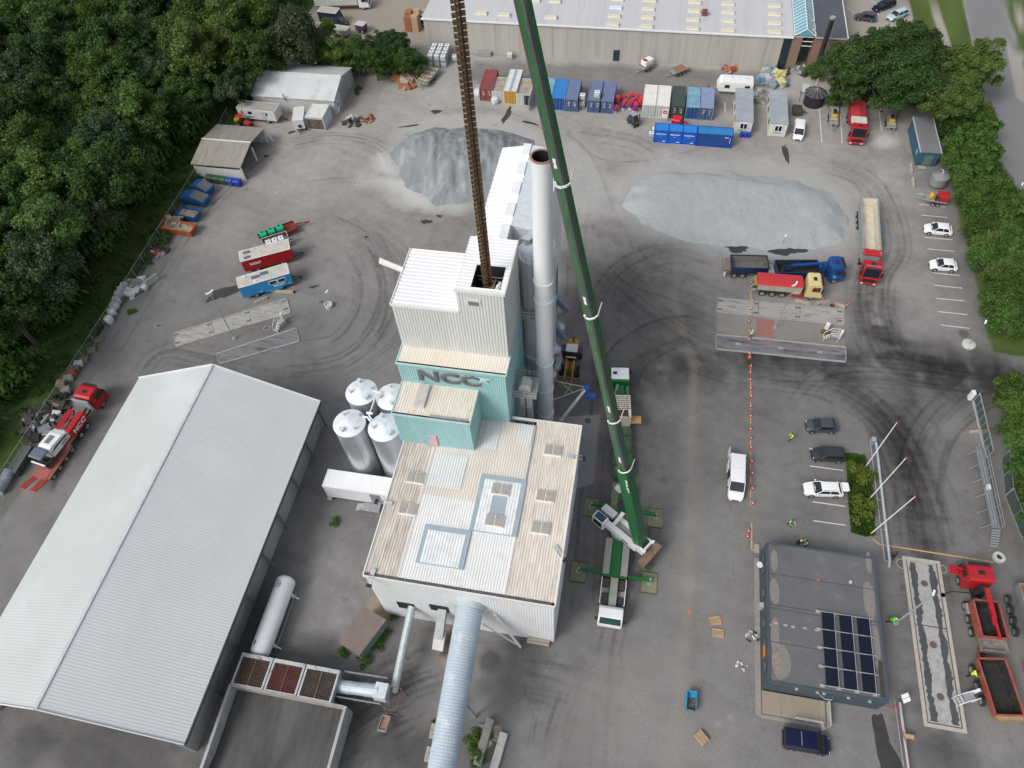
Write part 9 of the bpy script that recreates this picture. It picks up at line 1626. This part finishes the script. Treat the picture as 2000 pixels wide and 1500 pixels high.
for i, (q, v, s, lab) in enumerate((((520, 40), V[3], 1.0, 'light green tree at the right end of the wood near the top edge'), ((578, 70), VL, 1.15, 'drooping grey-green willow between the wood and the pale shed'), ((490, 110), V[0], 1.1, 'dark tree behind the left end of the pale shed'), ((540, 95), V[4], .9, 'spreading dark tree just behind the pale shed roof'), ((452, 165), V[2], .8, 'low blue-green tree beside the white site trailer'),
    ((622, 98), V[1], .7, 'green hedge tree behind the right gable of the pale shed'), ((660, 105), V[3], .68, 'light hedge tree with bright tips above the small blue box'), ((700, 100), V[1], .74, 'mid green hedge tree left of the roundest one'), ((757, 85), VB, .62, 'large round dark hedge tree beside the warehouse corner'), ((640, 60), V[3], .5, 'thin young tree rising in front of the slate van'), ((730, 118), V[4], .6, 'low spreading hedge tree above the timber piles'), ((798, 118), V[0], .55, 'dark hedge tree at the right end beside the steel beam trailer'), ((500, 30), V[1], 1.1, 'tree at the wood edge beside the horsebox'), ((440, 90), V[3], 1.15, 'pale tree at the wood corner with yellow-green tips'))):
    p = g(*q, 7*s); tree('tree', lab, 'tree', p.x, p.y, v, s, i*1.3)
for q, v, s, lab in (((1712, 118), VB, 1.1, 'large dark oak-like tree covering the corner beside the brick building'), ((1772, 95), VB, 1.0, 'large dark tree overhanging the top right car park'), ((1780, 160), V[0], 1.0, 'dark tree at the lower right side of the big clump'), ((1655, 160), V[4], .72, 'dark tree leaning over the white tubular frame'), ((1905, 118), VW, 1.15, 'wind-blown pale willow beside the road bend'), ((1862, 190), VW, 1.05, 'broad light green willow at the hedge top'), ((1892, 160), V[3], .8, 'pale tree between the two wind-blown willows')):
    p = g(*q, 7*s); tree('tree', lab, 'tree', p.x, p.y, v, s, R_.uniform(-.3, .3))
n = 0; y = 122.
HB = ((119, 'at the top of the belt above the slate blue cabin'), (116, 'behind the far end of the slate blue cabin'), (113, 'behind the middle of the slate blue cabin'), (110.5, 'behind the near end of the slate blue cabin'), (107.5, 'just below the slate blue cabin'), (104.5, 'above the round tank'), (101.5, 'behind the round tank'), (98.5, 'behind the red machine trailer'), (96, 'by the topmost painted bays'), (93, 'above the upper white hatchback'), (90, 'behind the upper white hatchback'), (87.5, 'between the two white hatchbacks'), (84.5, 'behind the lower white hatchback'), (81.5, 'below the lower white hatchback'), (78.5, 'by the middle empty bays'), (75.5, 'by the lowest bays'), (72, 'by the last painted bay line'), (69, 'at the camera pole'), (60, 'at the gate motor box'), (57, 'behind the upper half of the sliding gate'), (54, 'behind the lower end of the sliding gate'), (51, 'at the top of the green fence'), (48, 'behind the upper gangway'), (45, 'behind the middle of the gangway'), (42, 'by the gangway stair'), (0, 'lowest at the right picture edge'))
seen = {}
def HD(y, j):
    k = (j, next(n_ for y_, n_ in HB if y > y_)); seen[k] = seen.get(k, 0)+1; return '' if seen[k] == 1 else ', below'
while y > 38:
    rows = [50.9, 54.3]+([57.0] if 72 < y < 92 else [])
    if not (63.6 < y < 69.8):
        for j, x in enumerate(rows):
            if y < 63.6: x = x-1.9+.01*(64-y)
            k = R_.choice((0, 0, 1, 2)); tree('hedge_shrub', 'hedge shrub, %s side, %s%s' % (('yard', 'road', 'outer road')[j], next(n_ for y_, n_ in HB if y > y_), HD(y, j)), 'shrub', x+R_.uniform(-.5, .5), y+R_.uniform(-.7, .7), H_[k], R_.uniform(.85, 1.25)*(1 if j < 1 else 1.15), R_.uniform(0, 6.3), 'hedge shrubs right of the bays' if y > 64 else 'hedge shrubs behind the sliding gate', R_.uniform(.9, 1.35))
    y -= 2.9
for i in range(11):
    p = g(1628+i*18, 196+R_.uniform(-4, 4), 1); tree('hedge_shrub', 'low shrub under the big tree, behind %s' % ('the black hut|the hut and first compactor|the first compactor trailer|the first painted line|the red lorry, left|the red lorry, right|the bay right of the red lorry|the orange marker post|the second compactor trailer|the slate cabin top corner|the hedge top'.split('|')[i]), 'shrub', p.x, p.y, H_[i % 3], .62, i, 'shrubs in the bank below the big tree', .6)
for i in range(13):
    p = g(612+i*16.5, 128-i*.2+R_.uniform(-7, 7), 1.5); tree('hedge_shrub', 'leafy hedge-foot shrub, %s from the grey shed towards the warehouse' % 'first second third fourth fifth sixth seventh eighth ninth tenth eleventh twelfth last'.split()[i], 'shrub', p.x, p.y, H_[i % 3], 1.05, i, 'shrubs at the foot of the top hedge', 1.1)
tree('tree', 'small yellow-green tree by the brick wall', 'tree', *g(1592, 135, 2)[:2], H_[2], .75, 0); tree('tree', 'dark round-topped bush at the road edge mid-hedge', 'shrub', *g(1982, 410, 3)[:2], H_[1], 1.3, 1)
for i, (q, s) in enumerate((((352, 420), 1.), ((322, 470), 1.4), ((300, 475), 1.2), ((280, 510), 1.2), ((268, 530), 1.), ((232, 560), .9), ((205, 620), 1.), ((190, 640), 1.3), ((176, 655), 1.2), ((120, 715), .9), ((385, 350), .8), ((375, 355), .9), ((478, 205), 1.3), ((470, 180), 1.5))): p = g(*q); tree('weed_clump', 'leafy weed clump at the fence foot %s' % ('above the orange skip|beside the orange skip|at the red and black drums|above the black drums|below the black drums|behind the broken slabs|at the top big bags|below the lowest big bag|beyond the lowest big bag|above the grey pallets|left of the red cab|beside the second blue skip|beside the top blue skip|left of the white site trailer|above the white site trailer'.split('|')[i]), 'weeds', p.x, p.y, WD[0], s*1.2, i, 'weed clumps along the fence foot', part='foliage')
for i, (q, s, lab) in enumerate((((258, 610), .7, 'brownish weed patch near the big bags'), ((655, 1020), .7, 'small green weed patch on the concrete left of the plant'), ((710, 1290), .9, 'weeds at the lower corner of the green shed'), ((735, 1262), .9, 'weeds along the green wall of the shed'), ((752, 1240), .8, 'weeds at the upper corner of the green shed'), ((672, 1275), .7, 'weeds left of the green shed'), ((770, 1205), .5, 'weeds at the foot of the plant front wall'), ((925, 1440), 1., 'weeds in the gap beside the big conveyor'), ((930, 1475), 1.1, 'grassy tuft beside the white concrete beam'), ((852, 1412), .5, 'tuft at the left of the conveyor foot'), ((700, 175), .8, 'weeds beside the grey shed door'), ((698, 184), .6, 'straggly weeds at the shed corner'))): p = g(*q); tree('weed_patch', lab, 'weeds', p.x, p.y, WD[0], s, i, part='foliage')
# flowerbed
bq = [(1652, 886), (1688, 890), (1704, 960), (1708, 1046), (1690, 1048), (1662, 1040), (1656, 970)]; bp = [g(*q) for q in bq]; b = MB(); b.poly([(p.x, p.y, 0) for p in bp[::-1]], (0, 0, .06)); o = b.build('planting_bed', mat('bed_soil', (.05, .06, .03), .9), None); struct(o)
r = np.random.default_rng(3); bx0_, bx1_, by0_, by1_ = min(p.x for p in bp), max(p.x for p in bp), min(p.y for p in bp), max(p.y for p in bp); b = MB()
for k in range(9000):
    x, y = r.uniform(bx0_, bx1_), r.uniform(by0_, by1_); ins = False
    for i in range(len(bp)):
        p, q = bp[i], bp[(i+1) % len(bp)]
        if (p.y > y) != (q.y > y) and x < (q.x-p.x)*(y-p.y)/(q.y-p.y)+p.x: ins = not ins
    if ins: a = r.uniform(0, 6.3); h = r.uniform(.1, .42); dx, dy = cos(a)*.07, sin(a)*.07; ex, ey = r.uniform(-.14, .14), r.uniform(-.14, .14); b.add([(x-dx, y-dy, .05), (x+dx, y+dy, .05), (x+ex+dx*.6, y+ey+dy*.6, h), (x+ex-dx*.6, y+ey-dy*.6, h)], [(0, 1, 2, 3)])
o = b.build('ground_cover', leafmat('leaf_cover', (.09, .17, .03), 0)); o['kind'] = 'stuff'
p = g(1674, 932); tree('garden_bush', 'spiky yellow-green bush in the flowerbed beside the upper flagpole', 'bush', p.x, p.y, WD[1], 1.6, 0, part='foliage'); p = g(1683, 1003); tree('garden_bush', 'spiky yellow-green bush in the flowerbed below the middle flagpole', 'bush', p.x, p.y, WD[1], 1.6, 2, part='foliage')
# woodland floor litter and road verge
me_, tm_ = crown_mesh('undergrowth', 51, 1.5, .5, .3, 10, 900, .14, lf[0], .5)
b = MB()
r = np.random.default_rng(8); V0 = np.empty(len(me_.vertices)*3, 'f'); me_.vertices.foreach_get('co', V0); V0 = V0.reshape(-1, 3); AV = []
for k in range(1300):
    x = r.uniform(-84, -77.6) if k < 200 else r.uniform(-150, -82); y = r.uniform(20, 165); s = r.uniform(.3, .9) if k < 200 else r.uniform(1.2, 2.4); AV.append(V0[:(len(V0)//8)*4]*(s, s, s*(1.2 if k < 200 else 2.2))+np.array([x, y, 0]))
AV = np.concatenate(AV); me = D_.meshes.new('undergrowth'); nf = len(AV)//4; me.vertices.add(nf*4); me.vertices.foreach_set('co', AV.astype('f').ravel()); me.loops.add(nf*4); me.loops.foreach_set('vertex_index', np.arange(nf*4, dtype='i')); me.polygons.add(nf); me.polygons.foreach_set('loop_start', np.arange(0, nf*4, 4, dtype='i')); me.update(calc_edges=True); me.materials.append(lf[4]); o = link('undergrowth', me); o['kind'] = 'stuff'
# ================================================ PEOPLE
skin_m = mat('skin', (.5, .28, .2), .6, 0, .05); hv = mat('hi_vis_yellow', (.6, .85, .03), .6, 0, .1, 6); hvg = mat('hi_vis_green', (.3, .8, .2), .6, 0, .1, 6); drk = mat('work_trousers', (.015, .018, .025), .8); hairm = mat('dark_hair', (.03, .022, .015), .8)
def person(label, q, face, jm, tm, lean=.1, stride=.25, arms=(.2, .4), hat=None, group=None):
    p = g(*q); T = thing('person', label, 'person', (p.x, p.y, 0), face); L_ = lean; J = {}; E_ = []; Rr = {}
    def j(n, x, y, z, r): J[n] = (x, y, z); Rr[n] = r
    j('pel', 0, 0, .95, .15); j('wst', L_*.2, 0, 1.12, .135); j('chs', L_*.6, 0, 1.33, .17); j('nck', L_*.9, 0, 1.5, .06); j('hed', L_*1.1+.02, 0, 1.62, .095); j('top', L_*1.15, 0, 1.72, .08); E_ += [('pel', 'wst'), ('wst', 'chs'), ('chs', 'nck'), ('nck', 'hed'), ('hed', 'top')]
    for s, nm in ((1, 'l'), (-1, 'r')):
        st = stride*s; j('hip'+nm, 0, s*.1, .88, .1); j('kne'+nm, st*.6+.04, s*.11, .5, .065); j('ank'+nm, st, s*.11, .09, .045); j('toe'+nm, st+.18, s*.12, .05, .04); E_ += [('pel', 'hip'+nm), ('hip'+nm, 'kne'+nm), ('kne'+nm, 'ank'+nm), ('ank'+nm, 'toe'+nm)]
        a = arms[0 if s > 0 else 1]; x0 = L_*.75; j('sho'+nm, x0, s*.2, 1.42, .075); j('elb'+nm, x0+a*.25, s*.28, 1.16, .05); j('wri'+nm, x0+a*.65, s*.24, 1.0+a*.25, .034); j('hnd'+nm, x0+a*.8, s*.23, .96+a*.28, .03); E_ += [('chs', 'sho'+nm), ('sho'+nm, 'elb'+nm), ('elb'+nm, 'wri'+nm), ('wri'+nm, 'hnd'+nm)]
        hx_, hy_, hz_ = J['hnd'+nm]
        for f in range(5): j('f%d%s' % (f, nm), hx_+(.075 if f else .03), hy_+(f-2.5)*.016 if f else hy_-s*.05, hz_-.03, .009); E_.append(('hnd'+nm, 'f%d%s' % (f, nm)))
    ks = list(J); me = D_.meshes.new('body'); me.from_pydata([J[k] for k in ks], [(ks.index(a), ks.index(b)) for a, b in E_], []); o = D_.objects.new('body', me); COL.objects.link(o)
    md = o.modifiers.new('s', 'SKIN'); 
    for i, k in enumerate(ks): me.skin_vertices[0].data[i].radius = (Rr[k], Rr[k]*(.8 if k in ('chs', 'pel', 'wst') else 1)); me.skin_vertices[0].data[i].use_root = (k == 'pel')
    sb = o.modifiers.new('b', 'SUBSURF'); sb.levels = sb.render_levels = 1; dg = bpy.context.evaluated_depsgraph_get(); nm_ = D_.meshes.new_from_object(o.evaluated_get(dg)); D_.objects.remove(o)
    nm_.materials.clear()
    for m_ in (jm, tm, skin_m, trim_b): nm_.materials.append(m_)
    Jv = {k: Vector(v) for k, v in J.items()}
    for f in nm_.polygons:
        c = f.center; k = min(ks, key=lambda n_: (Jv[n_]-c).length-Rr[n_]*.5); f.material_index = 2 if (k[0] == 'f' or k[:3] in ('hnd', 'hed', 'top') or (k == 'nck' and c.z > 1.5)) else 3 if (k[:3] in ('toe',) or c.z < .12) else 1 if (c.z < .95 and k[:3] in ('hip', 'kne', 'ank', 'pel')) else 0
        f.use_smooth = True
    link('body', nm_, T, False); h = Jv['top']; b = MB(); b.lathe((h.x-.01, 0, h.z-.06), [(.115, 0), (.125, .05), (.09, .12), (.02, .15)], 14); b.build('helmet' if hat else 'hair', hat or hairm, T, True, w=0)
    b = MB(); hx_ = Jv['hed'].x+.085
    for s in (-1, 1): b.box(hx_, hx_+.012, s*.035-.012, s*.035+.012, 1.64, 1.655)
    b.build('eyes', black, T, w=0); b = MB(); b.box(hx_, hx_+.03, -.012, .012, 1.6, 1.64, 0, .004); b.build('nose', skin_m, T, w=0)
    b = MB(); b.cyl((Jv['wst'].x, 0, 1.1), (Jv['wst'].x+.01, 0, 1.15), .165, n=14, cap=False); b.build('reflective_band', steel, T, w=0) if jm in (hv, hvg) else None
    return T
person('person in yellow hi-vis jacket and dark trousers walking left of the grey hatchback', (1543, 860), R(205), hv, drk, .15, .28, (.5, .2)); person('person in pale green hi-vis holding a yellow hoop between cone line and white estate', (1540, 1026), R(-60), hvg, drk, .12, .2, (.7, .6)); person('person in white and yellow hi-vis standing on the dark right weighbridge', (1465, 661), R(120), mat('hi_vis_pale', (.65, .75, .35), .6), mat('teal_trousers', (.03, .1, .1), .7), .05, .1, (.2, .2), wpnt)
person('person with pale yellow cap bent over the plank bench behind the office', (1557, 1062), R(-90), drk, drk, .3, .05, (.8, .7), mat('pale_cap', (.7, .75, .35), .6)); person('person in pale yellow top at the right end of the plank bench', (1572, 1068), R(180), hvg, mat('blue_trousers', (.08, .16, .3), .7), .2, .05, (.6, .7)); person('person in dark clothes standing at the lower end of the pipe barrier', (1740, 1092), R(100), drk, drk, .05, .15, (.5, .6))
person('person in bright green hi-vis leaning forward between office and long weighbridge', (1733, 1215), R(-20), mat('hi_vis_lime', (.15, .7, .05), .6), drk, .3, .2, (.6, .4), mat('cap_ye', (.6, .65, .2), .6)); person('person in fluorescent yellow hoodie beside the red tipper trailer', (1890, 1320), R(0), hv, drk, .2, .2, (.9, .5))
